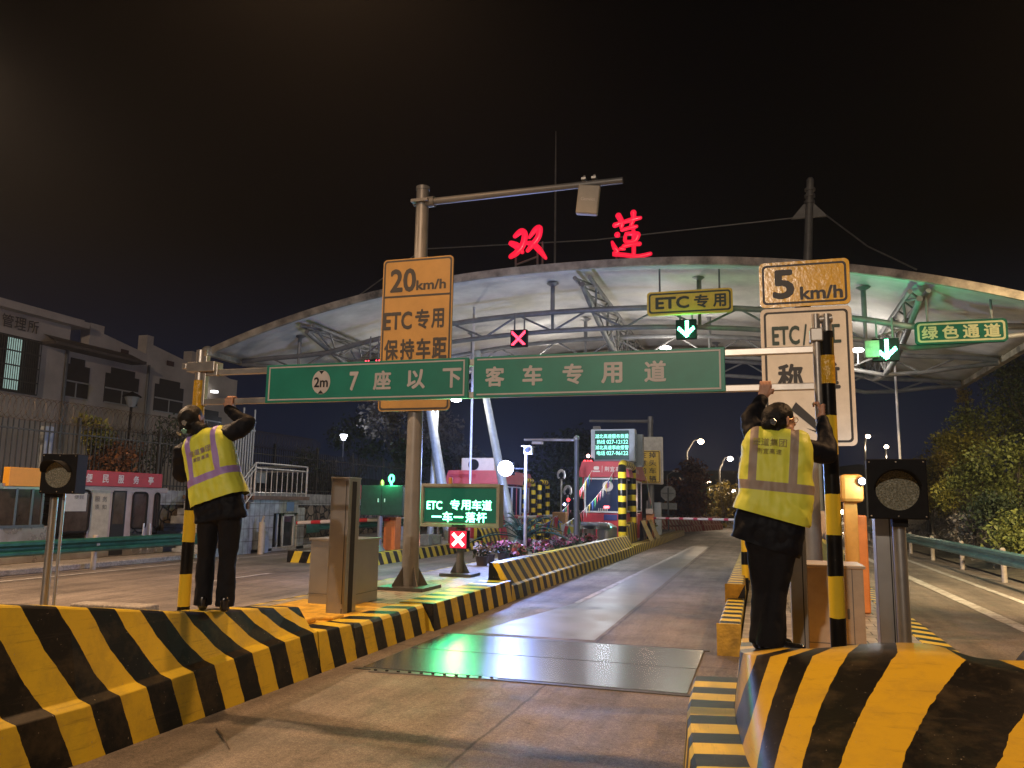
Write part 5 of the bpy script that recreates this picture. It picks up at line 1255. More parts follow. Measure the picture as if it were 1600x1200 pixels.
# raised lane boom
mb_t = thing('lane_boom', 'white and red lane boom lowered across the lane by the red booth', 'boom barrier', (-4.3, 34.4, .28))
bz = 1.10; mb = MB(); mb.tube([(-4.3, 34.4, bz), (-.85, 31.0, bz + .05)], .05, 12, uvlen=True); M_boom = stripe_mat('boom_stripes', .85, c1=(.62, .60, .66), c2=(.42, .06, .12), duty=.28, wear=.1); mb.build('arm', M_boom, mb_t, smooth=True)
mb = MB(); mb.box((-4.45, 34.5, .78), (.32, .32, 1.0)); mb.build('cabinet', mat('boom_case_orange', (.50, .20, .06), .5, var=.15), mb_t, bevel=.015)
mb = MB(); mb.box((-4.45, 34.3, 1.38), (.3, .3, .22)); mb.build('head', mat('boom_head_grey', (.3, .28, .27), .4, .3), mb_t, bevel=.015)
mb = MB(); mb.tube([(-.95, 31.1, bz), (-.95, 31.1, .5)], .015, 6); mb.build('drop_rod', M_alu, mb_t)
# pale and grey cabinets beyond the booth
for i, (u0, v0, u1, v1, y, m_, lb_) in enumerate(((1021, 785, 1033, 820, 38, mat('case_pale', (.40, .45, .55), .5, var=.1), 'pale blue upright case beside the boom'), (1010, 782, 1020, 800, 37, M_back, 'small grey box on the booth corner beside the boom'))):
    a, b_ = at_y(u0, v0, y), at_y(u1, v1, y); mb = MB(); mb.bx((a.x, y, .28), (b_.x, y + .35, a.z)); o_ = mb.build('equipment_case', m_, loc=(a.x, y, .28), bevel=.015); tag(o_, lb_, 'case')
# octagonal sign seen from behind
oc = at_y(1044, 771, 44); t = thing('octagon_sign', 'grey back of an octagonal sign with a plate below it', 'road sign', (oc.x, 44, 0))
mb = MB(); mb.plate(oc, EX, EZ, [(.42 * math.cos(R(22.5 + 45 * i)), .42 * math.sin(R(22.5 + 45 * i))) for i in range(8)], .03); mb.build('octagon', M_back, t)
mb = MB(); mb.plate(oc - EZ * .68, EX, EZ, rrect(.9, .34, .02), .03); mb.build('plate', M_back, t)
mb = MB(); mb.tube([(oc.x, 43.95, 0), (oc.x, 43.95, oc.z + .3)], .04, 8); mb.bx((oc.x - .3, 43.93, oc.z - .03), (oc.x + .3, 43.96, oc.z + .03)); mb.build('pole', M_pole, t)
# far water-filled barriers in a row curving right
M_wb = stripe_mat('far_barrier_stripes', .55, c1=(.50, .30, .22), c2=(.35, .07, .05), duty=.5, wear=.4)
def farprof(y): return [(0, .001, 0), (-.05, .3, .1), (-.2, .4, .15), (-.3, .85, .3), (-.45, .85, .3), (-.5, .001, .3)]
pts = [at_z(990, 836, 0), at_z(1040, 833, 0), at_z(1090, 830, 0), at_z(1130, 827.5, 0)]
for i in range(9):
    t_ = i / 8 * (len(pts) - 1); k = min(int(t_), len(pts) - 2); p = pts[k].lerp(pts[k + 1], t_ - k); q = pts[k].lerp(pts[k + 1], min(1, t_ - k + .36)); d = (q - p); L_ = max(1.6, min(d.length, 4.5)); d.normalize(); nrm_ = Vector((d.y, -d.x, 0)); mb = MB()
    for s0, s1 in (((0, .001), (0, .35)), ((0, .35), (-.14, .45)), ((-.14, .45), (-.2, .9)), ((-.2, .9), (-.4, .9)), ((-.4, .9), (-.5, .001))):
        mb.quad([p + nrm_ * s0[0] + EZ * s0[1], p + d * L_ + nrm_ * s0[0] + EZ * s0[1], p + d * L_ + nrm_ * s1[0] + EZ * s1[1], p + nrm_ * s1[0] + EZ * s1[1]], [(0 + s0[1], 0), (L_ + s0[1], 0), (L_ + s1[1], 1), (s1[1], 1)])
    mb.quad([p, p + EZ * .35, p - nrm_ * .14 + EZ * .45, p - nrm_ * .2 + EZ * .9, p - nrm_ * .4 + EZ * .9, p - nrm_ * .5])
    tag(mb.build('road_barrier', M_wb, loc=p), 'red and pale far barrier segment in the row curving right beyond the boom', 'barrier', 'row of far barriers beyond the boom')
# ------------------------------------------------------------------ plaza street lamps that light the foreground (they stand outside the picture)
M_bulb = mat('sodium_bulb', (1, .7, .4), .5, 0, var=0, emit=30, ecol=(1, .66, .38))
def plaza_lamp(label, px, py, hx, hy, z, power, col=WARM, size=.3, aim=None, cone=150):
    t = thing('street_lamp', label, 'street lamp', (px, py, 0), 'street lamps over the near plaza')
    mb = MB(); mb.tube([(px, py, 0), (px, py, z - .6), (px + (hx - px) * .3, py + (hy - py) * .3, z - .05), (hx, hy, z + .05)], [.13, .09, .06, .05], 12); mb.build('pole', M_pole, t, smooth=True)
    mb = MB(); mb.sphere((hx, hy, z + .06), .34, 14, (1.2, .8, .3)); mb.build('head', M_back, t, smooth=True)
    lamp('street_light', 'SPOT', (hx, hy, z - .12), power, col, size, aim=aim or (hx, hy, 0), cone=cone, parent=t)
plaza_lamp('tall plaza lamp to the right of the lane, above the hillside', 7.5, 2.0, 6.2, 8.4, 9.0, 3000, size=.14)
plaza_lamp('tall plaza lamp reaching over the left island from behind the camera', -7.5, -1.5, -5.0, 7.7, 9.6, 2500, size=.1, cone=120)
plaza_lamp('tall plaza lamp behind the photographer', -4.6, -29.6, -3.0, -28.0, 15.0, 27000, col=WHITE, aim=(-3, 16, 2), cone=90)
plaza_lamp('added unseen lamp over the right lane, lighting the wooded slope', 10.5, 11.0, 7.6, 12.0, 8.6, 17000, col=(1, .74, .42), aim=(9.4, 21, .3), cone=96)  # out of view, put in to brighten the slope and right road
plaza_lamp('tall plaza lamp by the guardrail at left', -16.8, 4.5, -13.0, 8.0, 9.5, 7000, col=(1, .66, .40), cone=150)

# ------------------------------------------------------------------ far street lamps in sight
M_far = mat('far_bulb', (1, .8, .6), .5, 0, var=0, emit=55, ecol=(1, .72, .45)); M_farw = mat('far_bulb_white', (1, .9, .85), .5, 0, var=0, emit=45, ecol=(1, .85, .74))
fl_specs = [(1095, 690, 1073, 62, .23, 'first'), (1141, 717, 1124, 66, .22, ''), (1108, 754, 1110, 110, .24, ''), (1146, 767, 1147, 120, .26, ''), (1356, 682, 1351, 70, .19, ''), (1385, 698, 1384, 78, .19, ''), (1316, 800, 1316, 60, .17, '')]
lbls = ['tallest far street lamp left of the right worker', 'far street lamp closest to the shoulder of the right worker', 'small far street lamp low between the two taller ones', 'small far street lamp lowest beside the yellow vest', 'far street lamp just right of the white weighing board', 'far street lamp above the big right signal', 'low warm lamp by the striped right post']
for (u, v, up_, y, r, _), lb_ in zip(fl_specs, lbls):
    c = at_y(u, v, y); b_ = at_y(up_, v + 16, y)
    t = thing('street_lamp', lb_, 'street lamp', (b_.x, y, 0), 'far street lamps in sight')
    mb = MB(); mb.tube([(b_.x, y, 0), (b_.x, y, b_.z), (b_.x + (c.x - b_.x) * .5, y, c.z + .1), (c.x, y, c.z + .2)], [.11, .08, .06, .05], 8); mb.build('pole', M_steel_d, t, smooth=True)
    mb = MB(); mb.sphere(c, r, 12, (1, 1, .8)); mb.build('bulb', M_far if u < 1130 or u > 1300 else M_farw, t, smooth=True)
    lamp('lamp_light', 'POINT', c - EZ * .9, 500, (1, .74, .48), .2, parent=t)
c = at_y(1057, 736, 80); t = thing('street_lamp', 'unlit pale lamp head floating dark above the octagonal sign', 'street lamp', (c.x - .6, 80, 0), 'far street lamps in sight')
mb = MB(); mb.tube([(c.x - .9, 80, 0), (c.x - .9, 80, c.z - .4), (c.x - .3, 80, c.z)], .07, 8); mb.build('pole', M_pole, t); mb = MB(); mb.sphere(c, .42, 10, (1, .6, .3)); mb.build('head', M_signw, t)
# white globe lamp at left
c = at_y(537, 682, 42); t = thing('garden_lamp', 'white shining cup lamp on a thin post beyond the dark fence', 'lamp', (c.x, 42, 0))
mb = MB(); mb.tube([(c.x, 42, .1), (c.x, 42, c.z - .2)], .045, 8); mb.build('post', M_pole, t)
mb = MB(); mb.tube([c - EZ * .22, c + EZ * .08, c + EZ * .12], [.09, .22, .2], 14); mb.build('shade', mat('cup_lamp_lit', (1, 1, 1), .5, var=0, emit=9, ecol=(.85, .92, 1)), t)
lamp('cup_light', 'POINT', c + EZ * .35, 120, (.8, .88, 1), .15, parent=t)

# ------------------------------------------------------------------ guardrails
def guardrail(label, x, ya, yb, ztop, m, mp, side, posts, group, lift=lambda y: 0.0):
    t = thing('guardrail', label, 'guardrail', (x, ya, 0), group)
    prof = [(-.02, 0), (.045, -.035), (.045, -.085), (-.03, -.135), (-.03, -.175), (.045, -.225), (.045, -.275), (-.02, -.31)]
    ys_ = np.linspace(ya, yb, max(4, int((yb - ya) / 2)))
    mb = MB(); mb.grid([[(x + side * a, y, ztop + lift(y) + b_) for a, b_ in prof] for y in ys_]); o_ = mb.build('beam', m, t)
    so = o_.modifiers.new('t', 'SOLIDIFY'); so.thickness = .012
    mb = MB(); a = ys_[0]; mb.tube([(x, a - .02, ztop + lift(a) - .155), (x + .02, a, ztop + lift(a) - .155)], .16, 12) if False else None
    for y in posts:
        p = MB(); p.tube([(x - side * .12, y, 0), (x - side * .12, y, ztop + lift(y) + .03)], .062, 12); p.tube([(x - side * .12, y, ztop + lift(y) - .155), (x - side * .02, y, ztop + lift(y) - .155)], .05, 8); p.sphere((x - side * .12, y, ztop + lift(y) + .03), .062, 10, (1, 1, .5)); p.build('post', mp, t, smooth=True)
M_gr = mat('guardrail_green', (.02, .12, .085), .35, .3, var=.3, scale=4); M_grb = mat('guardrail_teal', (.13, .26, .24), .4, .35, var=.3, scale=3); M_gp = mat('guardrail_post', (.45, .40, .33), .5, .1, var=.2)
guardrail('dark green guardrail in front of the service kiosk at left', -14.4, 6, 18.9, .72, M_gr, M_gp, 1, (7.4, 11.2, 14.95, 18.6), 'green guardrails')
guardrail('green guardrail section beyond the tiled stair hut', -14.4, 24.4, 60, .92, M_gr, M_gp, 1, tuple(np.arange(27.5, 60, 4)), 'green guardrails')
guardrail('teal guardrail along the wooded slope at right', 5.25, 12, 62, .73, M_grb, M_gp, -1, tuple(np.arange(13.4, 62, 4.05)), 'green guardrails')
# end plate with reflectors
mb = MB(); mb.box((-14.38, 24.1, .72), (.03, .8, .34)); tag(mb.build('guardrail_end', M_gr, loc=(-14.4, 24.1, .7), bevel=.01), 'flat green end plate of the guardrail beside the stair hut', 'guardrail end')
for y in (26.0, 30.0, 34.2): mb = MB(); mb.box((-14.33, y, .8), (.02, .1, .06)); tag(mb.build('reflector', mat('reflector_red_glow', (.6, .10, .08), .3, var=0, emit=.1), loc=(-14.3, y, .8)), ['first reflector on the far green guardrail beside the hut', 'second reflector on the far green guardrail, past the steel post', 'third reflector on the far green guardrail by the orange box'][int((y - 26) / 4)], 'reflector', 'reflectors on the far guardrail')  # faint red emission stands for light the reflectors throw back

# ------------------------------------------------------------------ service kiosk
kx = -15.85
yk = lambda u, v=800: at_x(u, v, kx).y
zk = lambda u, v: at_x(u, v, kx).z
M_kiosk = mat('kiosk_steel', (.36, .31, .27), .32, .55, var=.25, scale=1.6, rvar=.1); M_kglass = mat('kiosk_glass', (.06, .045, .035), .12, 0, var=.5, scale=1.5, spec=.6); M_kpink = mat('kiosk_pink', (.40, .29, .27), .4, .3, var=.15, scale=2)  # kiosk panes are opaque, with a brownish reflection put into their colour
k = thing('service_kiosk', 'long steel service kiosk with a red lettered fascia behind the green guardrail', 'kiosk', (kx - 1, 14, .13))
y0, y1 = 10.5, 18.75; zr = 1.9
mb = MB(); mb.bx((kx - 2.2, y0, .13), (kx, yk(80), .95)); mb.bx((kx - 2.2, yk(80), .13), (kx, y1, .62)); mb.build('lower_wall', M_kiosk, k, bevel=.02)
mb = MB(); mb.bx((kx - 2.2, y0, .95), (kx - 2.15, y1, zr)); mb.bx((kx - 2.2, y0, zr - .12), (kx, y1, zr)); mb.build('back_wall', M_kiosk, k)
mb = MB()
for u0, u1 in ((80, 90), (138, 143), (166, 174), (196, 206), (228, 240)):
    mb.bx((kx - .06, yk(u0), .6), (kx + .002, yk(u1), zr))
mb.bx((kx - .06, yk(88), zr - .14), (kx + .003, y1, zr)); mb.build('frame', M_kpink, k, bevel=.01)
mb = MB(); mb.bx((kx - .06, yk(141), .60), (kx + .01, yk(170), zr - .1)); pn = mb.build('notice_panel', mat('notice_cream', (.42, .36, .26), .5, var=.15), k)
M_scrib = mat('notice_ink', (.10, .08, .06), .6, var=0)
lettering([('服', -.12, .28, .16, .13), ('务', .12, .28, .16, .13), ('须', -.12, .08, .14, .12), ('知', .12, .08, .14, .12)], (kx + .012, (yk(141) + yk(170)) / 2, 1.3), EY, EZ, M_scrib, pn, bold=0)
def kwin(u0, u1, z0, z1, nm='window'):
    ya, yb = yk(u0), yk(u1); mb = MB(); mb.plate((kx + .012, (ya + yb) / 2, (z0 + z1) / 2), EY, EZ, rrect(yb - ya, z1 - z0, .1), .02); w_ = mb.build(nm, M_kglass, k)
    mb = MB(); pr = rrect(yb - ya, z1 - z0, .1); pts = [(kx + .016, (ya + yb) / 2 + p[0], (z0 + z1) / 2 + p[1]) for p in pr]; mb.tube(pts + [pts[0]], .028, 8, caps=False); mb.build('window_frame', M_black, w_, smooth=True); return w_
wi = kwin(92, 138, .78, 1.78); kwin(206, 228, .82, 1.76); kwin(240, 247, .82, 1.76)
mb = MB(); mb.bx((kx + .014, yk(97), 1.28), (kx + .02, yk(133), 1.72)); mb.build('poster', mat('poster_white', (.42, .40, .36), .5, var=.1), wi)
lettering([('便民', .1, .12, .3, .1)], (kx + .022, (yk(97) + yk(133)) / 2, 1.5), EY, EZ, M_scrib, wi, bold=0)
mb = MB(); mb.bx((kx - .04, yk(175), .16), (kx + .004, yk(196), zr - .1)); mb.build('door_shade_slab', M_dark, k)  # near-black slab, shade of the open doorway put into its colour
mb = MB(); mb.bx((kx - .02, yk(177), .95), (kx + .008, yk(193), zr - .14)); mb.build('door_pane', M_kglass, k)
mb = MB(); mb.tube([(kx + .05, yk(222), .25), (kx + .07, yk(222), .5), (kx + .07, yk(223), .95)], .022, 8); mb.tube([(kx + .05, yk(233), .25), (kx + .07, yk(233), .5), (kx + .07, yk(233), .95)], .02, 8); mb.build('door_handle', M_alu, k, smooth=True)
mb = MB(); mb.bx((kx - .05, y0, .96), (kx - .02, yk(68), zr - .1)); mb.build('wide_window', M_kglass, k)
mb = MB()
for u in (22, 47, 64): mb.bx((kx - .03, yk(u), .96), (kx + .0, yk(u) + .06, zr - .1))
mb.bx((kx - .03, y0, .92), (kx + .01, yk(70), .98)); mb.build('window_mullions', M_steel_d, k)
M_fred = mat('fascia_red', (.40, .02, .04), .5, 0, var=.15, scale=3)
zf0, zf1 = 1.90, 2.28
mb = MB(); mb.bx((kx - .1, yk(88), zf0), (kx + .08, yk(246), zf1)); fa = mb.build('fascia', M_fred, k, bevel=.01)
o = Vector((kx + .081, (yk(88) + yk(246)) / 2, (zf0 + zf1) / 2)); lettering([(c_, at_x(u, 750, kx).y - o.y, 0, .20, .21) for c_, u in zip('便民服务亭', (135, 161, 185, 209, 232))], o, EY, EZ, M_signw, fa, bold=.02)
mb = MB(); mb.bx((kx - .1, yk(4), 1.84), (kx + .08, yk(55), 2.26)); mb.build('amber_fascia', mat('fascia_amber', (.62, .28, .02), .5, 0, var=.05), k, bevel=.01)
# bollard at the kiosk
pb = at_z(400, 866, .1)
for i, (u, v, h, lb_) in enumerate(((407, 866, .95, 'cream bollard with a small black top before the tiled stair hut'),)):
    p = at_z(u, v, .0); mb = MB(); mb.tube([(p.x, p.y, 0), (p.x, p.y, h)], .09, 14); mb.tube([(p.x, p.y, h), (p.x + .05, p.y, h + .18)], .035, 8); tag(mb.build('bollard', mat('bollard_cream', (.46, .38, .26), .55, var=.15), loc=p, smooth=True), lb_, 'bollard')

# ------------------------------------------------------------------ stone wall, tiled coping, stair hut, fence
wx = -17.4
def stone_mat():
    m = bpy.data.materials.new('rubble_stone'); m.use_nodes = True; n, l = nodes_of(m); b = n['Principled BSDF']; b.inputs['Roughness'].default_value = .9
    tc = n.new('ShaderNodeTexCoord'); vo = n.new('ShaderNodeTexVoronoi'); vo.feature = 'DISTANCE_TO_EDGE'; vo.inputs['Scale'].default_value = 2.9; l.new(tc.outputs['Object'], vo.inputs['Vector'])
    v2 = n.new('ShaderNodeTexVoronoi'); v2.inputs['Scale'].default_value = 2.9; l.new(tc.outputs['Object'], v2.inputs['Vector'])
    nz = n.new('ShaderNodeTexNoise'); nz.inputs['Scale'].default_value = 9; nz.inputs['Detail'].default_value = 7; l.new(tc.outputs['Object'], nz.inputs['Vector'])
    mr = n.new('ShaderNodeMapRange'); mr.inputs[1].default_value = .02; mr.inputs[2].default_value = .09; l.new(vo.outputs['Distance'], mr.inputs[0])
    h = n.new('ShaderNodeHueSaturation'); h.inputs['Color'].default_value = (.22, .165, .115, 1); sp = n.new('ShaderNodeSeparateColor'); l.new(v2.outputs['Color'], sp.inputs[0])
    a = n.new('ShaderNodeMapRange'); a.inputs[3].default_value = .55; a.inputs[4].default_value = 1.5; l.new(sp.outputs[0], a.inputs[0]); mm = math_node(n, 'MULTIPLY'); l.new(a.outputs[0], mm.inputs[0])
    a2 = n.new('ShaderNodeMapRange'); a2.inputs[3].default_value = .5; a2.inputs[4].default_value = 1.4; l.new(nz.outputs[0], a2.inputs[0]); l.new(a2.outputs[0], mm.inputs[1]); l.new(mm.outputs[0], h.inputs['Value'])
    mx = n.new('ShaderNodeMix'); mx.data_type = 'RGBA'; mx.inputs[6].default_value = (.035, .03, .025, 1); l.new(mr.outputs[0], mx.inputs['Factor']); l.new(h.outputs[0], mx.inputs[7]); l.new(mx.outputs[2], b.inputs['Base Color'])
    bp = n.new('ShaderNodeBump'); bp.inputs['Strength'].default_value = 1; bp.inputs['Distance'].default_value = .06; l.new(mr.outputs[0], bp.inputs['Height']); l.new(bp.outputs[0], b.inputs['Normal'])
    return m
M_stone = stone_mat(); M_tile = tiles('white_wall_tiles', (.40, .41, .40), (.34, .35, .34), 2.4); M_tile.node_tree.nodes['Principled BSDF'].inputs['Roughness'].default_value = .35
def tile_fix(m, rot):
    n, l = nodes_of(m); br = [k_ for k_ in n if k_.type == 'TEX_BRICK'][0]; tc = [k_ for k_ in n if k_.type == 'TEX_COORD'][0]
    mp = n.new('ShaderNodeMapping'); mp.inputs['Rotation'].default_value = rot; l.new(tc.outputs['Object'], mp.inputs['Vector']); l.new(mp.outputs[0], br.inputs['Vector'])
    br.offset = 0; br.inputs['Brick Width'].default_value = .62; br.inputs['Row Height'].default_value = .9; br.inputs['Mortar'].default_value = (.09, .06, .045, 1); br.inputs['Mortar Size'].default_value = .02
tile_fix(M_tile, (R(90), R(90), 0))
sw_ = thing('stone_wall', 'rubble stone retaining wall with white tiled coping behind kiosk and guardrail', 'wall', (wx, 30, 0))
mb = MB(); mb.bx((wx - .6, 6, 0), (wx, 75, 1.42)); mb.build('rubble', M_stone, sw_)
mb = MB(); mb.bx((wx - .65, 6, 1.42), (wx + .06, 75, 1.86)); mb.build('coping', M_tile, sw_)
terr = MB(); terr.bx((-80, 6, .0), (wx - .64, 75, 1.5)); terr.build('raised_terrace', M_soil, kind='structure')
# stair hut
hx = -14.75
ys_ = lambda u: at_x(u, 830, hx).y
h0, h1, h2 = at_x(372, 850, hx).y, at_x(447, 850, hx).y, at_x(463, 850, hx).y
hut = thing('stair_hut', 'small white tiled hut with a glazed sliding door under outdoor stairs and steel railing', 'hut', (hx - 1, h1, .0))
H1 = 1.62
mb = MB(); yb0, yb1 = at_x(430, 850, hx).y, at_x(470, 850, hx).y; d0, d1 = at_x(425, 850, hx).y, at_x(463, 850, hx).y
hA = at_x(392, 850, hx).y
mb.bx((hx - 2.4, hA, 0), (hx, d0, H1)); mb.bx((hx - 2.4, d1, 0), (hx, at_x(474, 850, hx).y, H1 - .25)); mb.bx((hx - 2.4, d0, H1 - .42), (hx, d1, H1)); mb.bx((hx - 2.4, d0, 0), (hx - .5, d1, H1 - .42)); mb.build('tiled_wall', M_tile, hut)
n_st = 7; yS0 = at_x(368, 870, hx).y - 1.2
st_ = MB()
for i in range(n_st):
    ya = yS0 + (hA - yS0) * i / n_st; yb_ = yS0 + (hA - yS0) * (i + 1) / n_st
    st_.bx((hx - 2.3, ya, 0), (hx + .01, yb_, .22 * (i + 1)))
st_.build('steps', M_tile, hut)
for i in range(n_st):
    ya = yS0 + (hA - yS0) * i / n_st; nose = MB(); nose.bx((hx - .02, ya - .02, .22 * (i + 1) - .20), (hx + .03, ya + .06, .22 * (i + 1) + .01)); nose.build('step_edge', mat('brown_tile', (.13, .07, .04), .4, var=.3), hut)
mb = MB(); mb.bx((hx - 2.5, hA - .1, H1), (hx + .08, at_x(474, 850, hx).y + .1, H1 + .12)); mb.build('landing', mat('landing_brown', (.16, .09, .06), .6, var=.3), hut)
mb = MB(); mb.bx((hx - .3, d0 + .02, .05), (hx - .26, d0 + (d1 - d0) * .42, H1 - .44)); mb.build('doorway_shade_slab', M_dark, hut)  # near-black slab standing in for the shaded space beside the sliding door
mb = MB(); ya, yb_ = d0 + (d1 - d0) * .45, d1 - .03; mb.bx((hx - .14, ya, .12), (hx - .12, yb_, H1 - .46)); dr = mb.build('sliding_door', mat('door_glass', (.04, .045, .05), .15, var=.3, scale=2), hut)
mb = MB()
for a, b_ in (((ya, .06), (ya + .08, H1 - .44)), ((yb_ - .08, .06), (yb_, H1 - .44)), ((ya, H1 - .52), (yb_, H1 - .44)), ((ya, .06), (yb_, .14)), ((ya - .3, .06), (ya - .24, H1 - .44))): mb.bx((hx - .13, a[0], a[1]), (hx - .07, b_[0], b_[1]))
mb.build('door_frame', M_wht, dr)
mb = MB(); mb.bx((hx + .002, d0 + (d1 - d0) * .5, H1 - .36), (hx + .012, d0 + (d1 - d0) * .8, H1 - .06)); mb.build('blue_plate', mat('plate_blue', (.12, .22, .42), .5, var=.1), hut)
for (u0, u1, z1, m_, nm) in ((397, 417, .95, mat('board_cream', (.42, .34, .2), .6, var=.2), 'cream_board'), (417, 436, .95, mat('board_grey', (.32, .36, .40), .6, var=.15), 'grey_board')):
    a, b_ = at_z(u0, 864, .02), at_z(u1, 864, .02); mb = MB(); mb.bx((hx + .22, a.y, .02), (hx + .27, b_.y, z1 * .72)); tag(mb.build(nm, m_, loc=(hx + .25, a.y, .02)), {'cream_board': 'cream board leaning at the foot of the tiled stair hut', 'grey_board': 'grey board leaning beside the cream one at the stair hut'}[nm], 'board')
rl = MB(); rz = H1 + .12
yE = at_x(474, 850, hx).y
for zz in (1.0, .84):
    rl.tube([(hx, hA, rz + zz), (hx, yE, rz + zz)], .03, 8); rl.tube([(hx, yS0, zz + .05), (hx, hA, rz + zz)], .028, 8); rl.tube([(hx, yE, rz + zz), (hx - 2.3, yE, rz + zz)], .028, 8)
rl.tube([(hx, yS0, .2), (hx, hA, rz + .12)], .022, 8); rl.tube([(hx, hA, rz + .1), (hx, yE, rz + .1)], .022, 8)
for i in range(11): y = hA + (yE - hA) * i / 10; rl.tube([(hx, y, rz), (hx, y, rz + (1.0 if i in (0, 10) else .84))], .034 if i in (0, 10) else .015, 6)
for i in range(11): s = i / 11; y = yS0 + (hA - yS0) * s; z = .1 + rz * s; rl.tube([(hx, y, z), (hx, y, z + .85)], .016, 6)
rl.build('railing', M_alu, hut, smooth=True)
# fence on the coping
fx = -17.7
fe = thing('steel_fence', 'tall dark steel bar fence with coiled barbed wire above the stone wall', 'fence', (fx, 30, 1.86))
mb = MB()
for i, y in enumerate(np.arange(8, 62, .155)): mb.bar((fx, y, 1.86), (fx, y, 3.55), .025)
for zz in (2.0, 3.3): mb.bx((fx - .02, 8, zz - .02), (fx + .02, 62, zz + .02))
M_fence = mat('fence_paint', (.045, .043, .04), .5, .4, var=.2); mb.build('bars', M_fence, fe)
mb = MB()
for y in np.arange(8, 62, 3.1): mb.bx((fx - .04, y - .04, 1.86), (fx + .04, y + .04, 3.75))
mb.build('posts', M_fence, fe)
mb = MB(); pts = []
for i in range(3000): a = i * .26; pts.append((fx + .0 + .30 * math.cos(a) + .04 * noise.noise(Vector((i * .1, 0, 0))), 8 + i * .0062 * 1.15, 3.83 + .30 * math.sin(a)))
mb.tube(pts, .008, 4, caps=False); mb.build('barbed_coil', mat('wire', (.13, .10, .075), .5, .4, var=.3), fe)
mb = MB(); py_ = at_x(66, 690, fx - .2).y; mb.bx((fx - .3, py_, 1.86), (fx - .15, py_ + .32, 3.45)); tag(mb.build('gate_pillar', mat('pillar_blue_white', (.34, .38, .42), .6, var=.15), loc=(fx, py_, 1.86)), 'pale upright pillar behind the fence near the left signal', 'pillar')
# white fence gate piece beside the left worker
t = thing('barred_gate', 'pale barred gate leaf rising behind the raised elbow of the left worker', 'gate', (-16.9, 24.5, 1.86))
mb = MB(); g0, g1 = at_x(362, 720, -16.9).y, at_x(394, 720, -16.9).y
for i in range(9): y = g0 + (g1 - g0) * i / 8; mb.tube([(-16.9, y, 1.86), (-16.9, y, 4.3)], .03, 6)
for zz in (2.0, 4.0, 4.3): mb.bx((-16.93, g0 - .05, zz - .03), (-16.87, g1 + .05, zz + .03))
for y in (g0 + .5, g1): mb.tube([(-16.9, y, 4.3), (-16.9, y, 4.75)], .03, 6)
mb.build('bars', mat('gate_paint', (.40, .42, .42), .5, .3, var=.1), t)
mb = MB(); a = at_x(400, 735, -17.1); b_ = at_x(415, 755, -17.1); mb.bx((-17.15, a.y, b_.z), (-17.05, b_.y, a.z)); tag(mb.build('louvre_panel', mat('louvre_grey', (.22, .24, .24), .5, var=.2), loc=(-17.1, a.y, b_.z)), 'small grey louvre panel on the dark fence above the stair railing', 'panel')
# red notices on the coping
for i, (u0, v0, u1, v1, lb_) in enumerate(((544, 757, 565, 780, 'red banner notice on the coping right of the tall steel post'), (632, 765, 641, 785, 'narrow pale notice on the wall beside the gantry pole'))):
    a, b_ = at_x(u0, v0, wx + .12), at_x(u1, v1, wx + .12); mb = MB(); mb.bx((wx + .07, a.y, b_.z), (wx + .12, b_.y, a.z)); o_ = mb.build('notice', M_redp if i == 0 else M_signw, loc=(wx + .1, a.y, b_.z)); tag(o_, lb_, 'notice')
    if i == 0: lettering([('便民', 0, 0, (b_.y - a.y) * .5, (a.z - b_.z) * .28)], ((wx + .121), (a.y + b_.y) / 2, (a.z + b_.z) / 2), EY, EZ, M_signw, o_, bold=0)

# ------------------------------------------------------------------ management building
bx_ = -27.0
M_wall = mat('render_wall', (.50, .42, .345), .85, 0, var=.14, scale=.8, bump=.1, bscale=40); M_roof = mat('roof_tiles', (.10, .075, .06), .8, 0, var=.3, scale=2, bump=.6, bscale=8)
bd = thing('management_building', 'cream rendered two storey building with stepped gables and one lit barred window', 'building', (bx_ - 4, 28, 1.5))
def bz(v_pts): return v_pts
mb = MB()
mb.bx((bx_ - 8, 10, 1.4), (bx_, 25.5, 8.55))
mb.bx((bx_ - 8, 25.5, 1.4), (bx_ - .02, 36.7, 8.0)); mb.build('wall', M_wall, bd)
# stepped gables
gb_ = MB()
def gable(ya, yb_, xg, zs_, ze, stack, ztop_): gb_.plate((xg, 0, 0), EY, EZ, [(ya, 7.6), (yb_, 7.6), (yb_, ze), (ya + stack, zs_), (ya + stack, ztop_), (ya, ztop_)], .5)
gable(26.5, 29.82, bx_ - .01, 8.62, 8.22, .75, 8.95); gable(29.86, 33.0, bx_ - .06, 8.72, 8.3, .42, 9.12); gable(33.04, 36.7, bx_ - .11, 8.6, 7.9, .5, 8.95); gb_.build('gable', M_wall, bd)
mb = MB(); mb.bx((bx_ - 8.3, 9.7, 8.55), (bx_ + .45, 26.0, 8.80)); mb.bx((bx_ - 8.2, 9.8, 8.8), (bx_ + .25, 25.9, 8.9)); mb.build('eaves', M_wall, bd)
mb = MB()
mb.grid([[(bx_ + .75, 24.2, 7.66), (bx_ + .75, 28.9, 7.66)], [(bx_ + .0, 24.2, 8.0), (bx_ + .0, 28.9, 8.0)]]); mb.bx((bx_ - .02, 24.1, 7.54), (bx_ + .8, 29.0, 7.66)); mb.build('porch_roof', M_roof, bd)
M_wdark = mat('window_dark', (.018, .018, .022), .3, 0, var=.2, scale=3, spec=.3); M_wframe = mat('window_frame_alu', (.40, .40, .40), .4, .4, var=0)
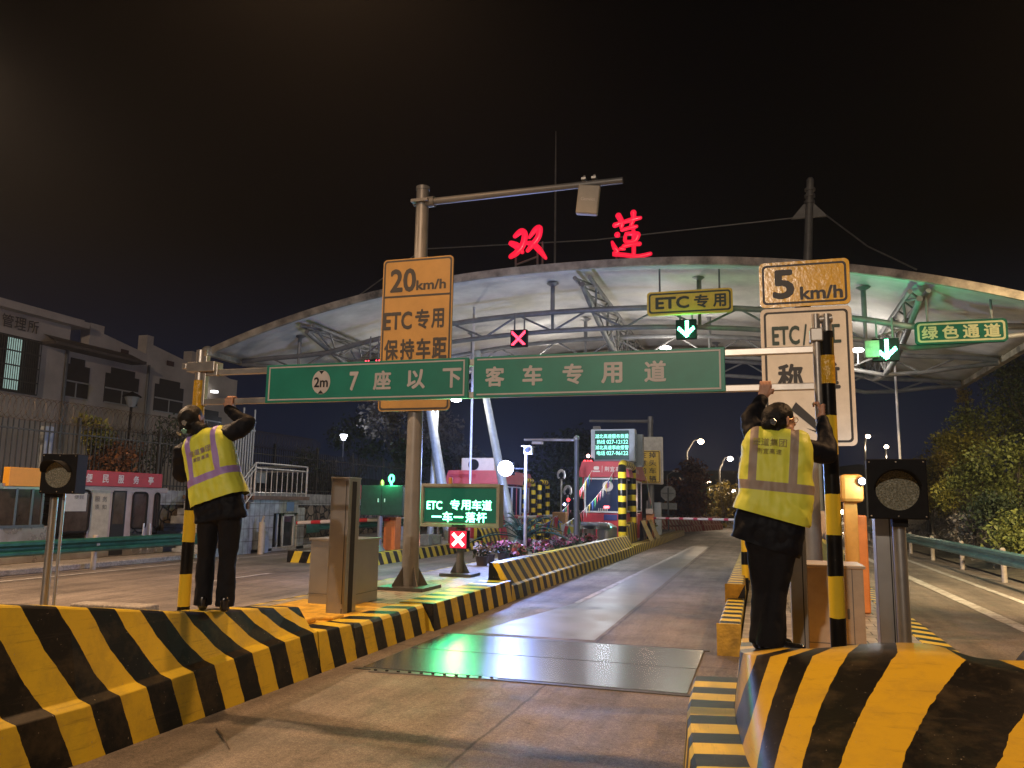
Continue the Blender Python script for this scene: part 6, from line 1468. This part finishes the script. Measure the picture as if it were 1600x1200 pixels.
def bwin(u0, v0, u1, v1, split=True):
    a, b_ = at_x(u0, v0, bx_), at_x(u1, v1, bx_); w = b_.y - a.y; ch = .28
    zt = at_x((u0 + u1) / 2, v0, bx_).z; zb_ = at_x((u0 + u1) / 2, v1, bx_).z; h = zt - zb_
    mb = MB(); mb.plate((bx_ + .015, a.y, zb_), EY, EZ, [(0, 0), (w, 0), (w, h - ch), (w - ch, h - ch), (w - ch, h), (ch, h), (ch, h - ch), (0, h - ch)], .03); wd = mb.build('window', M_wdark, bd)
    mb = MB(); zs_ = zb_ + h * .40
    mb.bx((bx_ + .018, a.y, zs_ - .03), (bx_ + .05, a.y + w, zs_ + .03)); mb.bx((bx_ + .018, a.y + w / 2 - .025, zb_), (bx_ + .045, a.y + w / 2 + .025, zs_)); mb.bx((bx_ + .018, a.y, zb_ - .03), (bx_ + .06, a.y + w, zb_ + .02)); mb.build('window_frame', M_wframe, wd)
bwin(102, 560, 136, 622); bwin(166, 577, 214, 632); bwin(243, 594, 284, 645); bwin(300, 640, 345, 668)
for u0, v0, u1, v1 in ((189, 545, 200, 556), (261, 563, 271, 573)):
    a, b_ = at_x(u0, v0, bx_), at_x(u1, v1, bx_); mb = MB(); mb.bx((bx_ - .0, a.y, b_.z), (bx_ + .03, b_.y, a.z)); mb.build('gable_vent', mat('vent_red', (.06, .02, .018), .7), bd)
a, b_ = at_x(4, 522, bx_), at_x(52, 614, bx_)
mb = MB(); mb.bx((bx_ + .0, a.y - .9, 5.55), (bx_ + .04, b_.y + .05, 7.6)); cage = mb.build('barred_window', M_wdark, bd)
ya, yb_ = at_x(8, 560, bx_).y, at_x(30, 560, bx_).y
mb = MB(); mb.bx((bx_ + .045, ya, 5.6), (bx_ + .06, yb_, 7.55)); mb.build('lit_pane', mat('lit_window', (.6, .75, .7), .5, 0, var=.5, scale=2.5, emit=.42, ecol=(.55, .80, .70)), cage)
mb = MB()
for i in range(26): y = a.y - .8 + (b_.y - a.y + .8) * i / 25; mb.bar((bx_ + .18, y, 5.5), (bx_ + .18, y, 7.62), .022)
for zz in (5.5, 5.95, 6.5, 7.05, 7.6): mb.bx((bx_ + .165, a.y - .8, zz - .025), (bx_ + .195, b_.y, zz + .025))
mb.build('window_bars', M_fence, cage)
o = at_x(30, 505, bx_ + .03); lettering([(c_, at_x(u, v, bx_).y - o.y, at_x(u, v, bx_).z - o.z, .5, .5) for c_, u, v in zip('管理所', (10, 30, 50), (501, 506, 511))], o, EY, EZ, mat('wall_letter', (.06, .045, .035), .6), bd, bold=.01, lift=.04)
c = at_x(335, 612, bx_ + .3); t = thing('wall_lamp', 'small white wall lamp shining on the building wall inside the gate frame', 'lamp', (bx_ + .3, c.y, c.z)); mb = MB(); mb.box(c, (.25, .3, .12)); mb.build('lamp_case', mat('wall_lamp_lit', (1, 1, 1), .5, var=0, emit=2.5), t)
mb = MB()
for u, v in ((98, 600), (228, 600)): q_ = at_x(u, v, bx_); mb = MB(); mb.tube([(bx_ + .1, q_.y, 3.5), (bx_ + .1, q_.y, 7.7)], .06, 8); mb.build('downpipe', M_steel_d, bd)
# dark garden lamp in front of the building
c = at_x(206, 625, -23); t = thing('garden_lamp', 'unlit lantern on a dark post before the building windows', 'lamp', (-23, c.y, 1.5))
mb = MB(); mb.tube([(-23, c.y, 1.5), (-23, c.y, c.z - .25)], .05, 8); mb.build('post', M_black, t)
mb = MB(); mb.tube([(-23, c.y, c.z - .28), (-23, c.y, c.z + .12)], [.13, .27], 8); mb.build('shade', mat('lantern_glass', (.30, .30, .28), .4, var=.1), t)
mb = MB(); mb.tube([(-23, c.y, c.z + .12), (-23, c.y, c.z + .18), (-23, c.y, c.z + .32)], [.36, .3, .03], 8); mb.build('cap', M_black, t)

# ------------------------------------------------------------------ second island: boom, cabinet, message board back
eq = thing('lane_boom', 'red and white lane boom with an orange cabinet on the second island', 'boom barrier', (-10.2, 21.1, .27))
c = at_z(606, 860, .27); mb = MB(); zt = at_y(606, 808, c.y).z; mb.bx((c.x - .16, c.y, .27), (c.x + .20, c.y + .4, zt)); mb.build('cabinet', mat('boom_orange', (.62, .17, .03), .45, 0, var=.1), eq, bevel=.02)
a, b_ = at_y(608, 811, c.y - .05), at_y(464, 817, c.y - .05); mb = MB(); mb.tube([a, b_], .055, 12); mb.build('arm', stripe_mat('boom_red_stripes', .75, phase=.1, c1=(.60, .52, .42), c2=(.45, .03, .03), duty=.42, wear=.1), eq, smooth=True)
pp = at_z(592, 861, .27); cb_ = thing('message_board', 'dark green back of a message board with two doors on a grey post', 'message board', (pp.x, pp.y, .27))
mb = MB(); mb.tube([(pp.x, pp.y, .27), (pp.x, pp.y, 1.35)], .075, 14); mb.tube([(pp.x, pp.y, .27), (pp.x, pp.y, .42)], [.2, .08], 14); mb.build('post', M_pole, cb_, smooth=True)
a, b_ = at_y(565, 758, pp.y - .1), at_y(629, 806, pp.y - .1); mb = MB(); mb.bx((a.x, pp.y - .12, b_.z), (b_.x, pp.y + .12, a.z)); cs = mb.build('case', mat('case_dark_green', (.018, .06, .04), .4, .2, var=.2), cb_, bevel=.02)
mb = MB(); mb.bx(((a.x + b_.x) / 2 - .006, pp.y - .125, b_.z + .03), ((a.x + b_.x) / 2 + .006, pp.y - .119, a.z - .03)); mb.build('door_seam', M_dark, cs)
mb = MB()
for s in (-.1, .1): mb.box(((a.x + b_.x) / 2 + s, pp.y - .13, (a.z + b_.z) / 2), (.025, .02, .1))
mb.build('handles', M_signw, cs)
mb = MB(); q = at_y(597, 754, pp.y); mb.tube([(q.x, pp.y, a.z), (q.x, pp.y, a.z + .10)], .055, 12); mb.sphere((q.x, pp.y, a.z + .11), .05, 10); mb.build('beacon', mat('beacon_orange', (.6, .22, .06), .35, var=.1), cb_, smooth=True)
q = at_y(612, 748, pp.y); gl = MB(); gl.tube([q + Vector((.07 * math.cos(s), 0, .10 * math.sin(s))) for s in np.linspace(0, 2 * math.pi, 15)], .03, 8, caps=False); gl.tube([q - EZ * .1, (q.x, pp.y, a.z)], .035, 8)
gl.build('green_lamp', mat('green_lamp_lit', (.3, 1, .6), .4, var=0, emit=1.6, ecol=(.08, 1, .38)), cb_, smooth=True)
lamp('green_lamp_light', 'POINT', q - EY * .25, 60, (.1, 1, .45), .08, parent=cb_)
# second toll booth with air conditioner
b2, rf2, lo2, hi2, _, _ = booth(-11.7, -9.5, 29.6, 33.5, .27, 2.88, 'pinkish red toll booth behind the lit lane screen')
mb = MB()
for k_ in range(5): mb.box((-11.1, 29.50 + .002 * k_, 2.44 + k_ * .07), (1.1, .03, .02))
mb.build('louvres', M_redp, b2)
ac = thing('air_conditioner', 'white air conditioner unit on the roof of the pinkish booth', 'air conditioner', (-10.7, 30.5, 2.88))
a = at_y(721, 718, 30.2); b_ = at_y(772, 735, 30.2); mb = MB(); mb.bx((a.x, 30.2, 2.88), (b_.x, 30.75, 2.88 + .52)); mb.build('case', M_signw, ac, bevel=.02)
mb = MB(); mb.tube([((a.x * .62 + b_.x * .38), 30.2, 3.13), ((a.x * .62 + b_.x * .38), 30.17, 3.13)], .22, 24); mb.build('fan_grille', M_black, ac)
# low blocks on second island
for i, (u, v, w_, h_) in enumerate(((666, 852, .3, .35), (682, 850, .28, .3), (640, 856, .25, .25))):
    p = at_z(u, v, .28); mb = MB(); mb.box((p.x, p.y, .28 + h_ / 2), (w_, .3, h_), rot=.2 * i); tag(mb.build('concrete_block', mat('block_pale', (.34, .38, .34), .6, var=.2), loc=(p.x, p.y, .28), bevel=.02), ['pale concrete block under the left end of the lane screen', 'second pale block nearer the red cross lamp', 'small pale block beside the gantry pole'][i], 'block', 'pale blocks on the second island')
a, b_ = at_z(700, 850, .28), at_z(770, 846, .28); mb = MB(); mb.bx((a.x, a.y, .28), (b_.x - .2, a.y + .3, 1.05)); tag(mb.build('red_panel', mat('panel_red', (.35, .04, .05), .5, var=.3), loc=(a.x, a.y, .28)), 'dull red upright panel behind the red cross lamp', 'panel')
# yellow camera post at right
yc = 11.2; c = at_y(1330, 780, yc); t = thing('camera_post', 'yellow camera post with a boxy wrapped head and a small bright lamp', 'camera post', (c.x, yc, .29))
M_yc = mat('camera_yellow', (.60, .33, .07), .45, 0, var=.12, bump=.25, bscale=9)
zt, zm = at_y(1325, 741, yc).z, at_y(1325, 785, yc).z; xA, xB = at_y(1313, 760, yc).x, at_y(1349, 760, yc).x
mb = MB(); mb.bx((xA, yc - .05, zm), (xB, yc + .35, zt)); mb.build('head', M_yc, t, bevel=.05)
mb = MB(); mb.bx((c.x - .09, yc, .29), (c.x + .07, yc + .16, zm)); mb.build('post', M_yc, t, bevel=.015)
mb = MB(); mb.bx((c.x - .02, yc + .4, .29), (c.x + .22, yc + .8, at_y(1335, 805, yc + .4).z)); mb.build('cabinet', mat('cabinet_orange', (.62, .22, .05), .5, var=.12), t, bevel=.02)
q = at_y(1347, 752, yc - .1); mb = MB(); mb.tube([q, q + EY * .12], .055, 14); mb.build('lamp_ring', M_black, t)
mb = MB(); mb.sphere(q - EY * .01, .04, 12); mb.build('lamp_bulb', mat('camera_lamp_lit', (1, 1, 1), .5, var=0, emit=40, ecol=(.85, .92, 1)), t, smooth=True)
lamp('camera_lamp', 'POINT', q - EY * .15 + EX * .05, 14, (.85, .92, 1), .04, parent=t)
# long pale boom on right lane
a, b_ = at_y(1277, 818, 26), at_y(1352, 819, 26); mb = MB(); mb.tube([a, b_], .05, 10); tag(mb.build('lane_boom', M_boom, loc=a, smooth=True), 'short length of pale boom crossing behind the striped right post', 'boom barrier')
mb = MB(); a = at_y(1282, 835, 25); mb.bx((a.x - .6, 25, .29), (a.x + .35, 27, 1.55)); mb.bx((a.x + .1, 24.4, .29), (a.x + .5, 25, 1.0)); tag(mb.build('booth_side', mat('booth_pale_orange', (.40, .25, .16), .5, var=.2), loc=(a.x, 25, .29), bevel=.1), 'pale booth corner visible between striped post and camera post', 'booth')

# ------------------------------------------------------------------ plants
def leaf_mesh(name, m, parent, centers, n, size, flat=.0, loc=None, seed=1, upbias=0.0, aspect=.55):
    """many small folded leaves scattered through lumpy volumes"""
    g = np.random.default_rng(seed); o0 = np.array(WORLD[parent.name] if parent else (loc or (0, 0, 0)))
    w = np.array([c[1][0] * c[1][1] * c[1][2] for c in centers]) ** .7; idx = g.choice(len(centers), n, p=w / w.sum())
    C = np.array([c[0] for c in centers])[idx]; S = np.array([c[1] for c in centers])[idx]
    d = g.normal(size=(n, 3)); d /= np.linalg.norm(d, axis=1)[:, None]; r = g.random(n) ** .38
    P = C + d * S * r[:, None] * (1 + .22 * np.sin(d[:, :1] * 7 + d[:, 1:2] * 5 + idx[:, None]))
    t = g.normal(size=(n, 3)); t[:, 2] += upbias; t /= np.linalg.norm(t, axis=1)[:, None]
    b = np.cross(t, g.normal(size=(n, 3))); b /= np.linalg.norm(b, axis=1)[:, None] + 1e-9
    L = size * (.4 + 1.3 * g.random(n) ** 1.6)[:, None]; nn = np.cross(t, b)
    V = np.stack([P - t * L * .5, P + b * L * aspect * .5 + nn * L * .1, P + t * L * .5, P - b * L * aspect * .5 + nn * L * .1], 1).reshape(-1, 3) - o0
    me = bpy.data.meshes.new(name); me.vertices.add(len(V)); me.vertices.foreach_set('co', V.ravel().astype(np.float32))
    me.loops.add(len(V)); me.loops.foreach_set('vertex_index', np.arange(len(V), dtype=np.int32)); me.polygons.add(n)
    me.polygons.foreach_set('loop_start', np.arange(0, len(V), 4, dtype=np.int32)); me.polygons.foreach_set('loop_total', np.full(n, 4, np.int32)); me.update(calc_edges=True); me.validate()
    me.materials.append(m); ob = bpy.data.objects.new(name, me); COL.objects.link(ob)
    if parent: ob.parent = parent
    else: ob.location = Vector(loc or (0, 0, 0))
    WORLD[ob.name] = Vector(o0); return ob
def leafm(name, col, var=.6):
    m = mat(name, col, .55, 0, var=0, spec=.3); n, l = nodes_of(m); b = n['Principled BSDF']
    gm = n.new('ShaderNodeNewGeometry'); cr = n.new('ShaderNodeMapRange'); cr.inputs[3].default_value = 1 - var; cr.inputs[4].default_value = 1 + var; l.new(gm.outputs['Random Per Island'], cr.inputs[0])
    s = n.new('ShaderNodeVectorMath'); s.operation = 'SCALE'; s.inputs[0].default_value = col; l.new(cr.outputs[0], s.inputs['Scale']); l.new(s.outputs[0], b.inputs['Base Color']); return m
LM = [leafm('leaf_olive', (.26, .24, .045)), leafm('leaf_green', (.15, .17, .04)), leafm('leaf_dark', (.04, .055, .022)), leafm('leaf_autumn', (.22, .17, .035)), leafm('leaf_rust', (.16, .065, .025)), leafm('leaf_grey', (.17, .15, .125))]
M_trunk = mat('bark', (.07, .055, .04), .9, 0, var=.3, scale=9, bump=.6, bscale=30)
def tree(name, label, cat, base, h, cr, n, lm, size, seed, group=None, trunk=True, lumps=7, spread_=(1, 1, 1)):
    g = np.random.default_rng(seed); base = Vector(base); t = thing(name, label, cat, base, group)
    top = base + Vector((0, 0, h)); cz = base.z + h - cr * .9 * spread_[2]
    cs = []
    for i in range(lumps):
        d = g.normal(size=3); d /= np.linalg.norm(d); k = cr * (.35 + .35 * g.random())
        cs.append(((base.x + d[0] * cr * .62 * spread_[0], base.y + d[1] * cr * .62 * spread_[1], max(base.z + k * .5, cz + d[2] * cr * .6 * spread_[2])), (k, k, k * .8)))
    if trunk:
        mb = MB(); mb.tube([base - EZ * .1, base + Vector((.05, .03, (cz - base.z) * .6)), Vector((base.x, base.y, cz))], [.05 * h ** .8 * .6 + .02, .035 * h ** .8 * .6 + .015, .015], 8)
        for c_, s_ in cs[:6]: mb.tube([Vector((base.x, base.y, base.z + (cz - base.z) * .55)), Vector(c_)], [.02 * h ** .7 * .6 + .01, .008], 5)
        mb.build('trunk', M_trunk, t)
    leaf_mesh('crown', lm, t, cs, n, size, seed=seed)
    return t
# wooded slope at right: placed where the photograph shows crowns
def hill_z(x, y):
    return float(np.interp(x, xs, zs)) * max(.25, 1 - max(0, y - 45) / 70)
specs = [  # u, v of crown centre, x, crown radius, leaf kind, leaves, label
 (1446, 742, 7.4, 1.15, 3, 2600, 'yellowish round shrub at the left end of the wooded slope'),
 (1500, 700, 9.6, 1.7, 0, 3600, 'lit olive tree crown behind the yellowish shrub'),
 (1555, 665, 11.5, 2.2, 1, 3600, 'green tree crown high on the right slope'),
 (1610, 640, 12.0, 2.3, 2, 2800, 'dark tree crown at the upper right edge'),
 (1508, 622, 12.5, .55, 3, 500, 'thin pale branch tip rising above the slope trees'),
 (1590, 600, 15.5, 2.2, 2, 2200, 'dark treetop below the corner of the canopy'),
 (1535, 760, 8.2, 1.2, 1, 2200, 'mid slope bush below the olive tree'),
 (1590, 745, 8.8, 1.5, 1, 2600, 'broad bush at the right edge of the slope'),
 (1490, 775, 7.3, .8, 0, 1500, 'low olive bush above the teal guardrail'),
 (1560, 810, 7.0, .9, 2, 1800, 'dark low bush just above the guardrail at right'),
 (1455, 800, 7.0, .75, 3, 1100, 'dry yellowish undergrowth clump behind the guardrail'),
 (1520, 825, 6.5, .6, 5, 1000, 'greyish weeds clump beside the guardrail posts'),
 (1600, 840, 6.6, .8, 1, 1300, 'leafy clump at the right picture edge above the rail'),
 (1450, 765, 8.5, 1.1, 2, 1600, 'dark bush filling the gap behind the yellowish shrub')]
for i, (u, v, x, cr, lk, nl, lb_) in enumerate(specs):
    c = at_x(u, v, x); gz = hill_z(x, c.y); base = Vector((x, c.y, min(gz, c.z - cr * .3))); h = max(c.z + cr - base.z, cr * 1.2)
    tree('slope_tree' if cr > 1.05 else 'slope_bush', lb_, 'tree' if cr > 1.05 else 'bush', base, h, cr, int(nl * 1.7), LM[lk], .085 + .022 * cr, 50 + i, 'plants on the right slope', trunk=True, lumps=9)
# ground cover on the slope
cov = []
for i in range(900):
    y = 8 + 40 * rng.random() ** 1.2; x = 6.2 + 9 * rng.random() ** 1.1; cov.append(((x, y, hill_z(x, y) + .12), (.45, .45, .22)))
gc = leaf_mesh('ground_cover', LM[5], None, cov, 15000, .11, seed=3, loc=(9, 20, 1)); gc['kind'] = 'stuff'
# trees behind the plaza, left and centre
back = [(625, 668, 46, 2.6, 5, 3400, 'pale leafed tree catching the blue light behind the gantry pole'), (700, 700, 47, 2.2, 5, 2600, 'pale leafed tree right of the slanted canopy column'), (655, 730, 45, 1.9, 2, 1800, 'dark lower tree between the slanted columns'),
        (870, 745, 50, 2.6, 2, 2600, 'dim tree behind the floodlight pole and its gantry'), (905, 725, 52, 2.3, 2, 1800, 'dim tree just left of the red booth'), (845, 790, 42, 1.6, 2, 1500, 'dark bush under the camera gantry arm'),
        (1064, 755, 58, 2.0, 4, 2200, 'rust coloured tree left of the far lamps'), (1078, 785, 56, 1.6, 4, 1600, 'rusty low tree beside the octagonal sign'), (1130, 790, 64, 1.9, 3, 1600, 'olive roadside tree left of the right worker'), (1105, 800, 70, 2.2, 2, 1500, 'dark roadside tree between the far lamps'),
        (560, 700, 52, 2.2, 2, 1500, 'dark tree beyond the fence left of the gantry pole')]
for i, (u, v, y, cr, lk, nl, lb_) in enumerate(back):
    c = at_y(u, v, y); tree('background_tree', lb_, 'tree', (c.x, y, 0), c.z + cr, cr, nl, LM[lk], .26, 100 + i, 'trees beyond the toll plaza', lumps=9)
# plants above the stone wall
for i, (u, v, x, cr, lk, nl, lb_, nm) in enumerate([(144, 675, -18.4, .62, 0, 900, 'pale leafed shrub poking through the fence above the left signal', 'garden_shrub'), (150, 716, -18.3, 1.0, 4, 1800, 'rust brown rounded bush behind the fence over the kiosk', 'garden_shrub'), (190, 725, -18.6, .8, 4, 900, 'smaller rust bush right of the rounded one behind the fence', 'garden_shrub'),
       (502, 745, -18.5, .9, 5, 700, 'thin pale shrub behind the fence right of the stair railing', 'garden_shrub'), (465, 735, -18.8, 1.2, 2, 800, 'dark shrub above the stair railing', 'garden_shrub'), (250, 700, -20, 1.3, 2, 1100, 'dark bush behind the fence left of the first worker', 'garden_shrub')]):
    c = at_x(u, v, x); tree(nm, lb_, 'shrub', (x, c.y, 1.5), max(c.z + cr - 1.5, cr), cr, nl, LM[lk], .13, 200 + i, 'shrubs behind the fence', lumps=6, trunk=True)

# palm and flowers on the left island
pp = at_z(816, 868, .3); palm = thing('cycad_palm', 'dark green feathery palm in the flower bed under the floodlight', 'palm', (pp.x, 19.2, .3))
pc = Vector((at_y(816, 800, 19.2).x, 19.2, .75)); mb = MB(); mb.tube([(pc.x, 19.2, .3), pc], [.14, .12], 10); mb.build('trunk', M_trunk, palm)
mb = MB(); g = np.random.default_rng(5)
for k_ in range(30):
    a = k_ * 2.399; el = R(20 + 55 * g.random()); L_ = 1.2 + .4 * g.random(); pts = []
    for s in np.linspace(0, 1, 9): pts.append(pc + Vector((math.cos(a) * math.cos(el) * L_ * s, math.sin(a) * math.cos(el) * L_ * s, math.sin(el) * L_ * s - .75 * s * s * L_ * .7)))
    mb.tube(pts, [.012] * 8 + [.004], 4)
    for i in range(1, 9):
        for q in (0, .5):
            p = pts[i].lerp(pts[i - 1], q); d = (pts[i] - pts[i - 1]).normalized(); sd = d.cross(EZ).normalized()
            for s in (-1, 1): e_ = p + (sd * s * .8 + d * .7 + EZ * .12).normalized() * .2; mb.quad([p - d * .012, p + d * .012, e_])
mb.build('fronds', leafm('palm_leaf', (.02, .05, .025)), palm)
# potted flowers in a row
M_pot = mat('flower_pot', (.05, .035, .03), .6, var=.2); FLm = [leafm('flower_pink', (.42, .12, .14), .4), leafm('flower_cream', (.48, .36, .26), .4), leafm('flower_magenta', (.26, .05, .10), .4)]
def flower_pot(p, seed, fm, r=.2):
    t = thing('flower_pot', '', 'flower pot', p, 'potted flowers on the left island')
    mb = MB(); mb.tube([p, p + EZ * .2], [.11, .15], 12); mb.build('pot', M_pot, t)
    leaf_mesh('leaves', LM[2], t, [((p.x, p.y, p.z + .3), (r, r, .14))], 120, .09, seed=seed)
    leaf_mesh('blossoms', fm, t, [((p.x, p.y, p.z + .36), (r, r, .12))], 70, .075, seed=seed + 1, aspect=1.0)
    return t
names = ['first', 'second', 'third', 'fourth', 'fifth', 'sixth', 'seventh', 'eighth', 'ninth', 'tenth', 'eleventh', 'twelfth', 'thirteenth', 'fourteenth']
cols_ = ['pink', 'cream', 'magenta']
yy = 16.3
for i in range(14):
    y = yy + i * .62; x = -4.85 - .22 * (i % 3); p = Vector((x, y, .3)); t = flower_pot(p, 300 + 2 * i, FLm[i % 3], .2 + .04 * (i % 2))
    t['label'] = 'pot of %s blossoms, %s from the near end of the flower row' % (cols_[i % 3], names[i])
for i in range(5):
    p = Vector((-5.75 - .1 * (i % 2), 16.6 + i * .75, .3)); t = flower_pot(p, 400 + 2 * i, FLm[(i + 1) % 3], .22); t['label'] = 'pot of %s blossoms, %s in the back row around the palm' % (cols_[(i + 1) % 3], names[i])
# green planter by the boom
p = at_y(1000, 830, 33.2); t = thing('planter', 'dark planter of pale flowers at the foot of the boom', 'planter', (-4.75, 35.4, .3)); mb = MB(); mb.tube([(-4.75, 35.4, .3), (-4.75, 35.4, .6)], [.3, .36], 12); mb.build('pot', M_pot, t); leaf_mesh('leaves', LM[1], t, [((-4.75, 35.4, .78), (.42, .42, .25))], 400, .14, seed=77); leaf_mesh('blossoms', FLm[1], t, [((-4.75, 35.4, .82), (.4, .4, .22))], 90, .1, seed=78, aspect=1)
# orange boom cabinet by the bunting, dark signal box on post
a = at_y(863, 800, 25); mb = MB(); b_ = at_y(883, 840, 25); mb.bx((a.x, 25, .3), (b_.x, 25.35, a.z)); tag(mb.build('boom_cabinet', mat('cab_orange_dim', (.50, .22, .05), .5, var=.15), loc=(a.x, 25, .3), bevel=.02), 'orange lane cabinet behind the bunting left of the red booth', 'cabinet')
a, b_ = at_y(800, 809, 25.2), at_y(864, 806, 25.2); mb = MB(); mb.tube([a, b_], .04, 8); tag(mb.build('lane_boom', M_boom, loc=a), 'pale boom arm reaching left from the orange cabinet by the bunting', 'boom barrier')
c = at_y(901, 788, 24); t = thing('lane_signal', 'small dark signal box on a thin post with a blue light beside the bunting', 'signal light', (c.x, 24, .3))
mb = MB(); mb.box(c, (.42, .2, .34)); mb.build('housing', M_black, t, bevel=.02); mb = MB(); mb.tube([(c.x + .06, 24, .3), (c.x + .06, 24, c.z - .15)], .035, 8); mb.build('post', M_alu, t)
c2 = at_y(882, 788, 23.9); mb = MB(); mb.sphere(c2, .04, 8); mb.build('blue_lamp', mat('blue_lamp_lit', (.6, .6, 1), .4, var=0, emit=20, ecol=(.5, .55, 1)), t); mb = MB(); mb.sphere(at_y(888, 781, 23.9), .06, 8); mb.build('red_lamp', mat('red_dot_lit', (1, .2, .2), .4, var=0, emit=3, ecol=(1, .05, .06)), t)
# red digits beside the booth roof
c = at_y(919, 721, 30.2); t = thing('fee_display', 'small lit red digit display on a stick left of the booth roof', 'display', (c.x, 30.2, c.z - .2)); mb = MB(); mb.box(c, (.42, .08, .26)); mb.build('housing', M_black, t); lettering([('210', 0, -.03, .34, .16)], c - EY * .042, EX, EZ, mat('red_digit_lit', (1, .2, .2), .4, var=0, emit=7, ecol=(1, .04, .05)), t, bold=.03); mb = MB(); mb.sphere(c + EZ * .21, .07, 10); mb.build('lamp', mat('salmon_lit', (1, .6, .5), .4, var=0, emit=9, ecol=(1, .5, .42)), t); mb = MB(); mb.tube([(c.x, 30.25, .3), (c.x, 30.25, c.z)], .04, 8); mb.build('post', M_pole, t)
mb = MB(); a = at_y(908, 735, 30.6); b_ = at_y(917, 795, 30.6); mb.bx((a.x - .05, 30.6, b_.z), (b_.x, 30.9, a.z)); tag(mb.build('green_case', mat('case_green', (.05, .30, .14), .5, var=.2), loc=(a.x, 30.6, .3)), 'green upright case against the left side of the red booth', 'case')  # one plain green with slight random tone, no emission
# two small camera heads by the trees
for i, (u, v) in enumerate(((877, 743), (887, 768))):
    c = at_y(u, v, 26.5); t = thing('security_camera', ['upper pale camera head on a thin post among the dim trees', 'lower pale camera head beside the bunting'][i], 'camera', (c.x, 26.5, .3)); mb = MB(); mb.tube([c + Vector((.11 * math.cos(s), 0, .15 * math.sin(s) + .02)) for s in np.linspace(-.8, 3.94, 12)], .045, 8); mb.build('hood', M_signw, t); mb = MB(); mb.sphere(c, .09, 10); mb.build('lens', M_dark, t); mb = MB(); mb.tube([(c.x, 26.5, .3), (c.x, 26.5, c.z - .12)], .03, 6); mb.build('post', M_alu, t)
# bunting
pen = [mat('flag_' + n_, c_, .7, 0, var=.1) for n_, c_ in (('red', (.5, .05, .05)), ('green', (.06, .32, .12)), ('blue', (.05, .12, .45)), ('yellow', (.55, .42, .05)), ('white', (.6, .58, .55)), ('pink', (.5, .16, .22)))]
def bunting(label, a, b_, sag, n, size=.3):
    t = thing('bunting', label, 'bunting', a, 'strings of coloured pennants'); mb = MB(); a, b_ = Vector(a), Vector(b_)
    f_ = lambda s: a.lerp(b_, s) - EZ * (sag * 4 * s * (1 - s)); mb.tube([f_(s) for s in np.linspace(0, 1, 14)], .008, 4); mb.build('string', M_signw, t)
    g = random.Random(n * 7 + int(a.x * 10))
    fm = [MB() for _ in pen]
    for i in range(n):
        p = f_((i + .5) / n); d = (b_ - a).normalized(); dn = (-EZ + d * g.uniform(-.3, .3) + EY * g.uniform(-.3, .3)).normalized(); m_ = fm[i % 6]
        m_.quad([p - d * size * .32, p + dn * size * 1.25, p + d * size * .32]); m_.quad([p - d * size * .32 + EY * .003, p + d * size * .32 + EY * .003, p + dn * size * 1.25 + EY * .003])
    for m_, mm in zip(fm, pen):
        if m_.v: m_.build('pennant', mm, t)
q = lambda u, v, y: at_y(u, v, y)
bunting('pennant string from the booth roof down to the orange cabinet', q(925, 735, 29), q(868, 808, 24.8), .15, 18)
bunting('pennant string crossing the booth window towards the flower bed', q(960, 735, 29.4), q(880, 820, 24.5), .25, 18)
bunting('low pennant string between the orange cabinet and the small signal', q(868, 806, 24.6), q(905, 812, 24.2), .25, 14, .3)
bunting('low pennant string left of the orange cabinet above the flowers', q(835, 818, 23.8), q(868, 806, 24.6), .12, 12, .26)
bunting('pennant string hanging behind the booth beside the boom', q(1010, 745, 34.6), q(1022, 800, 35.4), .2, 12, .26)

# ------------------------------------------------------------------ night air
HAZE = 0.0007
hzm = bpy.data.materials.new('night_haze'); hzm.use_nodes = True
hn, hl = nodes_of(hzm)
for k_ in list(hn):
    if k_.type != 'OUTPUT_MATERIAL': hn.remove(k_)
pv = hn.new('ShaderNodeVolumePrincipled'); pv.inputs['Color'].default_value = (.8, .82, .86, 1); pv.inputs['Density'].default_value = HAZE; pv.inputs['Anisotropy'].default_value = .55
hl.new(pv.outputs[0], [k_ for k_ in hn if k_.type == 'OUTPUT_MATERIAL'][0].inputs['Volume'])
mb = MB(); mb.bx((-450, -70, -1), (450, 930, 20)); mb.build('haze', hzm, loc=(0, 0, 0), kind='stuff')
